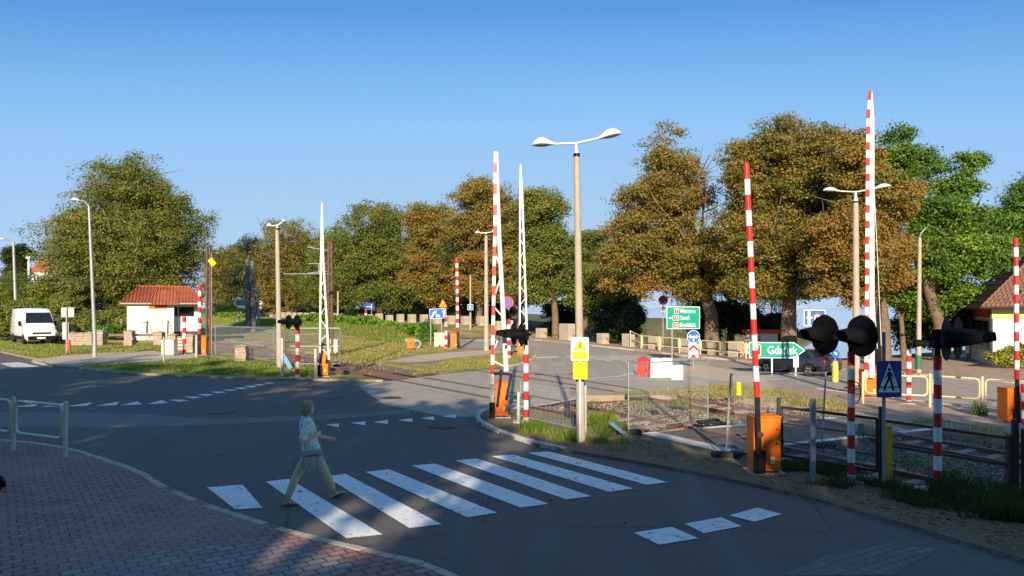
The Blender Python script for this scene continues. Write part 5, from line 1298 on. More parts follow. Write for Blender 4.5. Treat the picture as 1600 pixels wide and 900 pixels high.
def build_van(loc, rz):
    r = thing('parked_van', 'white high roof van parked on the lawn at the far left', 'van', loc, rz)
    m = mat('white_van_paint', (.80, .79, .76), .35, var=.03, coat=.4)
    st = [(-2.95, 2.48, .90, .48), (-2.88, 2.62, .97, .42), (-1, 2.66, 1.0, .40), (.9, 2.66, 1.0, .40), (1.25, 2.60, .98, .40), (1.5, 2.44, .96, .40), (1.78, 2.05, .97, .40), (2.12, 1.55, .98, .40), (2.35, 1.40, .97, .38), (2.75, 1.20, .92, .36), (2.93, .95, .84, .36), (2.98, .62, .78, .40)]
    rings = []
    for x, zt, w, zb in st:
        k = min(1, max(0, (zt - 1.3) / 1.3)) * .10
        half = [(-w * .92, zb), (-w, zb + .12), (-w, (zb + min(zt, 1.4)) / 2), (-w * (1 - k * .3), min(zt, 1.5) - .10), (-w * (1 - k), zt - .16), (-w * (.93 - k), zt - .03), (-w * .6, zt + .01)]
        rings.append([(x, y, z) for y, z in half] + [(x, 0, zt + .02)] + [(x, -y, z) for y, z in half[::-1]])
    b = MB(); b.loft(rings); b.build('body', m, r, smooth=50)
    # windscreen and side windows follow the surface
    b = MB(); P = [(1.56, .76, 2.36), (2.10, .86, 1.60)]
    b.add([(P[0][0] + .03, -.74, P[0][2]), (P[0][0] + .03, .74, P[0][2]), (P[1][0] + .035, .86, P[1][2]), (P[1][0] + .035, -.86, P[1][2])], [(0, 1, 2, 3)]); b.build('windscreen', M_GLASSDARK, r)
    for s_ in (-1, 1):
        b = MB(); b.prism([(.55, 1.55), (1.72, 1.52), (1.42, 2.10), (.55, 2.14)], 0, .02); o = b.build('side_window', M_GLASSDARK, r); o.location = (0, s_ * .955 - (.01 if s_ > 0 else .01), 0); o.rotation_euler = (s_ * .05, 0, 0)
        b = MB(); b.box((1.5, s_ * 1.10, 1.55), (.12, .18, .36)); b.build('mirror', M_BLACK, r, bevel=.03)
        b = MB(); b.prism([(2.40, 1.06), (2.86, .88), (2.88, .98), (2.45, 1.22)], 0, .03); o = b.build('headlight', mat('headlight_glass', (.6, .6, .6), .1), r); o.location = (.03, s_ * .90, 0)
        b = MB(); b.box((-.2, s_ * 1.0, .50), (5.2, .05, .26)); b.build('side_sill', M_BLACK, r, bevel=.02)
        for x in (-1.75, 2.02): b = MB(); b.cyl((x, s_ * .93, .36), (x, s_ * 1.012, .36), .42, n=26); b.build('wheel_arch', M_BLACK, r, smooth=40); wheel(r, (x, s_ * .92, .36), .36, .24, M_GREYPAINT, -s_)
    b = MB(); b.box((2.95, 0, .52), (.16, 1.7, .30)); b.build('bumper', M_BLACK, r, bevel=.05)
    b = MB(); b.box((2.94, 0, .86), (.06, 1.15, .14)); b.build('grille', M_BLACK, r, bevel=.02)
    b = MB(); b.box((3.045, -.05, .52), (.02, .52, .12)); b.build('number_plate', M_SIGNWHITE, r)
    return r
vx = Vector((Xat(52, 61.5), 61.5)); build_van((vx.x, vx.y, .07), R(-47))
bpy.data.objects['parked_van'].scale = (1.12, 1.12, 1.10)
# lifting frame with yellow drum behind the van
r = thing('work_machine', 'white frame with a yellow drum standing behind the right side of the van', 'machine', (Xat(89, 63.5), 63.5, .07), R(-40))
b = MB()
for x in (-.55, .55): b.tube([(x, 0, 0), (x, 0, 2.2)], .05, 8)
b.tube([(-.6, 0, 2.2), (.6, 0, 2.2)], .05, 8); b.tube([(-.55, 0, .6), (.55, 0, .6)], .04, 8); b.build('frame', M_SIGNBACK, r)
b = MB(); b.lathe([(.42, -.3), (.42, .3)], 20, Matrix.Translation((0, 0, 1.45)) @ Matrix.Rotation(PI / 2, 4, 'X')); b.build('drum', M_YELLOW, r, smooth=40, bevel=.05)
b = MB(); b.box((0, 0, .3), (1.1, .6, .4)); b.build('base', M_BLACK, r, bevel=.03)

# ---------------------------------------------------------------- signalman's hut
M_ROOFTILE = NT('red_roof_tiles'); _t = M_ROOFTILE
_w = _t.n('ShaderNodeTexWave', wave_type='BANDS', bands_direction='X', wave_profile='SIN'); _w.inputs['Scale'].default_value = 1.1; _t.l(_t.tc(), _w.inputs[0])
_t.base(_t.mix(_t.grey(_t.noise(1.3, 6, .7), .5, .75, 0, .8), _t.mix(_t.noise(.8, 5), (.30, .06, .03), (.45, .115, .05)), (.42, .24, .07))); _t.set('Roughness', .7); _t.bump(_w.outputs[1], .9, .08); M_ROOFTILE = _t.m
def hip_roof(parent, x0, x1, y0, y1, ze, zr, m, ridge_in, name='roof', over=.0, fascia=None):
    ym = (y0 + y1) / 2; b = MB()
    vs = [(x0, y0, ze), (x1, y0, ze), (x1, y1, ze), (x0, y1, ze), (x0 + ridge_in, ym, zr), (x1 - ridge_in, ym, zr)]
    vs += [(x, y, z - .14) for x, y, z in vs[:4]]
    b.add(vs, [(0, 1, 5, 4), (1, 2, 5), (2, 3, 4, 5), (3, 0, 4), (0, 6, 7, 1), (1, 7, 8, 2), (2, 8, 9, 3), (3, 9, 6, 0), (9, 8, 7, 6)]); return b.build(name, m, parent)
def ribs(parent, a0, a1, b0, b1, n, r_, m, name='tile_ribs'):
    b = MB(); a0, a1, b0, b1 = map(Vector, (a0, a1, b0, b1))
    for i in range(1, n): p, q_ = a0.lerp(a1, i / n), b0.lerp(b1, i / n); b.tube([p, q_], r_, 5)
    return b.build(name, m, parent, smooth=60)
Yh = 65.0; hx0, hx1 = Xat(202, Yh), Xat(311, Yh); r = thing('signal_hut', 'white crossing keeper hut with a red ribbed roof beside the big left tree', 'building', ((hx0 + hx1) / 2, Yh, .05), R(23)); r.scale = (.92, 1, 1); hw = (hx1 - hx0) / 2
ax1 = Xat(263, Yh - 1.1) - (hx0 + hx1) / 2
b = MB(); b.box((0, 2.2, 2.15), (hw * 2, 4.4, 2.5)); b.build('wall', M_PLASTER_W, r)
b = MB(); b.box((0, 2.2, .45), (hw * 2 + .06, 4.46, .9)); b.build('plinth', mat('dark_red_plinth', (.10, .04, .035), .8, var=.2), r)
b = MB(); b.box(((-hw + ax1) / 2, -.55, 1.72), (ax1 + hw, 1.1, 3.28)); an = b.build('porch', mat('cream_render', (.73, .70, .63), .85, var=.05, scale=1.2), r)
b = MB(); xd = (-hw + ax1) / 2 + .2; b.box((xd + .3, -1.12, 1.75), (1.15, .04, 2.1)); d_ = b.build('door', mat('pale_door', (.66, .62, .56), .6, var=.05), r); b = MB(); b.box((xd + .75, -1.16, 1.7), (.03, .05, .22)); b.build('handle', M_DARKSTEEL, d_)
b = MB(); b.box((xd - .65, -1.12, 1.75), (.42, .03, .06)); b.build('letter_slot', M_RUST, r)
b = MB(); b.box((xd + .4, -1.13, 3.14), (1.55, .05, .42)); b.build('red_fascia_board', mat('rust_red_board', (.42, .12, .04), .7, var=.1), r)
wxa, wxb = Xat(273, Yh) - (hx0 + hx1) / 2, Xat(303, Yh) - (hx0 + hx1) / 2; zc_ = Zat(487, Yh) - .05
b = MB(); b.box(((wxa + wxb) / 2, -.01, zc_), (wxb - wxa, .10, .82)); wf = b.build('window', M_DARKSTEEL, r); b = MB(); b.box(((wxa + wxb) / 2, -.055, zc_), (wxb - wxa - .12, .02, .70)); b.build('pane', M_GLASSDARK, wf)
b = MB(); b.box(((wxa + wxb) / 2, -.35, zc_ + .62), (wxb - wxa + .5, .7, .06)); b.build('window_canopy', M_PLASTER_W, r)
for x_ in (ax1 + .35,): b = MB(); b.tube([(x_, -.05, .9), (x_, -.05, 3.3)], .05, 8); b.build('drain_pipe', M_SIGNWHITE, r)
rf_ = hip_roof(r, -hw - .55, hw + .45, -1.35, 4.9, 3.42, 4.85, M_ROOFTILE, 1.4)
ribs(rf_, (-hw - .55, -1.37, 3.45), (hw + .45, -1.37, 3.45), (-hw + .85, 1.775, 4.88), (hw - .95, 1.775, 4.88), 26, .045, M_ROOFTILE)
b = MB(); b.tube([(-hw + .85, 1.775, 4.9), (hw - .95, 1.775, 4.9)], .09, 8); b.tube([(-hw - .55, -1.37, 3.46), (-hw + .85, 1.775, 4.9)], .08, 8); b.tube([(hw + .45, -1.37, 3.46), (hw - .95, 1.775, 4.9)], .08, 8); b.build('ridge_tiles', M_ROOFTILE, rf_, smooth=60)
b = MB(); b.tube([(-hw - .55, -1.42, 3.34), (hw + .45, -1.42, 3.34)], .07, 8); b.build('gutter', M_SIGNBACK, r, smooth=60)
b = MB(); b.add([(ax1 - 1.9, -1.75, 3.36), (ax1 + .45, -1.75, 3.36), (ax1 + .2, 1.0, 4.55), (ax1 - 1.3, 1.0, 4.55), (ax1 - 1.9, -1.75, 3.26), (ax1 + .45, -1.75, 3.26)], [(0, 1, 2, 3), (4, 5, 1, 0), (1, 5, 2), (4, 0, 3), (4, 3, 2, 5)]); b.build('porch_roof', M_ROOFTILE, r)
b = MB()
for k in range(4): b.box((xd + .4, -1.35 - .28 * k, .72 - .18 * k), (1.6, .30, .18 + .0))
b.build('steps', M_CONC_L, r)
b = MB()
for x_ in (xd - .5, xd + 1.25): b = MB(); b.tube([(x_, -2.3, .0), (x_, -2.3, 1.0), (x_, -1.2, 1.9), (x_, -1.2, .8)], .03, 6); b.build('handrail', M_DARKSTEEL, r)
# stone pillar fence in front of the hut
M_STONEW = mat('rough_fieldstone', (.40, .33, .25), .9, var=.28, scale=3.2, bump=1., bscale=9, wear=(.26, .21, .16), wearamt=.52)
for i, (px, w, t_, lb) in enumerate(((114, .75, 519, 'squat stone wall pillar directly right of the sign backs'), (127, .85, 519, 'second squat stone wall pillar right of the sign backs'), (140, .85, 518, 'stone wall pillar directly left of the slim lamp post'), (157, .80, 515, 'stone fence pillar right of the slim lamp post'), (203, .85, 515, 'stone fence pillar in front of the left corner of the hut'), (249, .85, 517, 'stone fence pillar in front of the hut door'), (270, .8, 521, 'stone fence pillar behind the pale cabinet'), (297, .8, 521, 'stone fence pillar behind the striped post at the hut'), (378, .95, 538, 'lone stone pillar behind the wire fence panel by the railway'))):
    py = 542 if px < 290 else 552
    v = V(px, 567 if px == 378 else py); h = v.h(t_); w *= .80 if px != 378 else .66; b = MB(); rr = random.Random(i)
    n_ = 5
    for k in range(n_):
        z0, z1 = h * .88 * k / n_, h * .88 * (k + 1) / n_; ox, oy = rr.uniform(-.03, .03), rr.uniform(-.03, .03); ww = w * rr.uniform(.94, 1.04)
        b.box((ox, oy, (z0 + z1) / 2), (ww, ww * .9, (z1 - z0) * .98))
    b.lathe([(w * .80, h * .88), (w * .80, h * .91), (.03, h * 1.0)], 4, Matrix.Rotation(PI / 4, 4, 'Z'))
    o = b.build('stone_pillar', M_STONEW, bevel=.05, seg=2); o.location = v.loc; tag(o, lb, 'pillar', 'stone fence pillars by the hut')
for (p0, p1, lb) in ((157, 203, 'brown wooden rails between stone pillars left of the hut steps'), (203, 249, 'brown wooden rails between stone pillars below the hut door')):
    a = V(p0, 541.5); c = V(p1, 541.5); b = MB()
    for z in (.35, .85): b.bar((.4, 0, z), (c.X - a.X - .4, c.Y - a.Y, z), .06, .18)
    o = b.build('fence_rails', mat('brown_fence_wood', (.20, .13, .09), .85, var=.25, scale=2, bump=.4), ); o.location = a.loc; tag(o, lb, 'fence rails')
v = V(265, 557); r = thing('utility_cabinet', 'pale grey utility cabinet standing left of the striped post by the hut', 'cabinet', v.loc, R(-6)); cabinet(r, .82, .5, v.h(531), m=mat('pale_cabinet', (.62, .58, .48), .6, var=.06), label=False)
v = V(281, 552); b = MB(); b.prism([(-.5, .05), (.5, .05), (.45, 1.05), (-.45, 1.05)], 0, .03); b.mi(1)
for k in range(4): b.prism([(-.42, .2 + k * .22), (.42, .2 + k * .22), (.42, .27 + k * .22), (-.42, .27 + k * .22)], -.006, 0)
o = b.build('banner', [mat('faded_red_banner', (.62, .16, .12), .6, var=.1), M_SIGNWHITE]); o.location = (v.X, v.Y + .6, v.z); tag(o, 'faded red and white banner behind the pale cabinet', 'banner')
# ---------------------------------------------------------------- restaurant at the right edge
M_BROWNTILE = NT('brown_roof_tiles'); _t = M_BROWNTILE
_w = _t.n('ShaderNodeTexWave', wave_type='BANDS', bands_direction='Z', wave_profile='SAW'); _w.inputs['Scale'].default_value = 1.0; _t.l(_t.tc(), _w.inputs[0])
_w2 = _t.n('ShaderNodeTexWave', wave_type='BANDS', bands_direction='X', wave_profile='SIN'); _w2.inputs['Scale'].default_value = 1.25; _t.l(_t.tc(), _w2.inputs[0])
_t.base(_t.mix(_t.grey(_t.noise(.9, 6, .65), .35, .7), _t.mix(_t.grey(_w2.outputs[1], 0, .35), (.10, .05, .035), (.26, .135, .085)), (.20, .10, .065))); _t.set('Roughness', .7); _t.bump(_t.math('ADD', _t.math('MULTIPLY', _w.outputs[1], .8), _w2.outputs[1]), .8, .07); M_BROWNTILE = _t.m
cX, cY = 29.9, 46.0; th = math.atan2(-.36, .933); r = thing('restaurant', 'single storey restaurant with brown hipped roof and lime green fascia at the right edge', 'building', (cX, cY, -.6), th)
Lx, Ly = 9.0, 8.2; H = Zat(498, 46) + .6; E = Zat(481, 46) + .6
b = MB(); b.box((Lx / 2, Ly / 2, H / 2), (Lx, Ly, H)); b.build('wall', M_PLASTER_W, r)
b = MB(); b.box((Lx / 2, Ly / 2, (H + E) / 2 + .01), (Lx + .14, Ly + .14, E - H)); b.build('fascia', mat('lime_fascia', (.56, .62, .22), .6, var=.05), r)
b = MB(); b.box((-.10, Ly * .5, (H + E) / 2), (.06, Ly * .99, E - H - .1)); sb_ = b.build('sign_board', mat('dark_sign_board', (.10, .085, .06), .6), r)
o = letters('RESTAURACJA', .80, M_SIGNRED, sb_, (-.14, Ly * .5, (H + E) / 2), bold=.02, xs=1.25); o.rotation_euler = (0, 0, -PI / 2)
b = MB()
for z0, y0, y1 in ((.9, .6, 5.6),): b.box((-.02, (y0 + y1) / 2, (z0 + H) / 2), (.08, y1 - y0, H - z0 - .12)); 
wf = b.build('window', mat('window_frame_grey', (.25, .25, .24), .5), r); b = MB()
for k in range(3): b.box((-.07, .85 + 1.62 * k + .72, (.9 + H) / 2), (.03, 1.44, H - 1.25))
b.build('pane', M_GLASSDARK, wf)
b = MB(); b.box((-.03, 6.9, 1.25), (.08, 1.1, 2.4)); b.build('door', M_GLASSDARK, r)
rf_ = hip_roof(r, -.75, Lx + .75, -.75, Ly + .75, E + .05, E + 4.4, M_BROWNTILE, Ly / 2 + .7); e_ = E + .07; rx = -.75 + Ly / 2 + .7
ap_ = Vector((rx, Ly / 2, E + 4.43)); ap2 = Vector((Lx + .75 - Ly / 2 - .7, Ly / 2, E + 4.43))
ribs(rf_, (-.75, -.77, e_), (Lx + .75, -.77, e_), ap_, ap2, 44, .05, M_BROWNTILE)
b = MB(); c0, c1 = Vector((-.77, -.77, e_)), Vector((-.77, Ly + .77, e_))
for i in range(1, 11): b.tube([c0.lerp(ap_, i / 11.5), c1.lerp(ap_, i / 11.5)], .045, 5)
b.tube([c0, ap_], .09, 8); b.tube([c1, ap_], .09, 8); b.build('ridge_tiles', M_BROWNTILE, rf_, smooth=60)
b = MB(); b.tube([(-.82, Ly + .8, E), (-.82, -.82, E), (Lx + .8, -.82, E)], .07, 8); b.build('gutter', M_DARKSTEEL, r, smooth=60)
b = MB()
for k in range(16): x_ = .2 + k * .5; b.box((x_, -.32, E + .48), (.16, .10, .12))
b.build('snow_guard', M_DARKSTEEL, r)
px0 = 1.92; b = MB(); b.box((px0 + 1.6, -.03, 1.75), (3.2, .06, 2.35)); po = b.build('poster', mat('dark_red_poster', (.22, .025, .03), .5, var=.12), r)
b = MB()
for k in range(6): b.box((px0 + 1.7, -.066, 2.6 - k * .27), (2.0 - .3 * (k % 3), .01, .06))
b.build('text_lines', M_SIGNWHITE, po); letters('MENU', .42, M_SIGNWHITE, po, (px0 + 1.7, -.07, 2.62)) if False else None
# kiosk with red roof between the trees, by the water
r = thing('kiosk', 'low pale kiosk with a red roof edge seen between trunks by the water', 'building', (Xat(1190, 58), 58, -1.9), R(-20)); b = MB(); b.box((0, 1.5, 1.5), (2.4, 3, 3.0)); b.build('wall', M_PLASTER_W, r); b = MB(); b.box((0, 1.5, 3.1), (2.9, 3.6, .28)); b.build('roof', mat('orange_red_roof', (.55, .10, .03), .6), r)
# far houses at the left
def house(label, px, Y, w_px, eave_py, ridge_py, wall, roof, base=0, nw=3, rz=0):
    k = Y / F_PX; X = Xat(px, Y); W_ = w_px * k; ze = Zat(eave_py, Y); zr = Zat(ridge_py, Y); r = thing('house', label, 'house', (X, Y, base), rz, 'distant houses behind the left trees')
    b = MB(); b.box((0, W_ * .4, ze / 2), (W_, W_ * .8, ze)); b.build('wall', wall, r); hip_roof(r, -W_ * .54, W_ * .54, -W_ * .05, W_ * .85, ze, zr, roof, W_ * .2)
    for i in range(nw):
        for j in range(max(1, int(ze / 3.2))):
            b = MB(); b.box(((i + .5) / nw * W_ * .8 - W_ * .4, -.03, ze - 1.7 - j * 3), (W_ * .10, .08, 1.3)); b.build('window', M_GLASSDARK, r)
house('distant pale tall house with a red roof above the willow at the left', 62, 190, 26, 424, 403, mat('far_pale_wall', (.55, .52, .50), .9), mat('far_red_roof', (.40, .10, .05), .8), nw=4)
house('cream house half hidden by the big left tree', 118, 96, 34, 470, 448, mat('cream_house_wall', (.62, .52, .42), .9), mat('far_red_roof', (.40, .10, .05)), nw=3)
house('small white building behind the willow at the left edge', 40, 160, 30, 452, 440, M_PLASTER_W, mat('far_grey_roof', (.25, .25, .26), .8), nw=3)
v = V(45, 486, .05, Y=120); b = MB(); b.tube([(0, 0, 0), v.p(45, 405)], [.22, .16], 10); b.mi(0); b.ell(v.p(45, 403), (.5, .5, .25), 12, 6); o = b.build('chimney_mast', M_SIGNWHITE, smooth=45); o.location = v.loc; o.name = 'white_mast'; tag(o, 'distant white mast standing in front of the red roofed house', 'mast')
# far-left scooter cut by the picture's edge
v = V(-4, 775, .10); r = thing('kick_scooter', 'black kick scooter wheel and red tail light just entering at the left edge', 'scooter', v.loc, R(170))
b = MB(); b.lathe([(.045, -.025), (.085, -.03), (.105, -.015), (.105, .015), (.085, .03), (.045, .025)], 24, Matrix.Translation((0, 0, .105)) @ Matrix.Rotation(PI / 2, 4, 'X')); b.build('rear_wheel', M_DARKRUBBER, r, smooth=40)
b = MB(); b.tube([(.125 * math.cos(a), 0, .105 + .125 * math.sin(a)) for a in np.linspace(R(200), R(60), 12)], .034, 8); b.build('fender', M_BLACK, r, smooth=50)
b = MB(); b.ell((-.135, 0, .165), (.018, .03, .028), 12, 8); b.build('tail_light', mat('tail_light_red', (.55, .01, .015), .15), r, smooth=60)
b = MB(); b.box((.42, 0, .12), (.62, .15, .05)); b.build('deck', M_BLACK, r, bevel=.015); b = MB(); b.tube([(.75, 0, .12), (.86, 0, .25), (.80, 0, 1.05)], .022, 8); b.tube([(.80, -.24, 1.05), (.80, .24, 1.05)], .018, 8); b.build('handlebar', M_BLACK, r, smooth=50)
b = MB(); b.lathe([(.045, -.025), (.085, -.03), (.105, -.015), (.105, .015), (.085, .03), (.045, .025)], 24, Matrix.Translation((.88, 0, .105)) @ Matrix.Rotation(PI / 2, 4, 'X')); b.build('front_wheel', M_DARKRUBBER, r, smooth=40)
# ---------------------------------------------------------------- foliage
def leaf_quads(P, size, rg, droop=0., aspect=1.6, N=None):
    n = len(P)
    if N is None: N = rg.normal(size=(n, 3))
    else: N = N + rg.normal(size=(n, 3)) * .55
    N /= np.linalg.norm(N, axis=1)[:, None] + 1e-9
    a = rg.normal(size=(n, 3)); a[:, 2] -= droop; a -= N * (N * a).sum(1)[:, None]; a /= np.linalg.norm(a, axis=1)[:, None] + 1e-9; c = np.cross(N, a)
    s_ = size * rg.uniform(.6, 1.35, n)[:, None]; u = a * s_ * .5 * aspect; w = c * s_ * .5
    V_ = np.stack([P - u, P + w - u * .1, P + u, P - w - u * .1], 1).reshape(-1, 3)
    return V_, np.arange(4 * n).reshape(-1, 4)
def clumps(lobes, ncl, rg, shell=.45):
    """clump centres spread through the crown, most of them near its skin"""
    C = np.array([l[0] for l in lobes], float); Rr = np.array([l[1] for l in lobes], float)
    wgt = (Rr[:, 0] * Rr[:, 2]) ** 1.0; wgt /= wgt.sum()
    k = rg.choice(len(lobes), ncl, p=wgt); d = rg.normal(size=(ncl, 3)); d /= np.linalg.norm(d, axis=1)[:, None]
    rad = 1 - shell * rg.uniform(0, 1, ncl) ** 1.4
    rad *= 1 + .20 * rg.normal(size=ncl)
    return C[k] + d * Rr[k] * rad[:, None], k
LEAF_K, LEAF_S, TINT_DN = 5.6, .42, .20
def tree(name, label, px, Y, base_z, lobes_px, n_leaf, size, m, seed, trunk_r=.3, tint=(.5, .25), cl=26, spread=.5, group=None, fill=0, bare=0, lean=0, hang=0, base_px=None, cat='tree', trunk=True):
    rg = np.random.default_rng(seed); rr = random.Random(seed); X = Xat(base_px or px, Y)
    r = thing(name, label, cat, (X, Y, base_z), 0, group)
    main = []
    for (lx, ly, rx, ry, *dy) in lobes_px:
        k = Y / F_PX; oy = dy[0] if dy else 0.
        main.append((np.array([Xat(lx, Y) - X, oy, Zat(ly, Y) - base_z]), np.array([rx * k, min(rx, ry) * k * .95, ry * k])))
    lobes = []
    for c, R3 in main:
        R3 = R3 * 1.13; nsub = max(10, int(R3[0] * R3[2] * 2.0))
        for _ in range(nsub):
            d = rg.normal(size=3); d /= np.linalg.norm(d); s_ = rg.uniform(.14, .50)
            lobes.append((c + d * R3 * (1.02 - s_ * .9) * rg.uniform(.82, 1.06), R3.mean() * s_ * np.array([1.25, 1.25, .75])))
    n_leaf = int(n_leaf * LEAF_K); size = size * LEAF_S; cl = 34; spread = spread * .74; ncl = max(10, n_leaf // cl); cc, kk = clumps(lobes, ncl, rg)
    # leaf sprays between the big limbs tie the crown together
    nf = int(ncl * (.24 if len(main) > 2 else .1)); ia, ib = rg.integers(0, len(main), nf), rg.integers(0, len(main), nf)
    CA = np.array([q[0] for q in main]); RA = np.array([q[1] for q in main]); tt = rg.uniform(0, 1, (nf, 1)); d = rg.normal(size=(nf, 3)); d /= np.linalg.norm(d, axis=1)[:, None]
    near = np.linalg.norm(CA[ia] - CA[ib], axis=1) < 1.25 * (RA[ia].max(1) + RA[ib].max(1))
    fillc = CA[ia] * (1 - tt) + CA[ib] * tt + d * np.minimum(RA[ia], RA[ib]) * .86 * rg.uniform(.5, 1, (nf, 1)); cc[:nf][near] = fillc[near]
    # holes: whole sprays missing where the noise is low
    hole = np.array([mnoise.noise(Vector(q) * (.62 / max(.6, Y / 70)) + Vector((seed * 7.3, 0, 0))) for q in cc]); kp = hole > (-.24 if trunk else -.6); cc, kk = cc[kp], kk[kp]; ncl = len(cc)
    lob_t = rg.normal(0, tint[1] * .6, len(lobes)); ct = np.clip(tint[0] + lob_t[kk] + rg.normal(0, tint[1] * .6, ncl), 0, 1)
    off = rg.normal(size=(ncl * cl, 3)) * np.array([1, 1, .5]); P = np.repeat(cc, cl, 0) + off * spread; Nn = off * .55 + np.array([0, -.12, .75]); T = np.clip(np.repeat(ct, cl) - TINT_DN + rg.normal(0, .10, ncl * cl), 0, 1)
    if hang:
        hn = n_leaf // 2; hi = rg.choice(ncl, hn // 30); HP = []; HT = []
        for i in hi:
            L = rg.uniform(.4, 1.) * hang; z = -np.linspace(0, L, 30); HP.append(cc[i] + np.stack([rg.normal(0, .05, 30), rg.normal(0, .05, 30), z], 1)); HT.append(np.full(30, ct[i]))
        P = np.concatenate([P] + HP); T = np.concatenate([T] + HT); Nn = np.concatenate([Nn, rg.normal(size=(len(P) - len(Nn), 3))])
    keep = P[:, 2] > .15; P, T, Nn = P[keep], T[keep], Nn[keep]
    V_, Q = leaf_quads(P, size, rg, .3, N=Nn); np_mesh('crown', V_, Q, m, r, T)
    if not trunk: return r
    b = MB(); top = max(main, key=lambda q: q[0][2]); tc = Vector(top[0]); zlow = min(q[0][2] - q[1][2] for q in main); fork = max(1.6, zlow + .15 * (tc.z - zlow))
    F_ = Vector((tc.x * .25 + lean, 0, fork)); b.tube([(0, 0, -.3), (lean * .2, 0, .25), (lean * .6 + rr.uniform(-.1, .1), 0, fork * .5), F_], [trunk_r * 1.7, trunk_r * 1.1, trunk_r * .92, trunk_r * .8], 12)
    for c, R3 in main:
        for j in range(max(2, int(4 * R3[0] / 3))):
            d = rg.normal(size=3); d[2] = abs(d[2]) * .8; d /= np.linalg.norm(d); e = Vector(c + d * R3 * rg.uniform(.55, .95)); mid = F_.lerp(e, .5) + Vector((rr.uniform(-.4, .4), rr.uniform(-.4, .4), rr.uniform(0, .8)))
            b.tube([F_ - Vector((0, 0, .3)), F_.lerp(mid, .5) + Vector((0, 0, .2)), mid, e], [trunk_r * .55, trunk_r * .34, trunk_r * .2, .02], 7)
            for q in range(4):
                e2 = mid.lerp(e, rr.uniform(.1, .9)); d2 = Vector(rg.normal(size=3)) * .5 * R3.mean(); d2.z = abs(d2.z) * .7; b.tube([e2, e2 + d2 * .5, e2 + d2 + Vector((0, 0, .2))], [.07, .045, .012], 5)
    if bare:
        c, R3 = main[bare - 1]
        for j in range(46):
            d = rg.normal(size=3); d[2] = abs(d[2]); d /= np.linalg.norm(d); e = Vector(c + d * R3 * rg.uniform(.8, 1.25)); s0 = Vector(c).lerp(e, .3); b.tube([s0, s0.lerp(e, .6) + Vector((0, 0, .2)), e], [.05, .03, .008], 4)
    b.build('trunk', M_BARK, r, smooth=60)
    return r
def yn(px, n=45.0): return PN(px, n)[1]
def gzp(px, Y): 
    s_, n_ = toSN(Xat(px, Y), Y); return parkz(s_, n_) if n_ > 46.9 else gz(Xat(px, Y)) + .05 + bankz(s_, n_)
ROW = 'chestnut trees along the lake road'
def rowtree(label, px, lobes, n, m, seed, nn=45.3, **kw):
    Y = yn(kw.get('base_px') or px, nn); return tree('chestnut_tree', label, px, Y, gzp(kw.get('base_px') or px, Y), lobes, n, kw.pop('size', .30), m, seed, group=ROW, **kw)
tree('lime_tree', 'huge round lime tree towering behind the white hut', 195, 75, .05, [(200, 300, 76, 56), (150, 335, 50, 50), (255, 330, 46, 50), (135, 390, 66, 60), (262, 375, 58, 68, 1), (200, 400, 100, 85, 0), (130, 455, 50, 48, -1), (255, 440, 66, 45, 0), (165, 490, 45, 32, -2), (215, 265, 40, 28)], 52000, .30, L_LIME, 1, trunk_r=.5, tint=(.45, .25), spread=.55)
rowtree('rusty chestnut tree at the far end of the row, right of the big lime tree', 352, [(352, 425, 36, 42), (345, 465, 30, 26)], 9000, L_CHEST, 2, nn=46, tint=(.55, .25), spread=.7, size=.5)
rowtree('brownish chestnut tree behind the concrete lamp pole by the railway', 450, [(455, 385, 45, 48), (425, 425, 40, 40), (480, 425, 42, 50), (450, 465, 50, 26)], 17000, L_CHEST, 3, nn=45.5, tint=(.5, .25), spread=.7, size=.42, trunk_r=.4)
rowtree('broad dark green chestnut tree in the middle of the row, with domed crown', 594, [(590, 365, 55, 50), (550, 405, 46, 55), (640, 410, 42, 60), (595, 430, 70, 42), (600, 465, 60, 22)], 26000, L_CHESTG, 4, tint=(.40, .24), spread=.6, size=.38, trunk_r=.45)
rowtree('slim rusty chestnut tree left of the far single pole barrier', 678, [(675, 350, 38, 42), (672, 420, 40, 50), (690, 460, 36, 24)], 14000, L_CHEST, 5, tint=(.6, .25), spread=.55, size=.36, trunk_r=.38)
rowtree('tall orange brown chestnut tree behind the banded lattice barrier', 752, [(752, 320, 45, 44), (738, 380, 44, 55), (785, 380, 40, 60), (755, 440, 55, 36)], 24000, L_CHEST, 6, tint=(.62, .25), spread=.52, size=.34, trunk_r=.42, base_px=748)
rowtree('narrow loose chestnut tree right of the slim lattice barrier, sky showing through', 852, [(852, 325, 38, 36), (862, 385, 32, 48), (845, 430, 38, 44)], 13000, L_CHESTG, 7, tint=(.52, .25), spread=.5, size=.32, trunk_r=.35, base_px=868)
tree('willow_tree', 'light yellow green tree behind the tall concrete lamp pole', 915, 74, gzp(915, 74), [(922, 398, 38, 42), (908, 455, 36, 45), (948, 435, 34, 48), (965, 475, 26, 26)], 15000, .30, L_WILLOW, 8, trunk_r=.3, tint=(.45, .22), spread=.45)
rowtree('orange brown chestnut tree with bare twigs at its top, above the green town sign', 1045, [(1045, 225, 30, 36), (1035, 275, 48, 46), (1020, 330, 50, 60, 0), (1092, 285, 34, 52, 1), (1050, 390, 72, 55), (985, 380, 42, 46, -1), (1100, 410, 50, 60), (965, 425, 30, 40), (1045, 450, 60, 22)], 27000, L_CHEST, 9, nn=45.2, tint=(.62, .26), spread=.42, size=.27, trunk_r=.55, base_px=1112, bare=4)
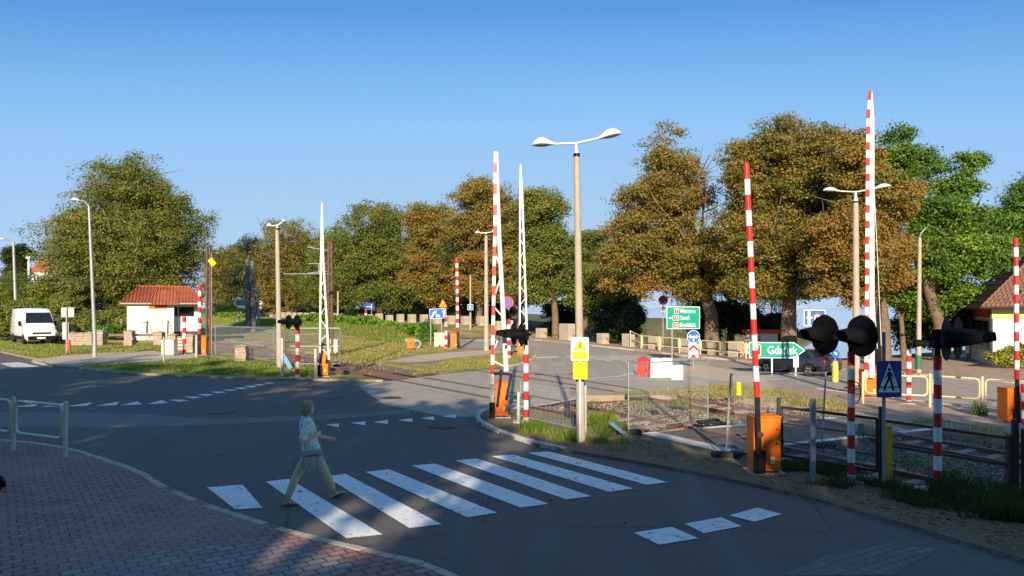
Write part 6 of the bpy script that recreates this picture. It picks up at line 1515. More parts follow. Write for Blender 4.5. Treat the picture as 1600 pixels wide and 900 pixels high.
rowtree('largest chestnut tree, dark brown and green, between the striped pole and the tallest barrier', 1235, [(1240, 225, 62, 52), (1200, 270, 60, 70), (1290, 265, 55, 62), (1180, 370, 66, 70), (1255, 350, 85, 80), (1225, 430, 95, 42), (1160, 430, 40, 40)], 52000, L_CHEST, 10, nn=45.2, tint=(.48, .26), spread=.42, size=.26, trunk_r=.55, base_px=1232)
rowtree('reddish brown chestnut tree behind the tallest lattice barrier', 1345, [(1335, 255, 42, 55), (1375, 320, 48, 60), (1335, 380, 60, 70), (1385, 405, 38, 50), (1330, 450, 60, 24)], 30000, L_CHEST, 11, nn=45.2, tint=(.72, .22), spread=.40, size=.25, trunk_r=.45, base_px=1380)
tree('maple_tree', 'bright green maple with ragged open crown left of the restaurant roof', 1470, 50, gzp(1470, 50), [(1395, 228, 28, 30), (1420, 270, 26, 24, 1), (1468, 258, 36, 36, 2), (1518, 250, 24, 12), (1500, 290, 26, 20), (1450, 330, 46, 40), (1510, 345, 52, 42, 1), (1470, 400, 66, 44), (1530, 400, 50, 40), (1420, 395, 36, 40, -1), (1480, 460, 60, 30, 1)], 21000, .28, L_MAPLE, 12, trunk_r=.42, tint=(.45, .28), spread=.42, base_px=1468)
tree('maple_tree', 'green maple cut by the right edge, rising behind the restaurant', 1612, 56, gzp(1590, 56), [(1610, 300, 30, 36), (1590, 335, 34, 38), (1560, 370, 34, 40), (1625, 360, 40, 60), (1575, 405, 44, 34)], 19000, .28, L_MAPLE, 13, trunk_r=.35, tint=(.42, .26), spread=.45)
tree('maple_tree', 'low bright green maple branches under the reddish chestnut', 1400, 52, gzp(1400, 52), [(1395, 445, 36, 32), (1430, 470, 30, 34)], 8000, .26, L_MAPLE, 14, trunk_r=.2, tint=(.5, .28), spread=.40, base_px=1412)
tree('weeping_willow', 'weeping willow with hanging strands by the water, behind the green arrow sign', 1140, 62, gzp(1140, 62), [(1150, 425, 62, 36), (1200, 440, 40, 36), (1085, 435, 40, 30)], 9000, .16, L_WILLOW, 15, trunk_r=.35, tint=(.25, .2), spread=.5, hang=3.4)
# background trees in the park, deeper and smaller
rowtree('slender green chestnut tree between the domed chestnut and the concrete lamp pole by the railway', 522, [(522, 395, 34, 40), (515, 440, 40, 45), (535, 470, 36, 20)], 11000, L_CHESTG, 16, nn=46, tint=(.5, .25), spread=.6, size=.4, trunk_r=.35)
rowtree('low rusty chestnut tree filling the row behind the slim pale lattice barrier', 812, [(812, 345, 26, 34), (808, 400, 32, 50), (815, 455, 34, 30)], 10000, L_CHEST, 17, nn=46, tint=(.5, .25), spread=.5, size=.34, trunk_r=.32)
rowtree('leafy green chestnut tree left of the orange brown one with bare twigs', 965, [(972, 395, 24, 34), (958, 440, 30, 40), (985, 455, 26, 24)], 8000, L_CHESTG, 18, nn=46.5, tint=(.45, .25), spread=.45, size=.3, trunk_r=.28)
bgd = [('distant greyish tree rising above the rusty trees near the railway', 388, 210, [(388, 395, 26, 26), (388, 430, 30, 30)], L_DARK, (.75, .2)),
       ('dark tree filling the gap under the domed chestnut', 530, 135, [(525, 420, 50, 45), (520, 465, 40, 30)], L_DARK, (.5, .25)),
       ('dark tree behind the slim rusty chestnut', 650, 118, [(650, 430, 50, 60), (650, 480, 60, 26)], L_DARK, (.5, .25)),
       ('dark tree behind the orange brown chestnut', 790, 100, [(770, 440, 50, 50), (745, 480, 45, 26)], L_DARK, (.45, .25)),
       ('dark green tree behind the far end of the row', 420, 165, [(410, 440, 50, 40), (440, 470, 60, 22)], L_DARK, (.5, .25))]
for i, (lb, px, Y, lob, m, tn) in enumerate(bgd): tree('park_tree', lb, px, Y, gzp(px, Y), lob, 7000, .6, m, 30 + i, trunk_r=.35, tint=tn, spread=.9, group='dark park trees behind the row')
def shrub(label, px, Y, lobes, n, size, m, seed, tint=(.5, .25), group='dark shrubs under the trees', bz=None, name='shrub', spread=.3):
    return tree(name, label, px, Y, gzp(px, Y) if bz is None else bz, lobes, n, size, m, seed, trunk_r=.06, tint=tint, spread=spread, group=group, cat='shrub', trunk=False)
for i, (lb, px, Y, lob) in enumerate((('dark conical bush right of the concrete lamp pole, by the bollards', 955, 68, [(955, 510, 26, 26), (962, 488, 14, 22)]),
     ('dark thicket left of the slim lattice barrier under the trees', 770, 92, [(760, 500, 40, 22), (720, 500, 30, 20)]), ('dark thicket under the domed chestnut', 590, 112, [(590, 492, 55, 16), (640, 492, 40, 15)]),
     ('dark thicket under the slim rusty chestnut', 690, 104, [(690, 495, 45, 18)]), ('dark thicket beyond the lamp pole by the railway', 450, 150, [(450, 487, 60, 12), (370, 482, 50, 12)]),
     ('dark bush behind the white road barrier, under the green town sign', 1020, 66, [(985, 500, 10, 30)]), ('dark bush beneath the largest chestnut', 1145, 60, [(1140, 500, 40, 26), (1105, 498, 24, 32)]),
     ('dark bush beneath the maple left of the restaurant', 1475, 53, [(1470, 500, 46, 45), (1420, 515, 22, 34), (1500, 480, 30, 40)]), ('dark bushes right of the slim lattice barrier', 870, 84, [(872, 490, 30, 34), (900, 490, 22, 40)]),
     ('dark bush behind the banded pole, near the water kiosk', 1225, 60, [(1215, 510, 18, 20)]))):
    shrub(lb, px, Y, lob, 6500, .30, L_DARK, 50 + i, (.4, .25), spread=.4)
# left edge vegetation
tree('poplar_tree', 'slim distant poplar at the left edge', 26, 150, .05, [(26, 405, 15, 34), (26, 440, 17, 30)], 7000, .5, L_DARK, 70, trunk_r=.3, tint=(.8, .15), spread=.6)
tree('weeping_willow', 'yellow green willow behind the van at the left edge', 26, 88, .05, [(20, 450, 36, 30), (45, 465, 24, 26)], 9000, .22, L_WILLOW, 71, trunk_r=.3, tint=(.35, .25), spread=.5, hang=3.2)
for i, (lb, px, Y, lob, m) in enumerate((('green bush behind the van, left one', 45, 70, [(50, 490, 30, 26), (15, 500, 26, 26)], L_CHESTG), ('green bush behind the van, with some orange leaves', 80, 72, [(78, 465, 26, 26), (70, 495, 26, 24)], L_CHESTG),
      ('loose green bush between the van and the big lime tree', 105, 69, [(105, 490, 26, 26), (118, 460, 20, 22)], L_LIME), ('dark bush behind the stone pillars by the slim lamp post', 150, 66, [(150, 508, 26, 22), (185, 505, 26, 22)], L_CHESTG), ('low bright bush beside the hut steps', 168, 61.5, [(168, 522, 9, 10)], L_HEDGE))):
    shrub(lb, px, Y, lob, 7000 if i < 4 else 1500, .26, m, 75 + i, (.4, .25), 'bushes around the van and hut', .05, spread=.35)
shrub('golden flowering shrub below the restaurant wall', 1575, 44, [(1565, 558, 18, 12), (1590, 553, 20, 16), (1610, 556, 20, 14)], 4000, .2, L_GOLD, 85, (.5, .3), None, -.55, spread=.18)
# ivy hedge on the edge of the bank
def hedge(label, pxa, pxb, nn, h, n, seed, gap=.0):
    rg = np.random.default_rng(seed); a = np.array(PN(pxa, nn)); c = np.array(PN(pxb, nn)); L = np.linalg.norm(c - a); s_, n_ = toSN(*a); r = thing('hedge', label, 'hedge', (a[0], a[1], .05 + bankz(s_, n_)), 0, 'bright green hedges along the bank')
    t_ = rg.uniform(0, 1, n); hh = h * (.75 + .35 * np.sin(t_ * L * .9 + seed) * np.sin(t_ * L * .37)); zz = bankz(*toSN(*c)) - bankz(s_, n_)
    P = np.stack([(c - a)[0] * t_ + rg.normal(0, .35, n), (c - a)[1] * t_ + rg.normal(0, .4, n), zz * t_ + hh * np.sqrt(rg.uniform(0, 1, n))], 1)
    V_, Q = leaf_quads(P, .26, rg); np_mesh('leaves', V_, Q, L_HEDGE, r, np.clip(.45 + .3 * np.sin(t_ * 40) * rg.uniform(0, 1, n) + rg.normal(0, .15, n), 0, 1))
hedge('bright green hedge left of the dark pole pair', 346, 388, 34, 1.1, 2600, 1); hedge('bright green hedge behind the white lattice barrier', 470, 545, 33.5, 1.2, 4200, 2); hedge('bright green hedge left of the blue lane sign', 548, 668, 33, 1.25, 7500, 3)
shrub('single green bush beside the blue lane sign', 668, 62, [(668, 518, 7, 24)], 2600, .18, L_HEDGE, 90, (.4, .2), None, .2, spread=.2)

# ---------------------------------------------------------------- grass and weeds
def inpoly(x, y, poly):
    P = np.array(poly); c = np.zeros(len(x), bool); j = len(P) - 1
    for i in range(len(P)):
        cond = ((P[i, 1] > y) != (P[j, 1] > y)) & (x < (P[j, 0] - P[i, 0]) * (y - P[i, 1]) / (P[j, 1] - P[i, 1] + 1e-12) + P[i, 0]); c ^= cond; j = i
    return c
def grass(label, poly, n, h, m, seed, tint=(.4, .25), w=.012, patch=.45, pscale=.5, dz=.06, zf=None, lean=.35, name='grass'):
    rg = np.random.default_rng(seed); P = np.array(poly); lo, hi = P.min(0), P.max(0); X = []; tries = 0
    while sum(map(len, X)) < n and tries < 60:
        q = rg.uniform(lo, hi, (n * 2, 2)); q = q[inpoly(q[:, 0], q[:, 1], poly)]
        f = np.array([mnoise.noise(Vector((a * pscale, b_ * pscale, seed))) for a, b_ in q]); q = q[(f * .5 + .5 + rg.normal(0, .08, len(q))) > patch]; X.append(q); tries += 1
    X = np.concatenate(X)[:n]; n = len(X); z = np.array([(zf(a, b_) if zf else gz(a) + dz) for a, b_ in X])
    a = rg.uniform(0, 2 * PI, n); hh = h * rg.uniform(.35, 1.25, n) ; ww = w * rg.uniform(.6, 1.4, n); ln = rg.normal(0, lean, (n, 2)) * hh[:, None]
    B = np.stack([X[:, 0], X[:, 1], z - .01], 1); dx = np.stack([np.cos(a) * ww, np.sin(a) * ww, np.zeros(n)], 1)
    M_ = B + np.stack([ln[:, 0] * .35, ln[:, 1] * .35, hh * .6], 1); T_ = B + np.stack([ln[:, 0], ln[:, 1], hh], 1)
    V_ = np.stack([B - dx, B + dx, M_ + dx * .7, T_, M_ - dx * .7], 1).reshape(-1, 3); k = np.arange(n) * 5
    Q = np.concatenate([np.stack([k, k + 1, k + 2, k + 4], 1), np.stack([k + 4, k + 2, k + 3, k + 3], 1)])
    Q2 = np.concatenate([np.stack([k, k + 1, k + 2], 1), np.stack([k, k + 2, k + 4], 1), np.stack([k + 4, k + 2, k + 3], 1)])
    t_ = np.clip(tint[0] + rg.normal(0, tint[1], n), 0, 1); o = np_mesh(name, V_, Q2, m, None, np.concatenate([t_] * 3), tris=True); o['kind'] = 'stuff'; o['label'] = label; return o
grass('grass and weeds around the near barrier and signals', [G(1165, 728), G(1300, 728), G(1380, 752), G(1600, 790), G(1700, 830), G(1560, 812), G(1440, 800), G(1330, 772), G(1220, 756)], 8500, .15, L_WEED, 1, (.35, .25), .006, .54, 1.1)
grass('tall weeds at the foot of the right signal', [G(1465, 760), G(1540, 770), G(1640, 800), G(1650, 830), G(1500, 815), G(1440, 790)], 4600, .30, L_WEED, 2, (.3, .2), .007, .46, .9)
grass('sparse grass at the kerb corner', [G(800, 668), G(840, 662), G(905, 675), G(980, 690), G(985, 712), G(900, 702), G(835, 688)], 1900, .13, L_GRASS, 3, (.42, .25), .006, .56, 1.6)
grass('weeds beside the ballast', [G(920, 668), G(985, 672), G(985, 690), G(935, 688)], 800, .22, L_GRASS, 4, (.3, .2), .008, .5, 1.4)
grass('lawn grass along the left road', [G(130, 573), G(190, 580), G(340, 588), G(440, 591), G(495, 592), G(490, 575), G(430, 566), G(330, 563), G(250, 568)], 20000, .13, L_GRASS, 5, (.45, .25), .014, .38, .5)
grass('lawn grass in front of the van', [G(-20, 545), G(70, 562), G(110, 555), G(200, 552), G(300, 545), G(300, 540), G(110, 542), G(-20, 533)], 20000, .16, L_GRASS, 6, (.6, .22), .022, .35, .35)
grass('dry grass on the island left of the path', [G(480, 541), G(560, 531), G(700, 541), G(722, 545), G(690, 550), G(640, 553), G(570, 572), G(500, 562)], 16000, .15, L_DRY, 7, (.32, .28), .018, .36, .4, dz=.005)
grass('dry grass on the island tip right of the path', [G(690, 566), G(722, 560), G(790, 552), G(836, 555), G(833, 561), G(796, 571), G(768, 575), G(690, 580), G(640, 588)], 9000, .11, L_DRY, 27, (.30, .28), .015, .44, .7, dz=.005)
bz_ = lambda x, y: .06 + bankz(*toSN(x, y))
grass('fresh grass on the bank below the hedge', [PN(440, 28), PN(690, 27.5), PN(690, 33), PN(560, 33), PN(440, 33)], 24000, .26, L_GRASS, 8, (.48, .22), .03, .32, .3, zf=bz_)
grass('grass on the far bank left of the railway poles', [PN(330, 28), PN(440, 28), PN(440, 34), PN(330, 34)], 9000, .28, L_GRASS, 9, (.6, .22), .06, .3, .2, zf=bz_)
grass('dry grass on the sandy strip beside the lake road', [G(1000, 618), G(1075, 607), G(1150, 604), G(1320, 632), G(1330, 648), G(1180, 626), G(1080, 622)], 9000, .13, L_DRY, 10, (.35, .25), .012, .44, .8)
grass('tufts between the rails', [SN(-20, 17.0), SN(2, 17.0), SN(2, 18.6), SN(-20, 18.6)], 3500, .14, L_GRASS, 11, (.5, .25), .008, .55, 1.0, dz=-.14)
grass('tufts at the edge of the block paving', [SN(-12, 23.2), SN(6, 23.2), SN(6, 24.5), SN(-12, 24.5)], 4500, .15, L_DRY, 12, (.3, .25), .008, .45, 1.0)
def tuft(label, px, py, n, h, seed, m=L_GRASS, tint=(.3, .2), rad=.35):
    x, y = G(px, py); return grass(label, [(x + rad * math.cos(a), y + rad * math.sin(a)) for a in np.linspace(0, 2 * PI, 10)[:-1]], n, h, m, seed, tint, .009, .0, 1, name='weeds')
tuft('tall weeds by the cream railing at the right', 1530, 652, 160, .55, 41, tint=(.25, .15), rad=.25); tuft('bright weeds beside the signal at the kerb corner', 832, 678, 700, .3, 42); tuft('weeds at the foot of the warning sign post', 895, 690, 500, .25, 43)
tuft('bright weeds in front of the tilted blue plank', 940, 672, 900, .42, 44, tint=(.45, .2), rad=.4); tuft('weeds on the far ballast, left tuft', 992, 622, 400, .2, 45, tint=(.5, .2)); tuft('weeds on the far ballast, right tuft', 1063, 636, 500, .22, 46, tint=(.4, .2))
# fallen leaves and litter on earth and pavement
def litter(label, poly, n, size, m, seed, dz):
    rg = np.random.default_rng(seed); P = np.array(poly); q = rg.uniform(P.min(0), P.max(0), (n * 4, 2)); q = q[inpoly(q[:, 0], q[:, 1], poly)][:n]; n = len(q)
    Pt = np.stack([q[:, 0], q[:, 1], [gz(a) + dz + .012 for a in q[:, 0]]], 1); V_, Q = leaf_quads(Pt, size, rg); c = np.repeat(Pt[:, 2], 4); V_[:, 2] = c + (V_[:, 2] - c) * .3
    o = np_mesh('fallen_leaves', V_, Q, m, None, rg.uniform(0, 1, n)); o['kind'] = 'stuff'; o['label'] = label
litter('fallen leaves and crumbs on the bare earth', strip_ := [G(850, 690), G(980, 700), G(1150, 735), G(1330, 790), G(1600, 870), G(1600, 815), G(1400, 790), G(1200, 745), G(1000, 690)], 1800, .05, L_FALLEN, 1, .06)
litter('few dry leaves on the near road', [G(330, 760), G(800, 860), G(1500, 880), G(1330, 802), G(1000, 730), G(740, 670), G(300, 650)], 160, .05, L_FALLEN, 2, .01)
tag(stones('gravel', 900, lambda rg, n: [(x, y, gz(x) + .06) for x, y in [SN(rg.uniform(-17, 2), 11.3 + 1.7 * rg.uniform()) for _ in range(n)]], .016, M_STONE, 9), 'small loose stones on the bare earth strip')
# ---------------------------------------------------------------- trees behind the viewer that shade the foreground
def shade_tree(label, x, y, z0, z1, rx, n, seed):
    rg = np.random.default_rng(seed); r = thing('street_tree', label, 'tree', (x, y, .1), 0, 'leafy trees behind the viewer'); zc, rz_ = (z0 + z1) / 2, (z1 - z0) / 2
    lobes = [(np.array([0, 0, zc]) + (d := rg.normal(size=3)) / np.linalg.norm(d) * np.array([rx, rx * .8, rz_]) * .55, np.array([rx, rx * .8, rz_]) * .5) for _ in range(14)]
    cc, kk = clumps(lobes, n // 30, rg, .8); P = np.repeat(cc, 30, 0) + rg.normal(size=(len(cc) * 30, 3)) * .45
    V_, Q = leaf_quads(P, .42, rg); np_mesh('crown', V_, Q, L_CHESTG, r, np.clip(rg.normal(.4, .2, len(P)), 0, 1)); b = MB(); b.tube([(0, 0, 0), (.1, 0, z0 + 1), (0, 0, zc)], [.4, .3, .12], 10)
    for k in range(6): e = Vector(lobes[k][0]); b.tube([(0, 0, z0), Vector((0, 0, z0)).lerp(e, .5), e], [.2, .12, .03], 6)
    b.build('trunk', M_BARK, r, smooth=60)
SHADE = [(-52, -12, 3, 20, 9), (-38, -12, 3, 21.3, 9), (-24, -12, 3, 21.3, 8), (-14.5, -12, 3, 19.5, 5.5), (-8.0, -12, 3, 17.4, 3.6), (-4.2, -12.5, 9.9, 14.2, 2.5), (-3.0, -16, 3, 9.6, 3.2), (1.2, -12, 3, 11.7, 3.4), (7.2, -12, 3, 14.2, 3.2), (11.8, -12, 3, 15.2, 4), (17, -12, 3, 15, 4.5), (24, -12, 3, 15.5, 5)]
for i, (x, y, z0, z1, rx) in enumerate(SHADE): shade_tree('leafy tree behind the viewer, shading the road, ' + names_ord[i] + ' from the left', x, y, z0, z1, rx, int(2600 * rx), 200 + i)
# unseen block behind the viewer, added so its shadow covers the near pavement
r = thing('shade_block', 'plain unseen block behind the viewer, added to shade the near pavement', 'building', (0, -24, 0)); b = MB(); b.box((-10, -5, 5.6), (80, 10, 11.2)); b.build('wall', M_PLASTER_W, r); b = MB(); b.box((-10, -5, 11.4), (81, 11, .4)); b.build('roof', M_CONC, r)
# ---------------------------------------------------------------- the woman on the zebra crossing
def fuse(b, name, m, parent, voxel=.008, smooth=4):
    """melt overlapping shapes into one continuous skin"""
    me = b.mesh('fuse', m); o = bpy.data.objects.new('fuse', me); COL.objects.link(o)
    rm = o.modifiers.new('r', 'REMESH'); rm.mode = 'VOXEL'; rm.voxel_size = voxel
    s_ = o.modifiers.new('s', 'SMOOTH'); s_.factor = .5; s_.iterations = smooth
    dg = bpy.context.evaluated_depsgraph_get(); dg.update(); me2 = bpy.data.meshes.new_from_object(o.evaluated_get(dg)); bpy.data.objects.remove(o)
    me2.materials.clear(); me2.materials.append(m); me2.polygons.foreach_set('use_smooth', [True] * len(me2.polygons)); me2.name = name
    r_ = bpy.data.objects.new(name, me2); COL.objects.link(r_); r_.parent = parent; return r_
def limb(b, pts, rad, n=14):
    P = smooth3(pts, rad); b.tube([p for p, _ in P], [q for _, q in P], n)
    b.ell(pts[0], rad[0], 12, 8); b.ell(pts[-1], rad[-1], 12, 8)
def smooth3(pts, rad, k=5):
    out = []; Pn = [Vector(p) for p in pts]
    for i in range(len(Pn) - 1):
        p0, p1, p2, p3 = Pn[max(0, i - 1)], Pn[i], Pn[i + 1], Pn[min(len(Pn) - 1, i + 2)]
        for j in range(k):
            t_ = j / k; out.append((.5 * ((2 * p1) + (p2 - p0) * t_ + (2 * p0 - 5 * p1 + 4 * p2 - p3) * t_ * t_ + (3 * p1 - p0 - 3 * p2 + p3) * t_ ** 3), rad[i] * (1 - t_) + rad[i + 1] * t_))
    out.append((Pn[-1], rad[-1])); return out
def oval_loft(b, rings, n=24):
    b.loft([[(f + a_ * math.cos(2 * PI * i / n), l + w_ * math.sin(2 * PI * i / n), z) for i in range(n)] for (z, f, l, a_, w_) in rings])
M_SKIN = mat('skin', (.78, .43, .29), .55, var=.06, scale=12)
M_HAIR = NT('hair'); _t = M_HAIR; _w = _t.n('ShaderNodeTexNoise'); _w.inputs['Scale'].default_value = 30; _t.l(_t.tc('Object', (6, 6, .5)), _w.inputs[0])
_t.base(_t.ramp(_w.outputs[0], [(.3, (.17, .085, .035)), (.7, (.58, .36, .18))])); _t.set('Roughness', .5); _t.bump(_w.outputs[0], .5, .01); M_HAIR = _t.m
M_BLOUSE = NT('teal_patterned_cloth'); _t = M_BLOUSE; _v = _t.voro(26, None, 'F1', 0); _v2 = _t.voro(40, _t.tc('Object', (1, 1, .5)), 'F1', 0)
_t.base(_t.mix(_t.grey(_v2, .42, .5, 0, .8), _t.mix(_t.grey(_v, .30, .36), (.03, .19, .17), (.30, .74, .60)), (.88, .90, .80))); _t.set('Roughness', .85); _t.bump(_t.noise(14, 4, .6), .5, .02); M_BLOUSE = _t.m
M_TROUSER = mat('khaki_cloth', (.55, .48, .28), .9, var=.16, scale=9, bump=1., bscale=16)
M_BAG = mat('grey_bag_leather', (.30, .30, .295), .6, var=.15, scale=8, bump=.4, bscale=18)
M_SANDAL = mat('brown_sandal_leather', (.17, .075, .035), .55, var=.2, scale=12)
wx, wy = G(487, 784); YAW = R(25)
W_ = thing('person', 'woman in teal patterned blouse and khaki trousers with grey shoulder bag on the zebra crossing', 'person', (wx, wy, gz(wx) + .012), YAW)
HF = -.058                                            # head centre, forward
HEAD = Matrix.Translation((HF, 0, 0)) @ Matrix.Rotation(R(14), 4, 'Z') @ Matrix.Translation((-HF, 0, 0))
def hd(p): return HEAD @ Vector(p)
RSH, REL, RWR = (-.085, -.175, 1.325), (-.195, -.235, 1.03), (.015, -.165, 1.105)
LSH, LEL, LWR = (-.075, .175, 1.325), (.03, .235, 1.04), (.30, .175, .985)
RHIP, RKN, RAN = (-.01, -.088, .84), (-.265, -.095, .44), (-.405, -.10, .095)
LHIP, LKN, LAN = (.02, .088, .84), (.235, .085, .45), (.375, .08, .105)
b = MB()
oval_loft(b, [(.76, 0, 0, .09, .13), (.84, 0, 0, .118, .165), (.98, -.025, 0, .102, .140), (1.10, -.045, 0, .105, .145), (1.22, -.065, 0, .112, .160), (1.31, -.078, 0, .085, .170), (1.36, -.078, 0, .06, .11), (1.395, -.074, 0, .048, .052), (1.45, -.062, 0, .046, .048)])
b.ell(hd((HF, 0, 1.545)), (.092, .074, .105), 24, 16); b.ell(hd((HF + .02, 0, 1.475)), (.066, .058, .06), 20, 12)       # skull and jaw
b.ell(hd((HF + .094, 0, 1.512)), (.020, .013, .020), 10, 8); b.ell(hd((HF + .080, 0, 1.468)), (.014, .026, .012), 10, 8); b.ell(hd((HF + .068, 0, 1.437)), (.020, .024, .017), 10, 8)   # nose, lips, chin
for s_ in (-1, 1): b.ell(hd((HF - .005, s_ * .076, 1.52)), (.020, .010, .030), 10, 8)
for sh, el, wr in ((RSH, REL, RWR), (LSH, LEL, LWR)):
    limb(b, [sh, Vector(sh).lerp(Vector(el), .5), el, Vector(el).lerp(Vector(wr), .35), wr], [.052, .046, .038, .037, .024])
for h, k_, a_ in ((RHIP, RKN, RAN), (LHIP, LKN, LAN)):
    limb(b, [h, Vector(h).lerp(Vector(k_), .5), k_, Vector(k_).lerp(Vector(a_), .35), a_], [.082, .072, .050, .048, .030])
def hand(wr, dirv, palm_n, curl, thumb_side):
    d = Vector(dirv).normalized(); nrm = Vector(palm_n); nrm = (nrm - d * nrm.dot(d)).normalized(); s_ = d.cross(nrm) * thumb_side; w = Vector(wr)
    P = w + d * .045; b.loft([[tuple(w + d * u + s_ * (hw * math.cos(t)) + nrm * (th * math.sin(t))) for t in np.linspace(0, 2 * PI, 13)[:-1]] for u, hw, th in ((-.01, .024, .02), (.02, .031, .016), (.055, .040, .015), (.085, .040, .012))])
    for j, (off, L) in enumerate(((.030, .070), (.010, .078), (-.010, .073), (-.029, .058))):
        base = w + d * .078 + s_ * off; c = curl * (1 + .12 * j); d1 = (d * math.cos(c * .5) + nrm * math.sin(c * .5)); d2 = (d * math.cos(c * 1.2) + nrm * math.sin(c * 1.2)); d3 = (d * math.cos(c * 1.8) + nrm * math.sin(c * 1.8))
        p1 = base + d1 * L * .45; p2 = p1 + d2 * L * .32; p3 = p2 + d3 * L * .26; b.tube([base - d * .015, base, p1, p2, p3], [.0095, .0092, .0086, .0078, .0062], 8); b.ell(p3, .0062, 8, 6)
    tb = w + d * .022 + s_ * .026; t1 = tb + (d * .55 + s_ * .75 + nrm * .25).normalized() * .036; t2 = t1 + (d * .85 + s_ * .25 + nrm * .35).normalized() * .030; b.tube([tb - s_ * .012, tb, t1, t2], [.012, .0115, .0098, .0075], 8); b.ell(t2, .0075, 8, 6)
hand(RWR, (.95, .20, .25), (.1, .9, -.3), .75, 1); hand(LWR, (.93, -.12, -.22), (-.1, -.6, -.75), .45, 1)
# bare feet
def foot(an, toe_dir, pitch):
    a = Vector(an); d = Vector((math.cos(pitch), toe_dir, math.sin(pitch))).normalized(); up = Vector((-math.sin(pitch), 0, math.cos(pitch))); base = a - up * .065
    heel = base - d * .045; b.ell(heel + up * .005, (.032, .030, .03), 12, 8)
    b.loft([[tuple(heel + d * u + Vector((0, 1, 0)) * (hw * math.cos(t)) + up * (th * math.sin(t) + zc)) for t in np.linspace(0, 2 * PI, 13)[:-1]] for u, hw, th, zc in ((-.02, .025, .022, .0), (.05, .032, .040, .012), (.11, .038, .027, .0), (.165, .042, .017, -.010), (.205, .036, .012, -.014), (.222, .02, .008, -.016))])
    return heel, d, up
fr = foot(RAN, -.06, R(0)); fl = foot(LAN, .06, R(16))
body = fuse(b, 'body', M_SKIN, W_, .0055, 3)
# blouse
b = MB()
oval_loft(b, [(.815, -.005, 0, .150, .196), (.86, -.010, 0, .146, .192), (.90, -.012, 0, .142, .187), (.98, -.028, 0, .130, .172), (1.10, -.048, 0, .127, .168), (1.22, -.068, 0, .130, .180), (1.31, -.080, 0, .104, .186), (1.362, -.082, 0, .070, .115), (1.388, -.084, 0, .052, .062)])
for sh, el in ((RSH, REL), (LSH, LEL)):
    s_ = Vector(sh); e = Vector(el); limb(b, [s_ + Vector((0, 0, .005)), s_.lerp(e, .4), s_.lerp(e, .80)], [.066, .064, .066])
fuse(b, 'blouse', M_BLOUSE, W_, .007, 5)
# trousers
b = MB()
oval_loft(b, [(.78, 0, 0, .105, .15), (.84, 0, 0, .128, .176), (.93, -.015, 0, .116, .160)])
for h, k_, a_ in ((RHIP, RKN, RAN), (LHIP, LKN, LAN)):
    h, k_, a_ = Vector(h), Vector(k_), Vector(a_); limb(b, [h, h.lerp(k_, .5), k_, k_.lerp(a_, .4), k_.lerp(a_, .83)], [.097, .086, .066, .064, .056])
fuse(b, 'trousers', M_TROUSER, W_, .007, 4)
# hair: a chin-length bob, open towards the face
b = MB(); b.ell(hd((HF - .022, 0, 1.562)), (.098, .094, .092), 24, 16); b.ell(hd((HF - .045, 0, 1.50)), (.075, .092, .085), 22, 14); b.ell(hd((HF - .055, 0, 1.455)), (.055, .078, .055), 20, 12)
for s_ in (-1, 1): b.ell(hd((HF - .012, s_ * .072, 1.50)), (.040, .026, .072), 14, 10)
b.ell(hd((HF + .052, 0, 1.607)), (.034, .062, .030), 16, 10)
fuse(b, 'hair', M_HAIR, W_, .006, 3)
b = MB()
for s_ in (-1, 1): b.ell(hd((HF + .084, s_ * .032, 1.543)), (.008, .024, .018), 12, 8); b.tube([hd((HF + .082, s_ * .05, 1.55)), hd((HF + .0, s_ * .082, 1.548))], .003, 6)
b.tube([hd((HF + .092, -.012, 1.548)), hd((HF + .092, .012, 1.548))], .003, 6); b.build('glasses', M_BLACK, W_, smooth=60)
b = MB(); b.ell(hd((HF + .089, 0, 1.468)), (.008, .020, .006), 10, 6); b.build('mouth', mat('lips', (.42, .14, .12), .5), W_, smooth=60)
# sandals
for heel, d, up in (fr, fl):
    b = MB(); out = [(-.035, 0), (-.025, .028), (.05, .034), (.12, .042), (.18, .044), (.225, .030), (.236, 0)]; poly = out + [(u, -w) for u, w in out[::-1][1:-1]]
    top = [heel + d * u + Vector((0, 1, 0)) * w - up * .026 for u, w in poly]; bot = [p - up * .022 for p in top]; n = len(poly)
    b.add(top + bot, [tuple(range(n))] + [tuple(range(2 * n - 1, n - 1, -1))] + [(i, n + i, n + (i + 1) % n, (i + 1) % n) for i in range(n)]); sd = b.build('sandal', M_SANDAL, W_, bevel=.004)
    b = MB()
    for u, hw, h in ((.17, .046, .012), (.125, .043, .032), (.06, .040, .056)): b.tube([heel + d * u + Vector((0, hw * math.cos(t), 0)) + up * (-.028 + (h + .03) * math.sin(t)) for t in np.linspace(0, PI, 11)], .0065, 6)
    b.tube([heel + d * (-.038 * math.sin(t) + .03) + Vector((0, .038 * math.cos(t), 0)) + up * .032 for t in np.linspace(0, PI, 11)], .006, 6); b.build('strap', M_SANDAL, sd, smooth=60)
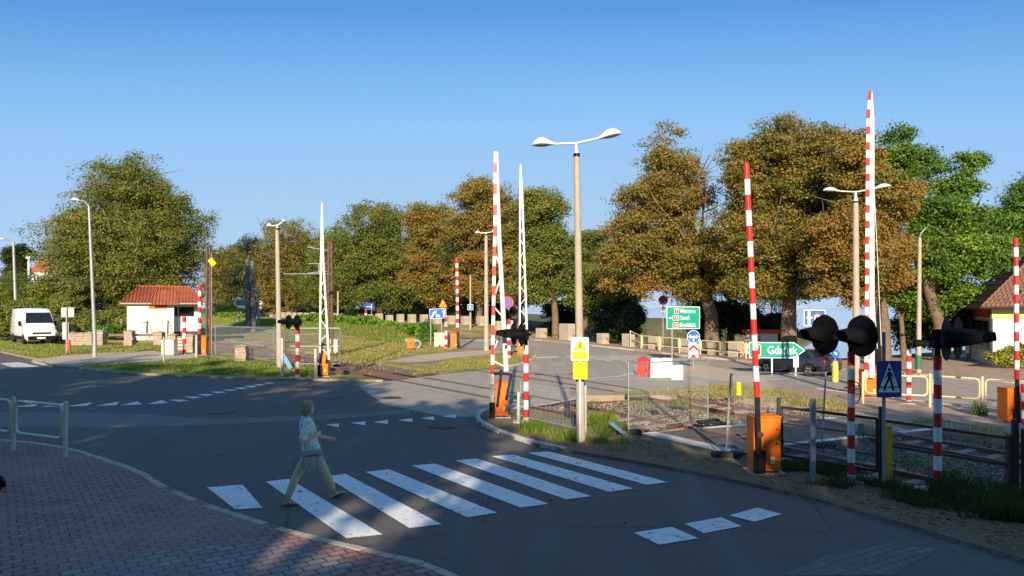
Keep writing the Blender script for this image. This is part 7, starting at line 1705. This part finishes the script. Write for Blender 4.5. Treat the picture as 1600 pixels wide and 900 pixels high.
# shoulder bag hanging at her right hip
Bg = thing('shoulder_bag', 'soft grey shoulder bag hanging at the right hip of the walking woman', 'bag', (wx, wy, gz(wx) + .012), YAW)
b = MB(); fc, lc = -.03, -.235; rr_ = [(.565, .150, .030), (.58, .168, .050), (.66, .170, .058), (.78, .160, .046), (.868, .150, .026), (.885, .148, .016)]
b.loft([superring(fc - hw, fc + hw, th, z, 28, 3.2) for z, hw, th in rr_]); me_ = b.build('bag_body', M_BAG, Bg, smooth=60); me_.location = (0, lc, 0)
sb2 = me_.modifiers.new('s', 'SUBSURF'); sb2.levels = 1; sb2.render_levels = 1
b = MB(); b.bar((fc - .14, lc - .052, .80), (fc + .14, lc - .052, .80), .008, .008)
for x_ in (-.05, .07): b.bar((fc + x_, lc - .056, .60), (fc + x_ * .7, lc - .040, .83), .006, .008)
b.build('zip', M_BLACK, me_).location = (0, -lc, 0)
b = MB(); P = [(fc - .14, lc, .84), (-.13, -.205, .95), (-.17, -.16, 1.16), (-.16, -.06, 1.34), (-.10, .06, 1.385), (.01, .04, 1.31), (.085, -.06, 1.15), (.105, -.165, .97), (fc + .14, lc, .84)]
b.tube([p for p, _ in smooth3(P, [.009] * 9)], .009, 6); b.build('strap', M_BAG, Bg, smooth=60)
# ---------------------------------------------------------------- light, sky and camera
SUN_EL = 22.0
sundir = Vector((.035, 1.0, -math.tan(R(SUN_EL)))).normalized()
sl = bpy.data.lights.new('sun', 'SUN'); sl.energy = 5.0; sl.angle = R(.55); sl.color = (1.0, .825, .60)
so = bpy.data.objects.new('sun', sl); COL.objects.link(so); so.rotation_euler = sundir.to_track_quat('-Z', 'Y').to_euler(); so.location = (0, -40, 40)
w = bpy.data.worlds.new('World'); sc.world = w; w.use_nodes = True; nt = w.node_tree; nt.nodes.clear()
sky = nt.nodes.new('ShaderNodeTexSky'); sky.sky_type = 'NISHITA'; sky.sun_disc = False
sky.sun_elevation = R(SUN_EL); sky.sun_rotation = PI + math.atan2(.035, 1.0)
sky.altitude = 0; sky.air_density = 1.0; sky.dust_density = 0.0; sky.ozone_density = 2.0
EXPO = 0.6; SKY_K = 0.10
# the camera's response to the sky: the bright horizon is held back, as on the photograph
vm = nt.nodes.new('ShaderNodeVectorMath'); vm.operation = 'SCALE'; vm.inputs['Scale'].default_value = 1 / 16
rc = nt.nodes.new('ShaderNodeRGBCurve')
for ch, pts in ((0, ((.8, .14), (1.3, .11), (1.76, .105), (2.0, .162), (2.32, .22), (2.95, .312), (4.4, .385), (8, .47), (14, .54))),
                (1, ((1.6, .34), (2.4, .325), (3.0, .338), (3.38, .415), (3.88, .495), (4.81, .577), (6.7, .61), (10, .67), (14, .70))),
                (2, ((3.0, .70), (4.2, .72), (4.9, .75), (5.45, .845), (6.1, .90), (7.1, .935), (8.6, .88), (9.2, .855), (14, .83)))):
    c = rc.mapping.curves[ch]; c.points[0].location = (0, 0); c.points[1].location = (1, pts[-1][1])
    for x_, y_ in pts: c.points.new(x_ / 16, y_)
    for p_ in c.points: p_.handle_type = 'VECTOR'
rc.mapping.update()
vm2 = nt.nodes.new('ShaderNodeVectorMath'); vm2.operation = 'SCALE'; vm2.inputs['Scale'].default_value = 1 / (SKY_K * 2 ** EXPO)
bg = nt.nodes.new('ShaderNodeBackground'); bg.inputs[1].default_value = SKY_K
wo = nt.nodes.new('ShaderNodeOutputWorld')
nt.links.new(sky.outputs[0], vm.inputs[0]); nt.links.new(vm.outputs[0], rc.inputs['Color']); nt.links.new(rc.outputs[0], vm2.inputs[0])
nt.links.new(vm2.outputs[0], bg.inputs[0]); nt.links.new(bg.outputs[0], wo.inputs[0])

cam = bpy.data.cameras.new('camera'); co = bpy.data.objects.new('camera', cam); COL.objects.link(co)
cam.sensor_width = 36; cam.lens = 36 * F_PX / 1600; cam.shift_y = (HORIZON - 450) / 1600
cam.clip_start = .1; cam.clip_end = 9000
co.location = (0, 0, CAM_H); co.rotation_euler = (PI / 2, 0, 0)
sc.camera = co
vs = sc.view_settings; vs.view_transform = 'Standard'; vs.look = 'None'; vs.gamma = 1; vs.exposure = EXPO; vs.use_curve_mapping = False
sc.cycles.max_bounces = 6; sc.cycles.diffuse_bounces = 3; sc.cycles.transparent_max_bounces = 8
sc.cycles.use_denoising = True
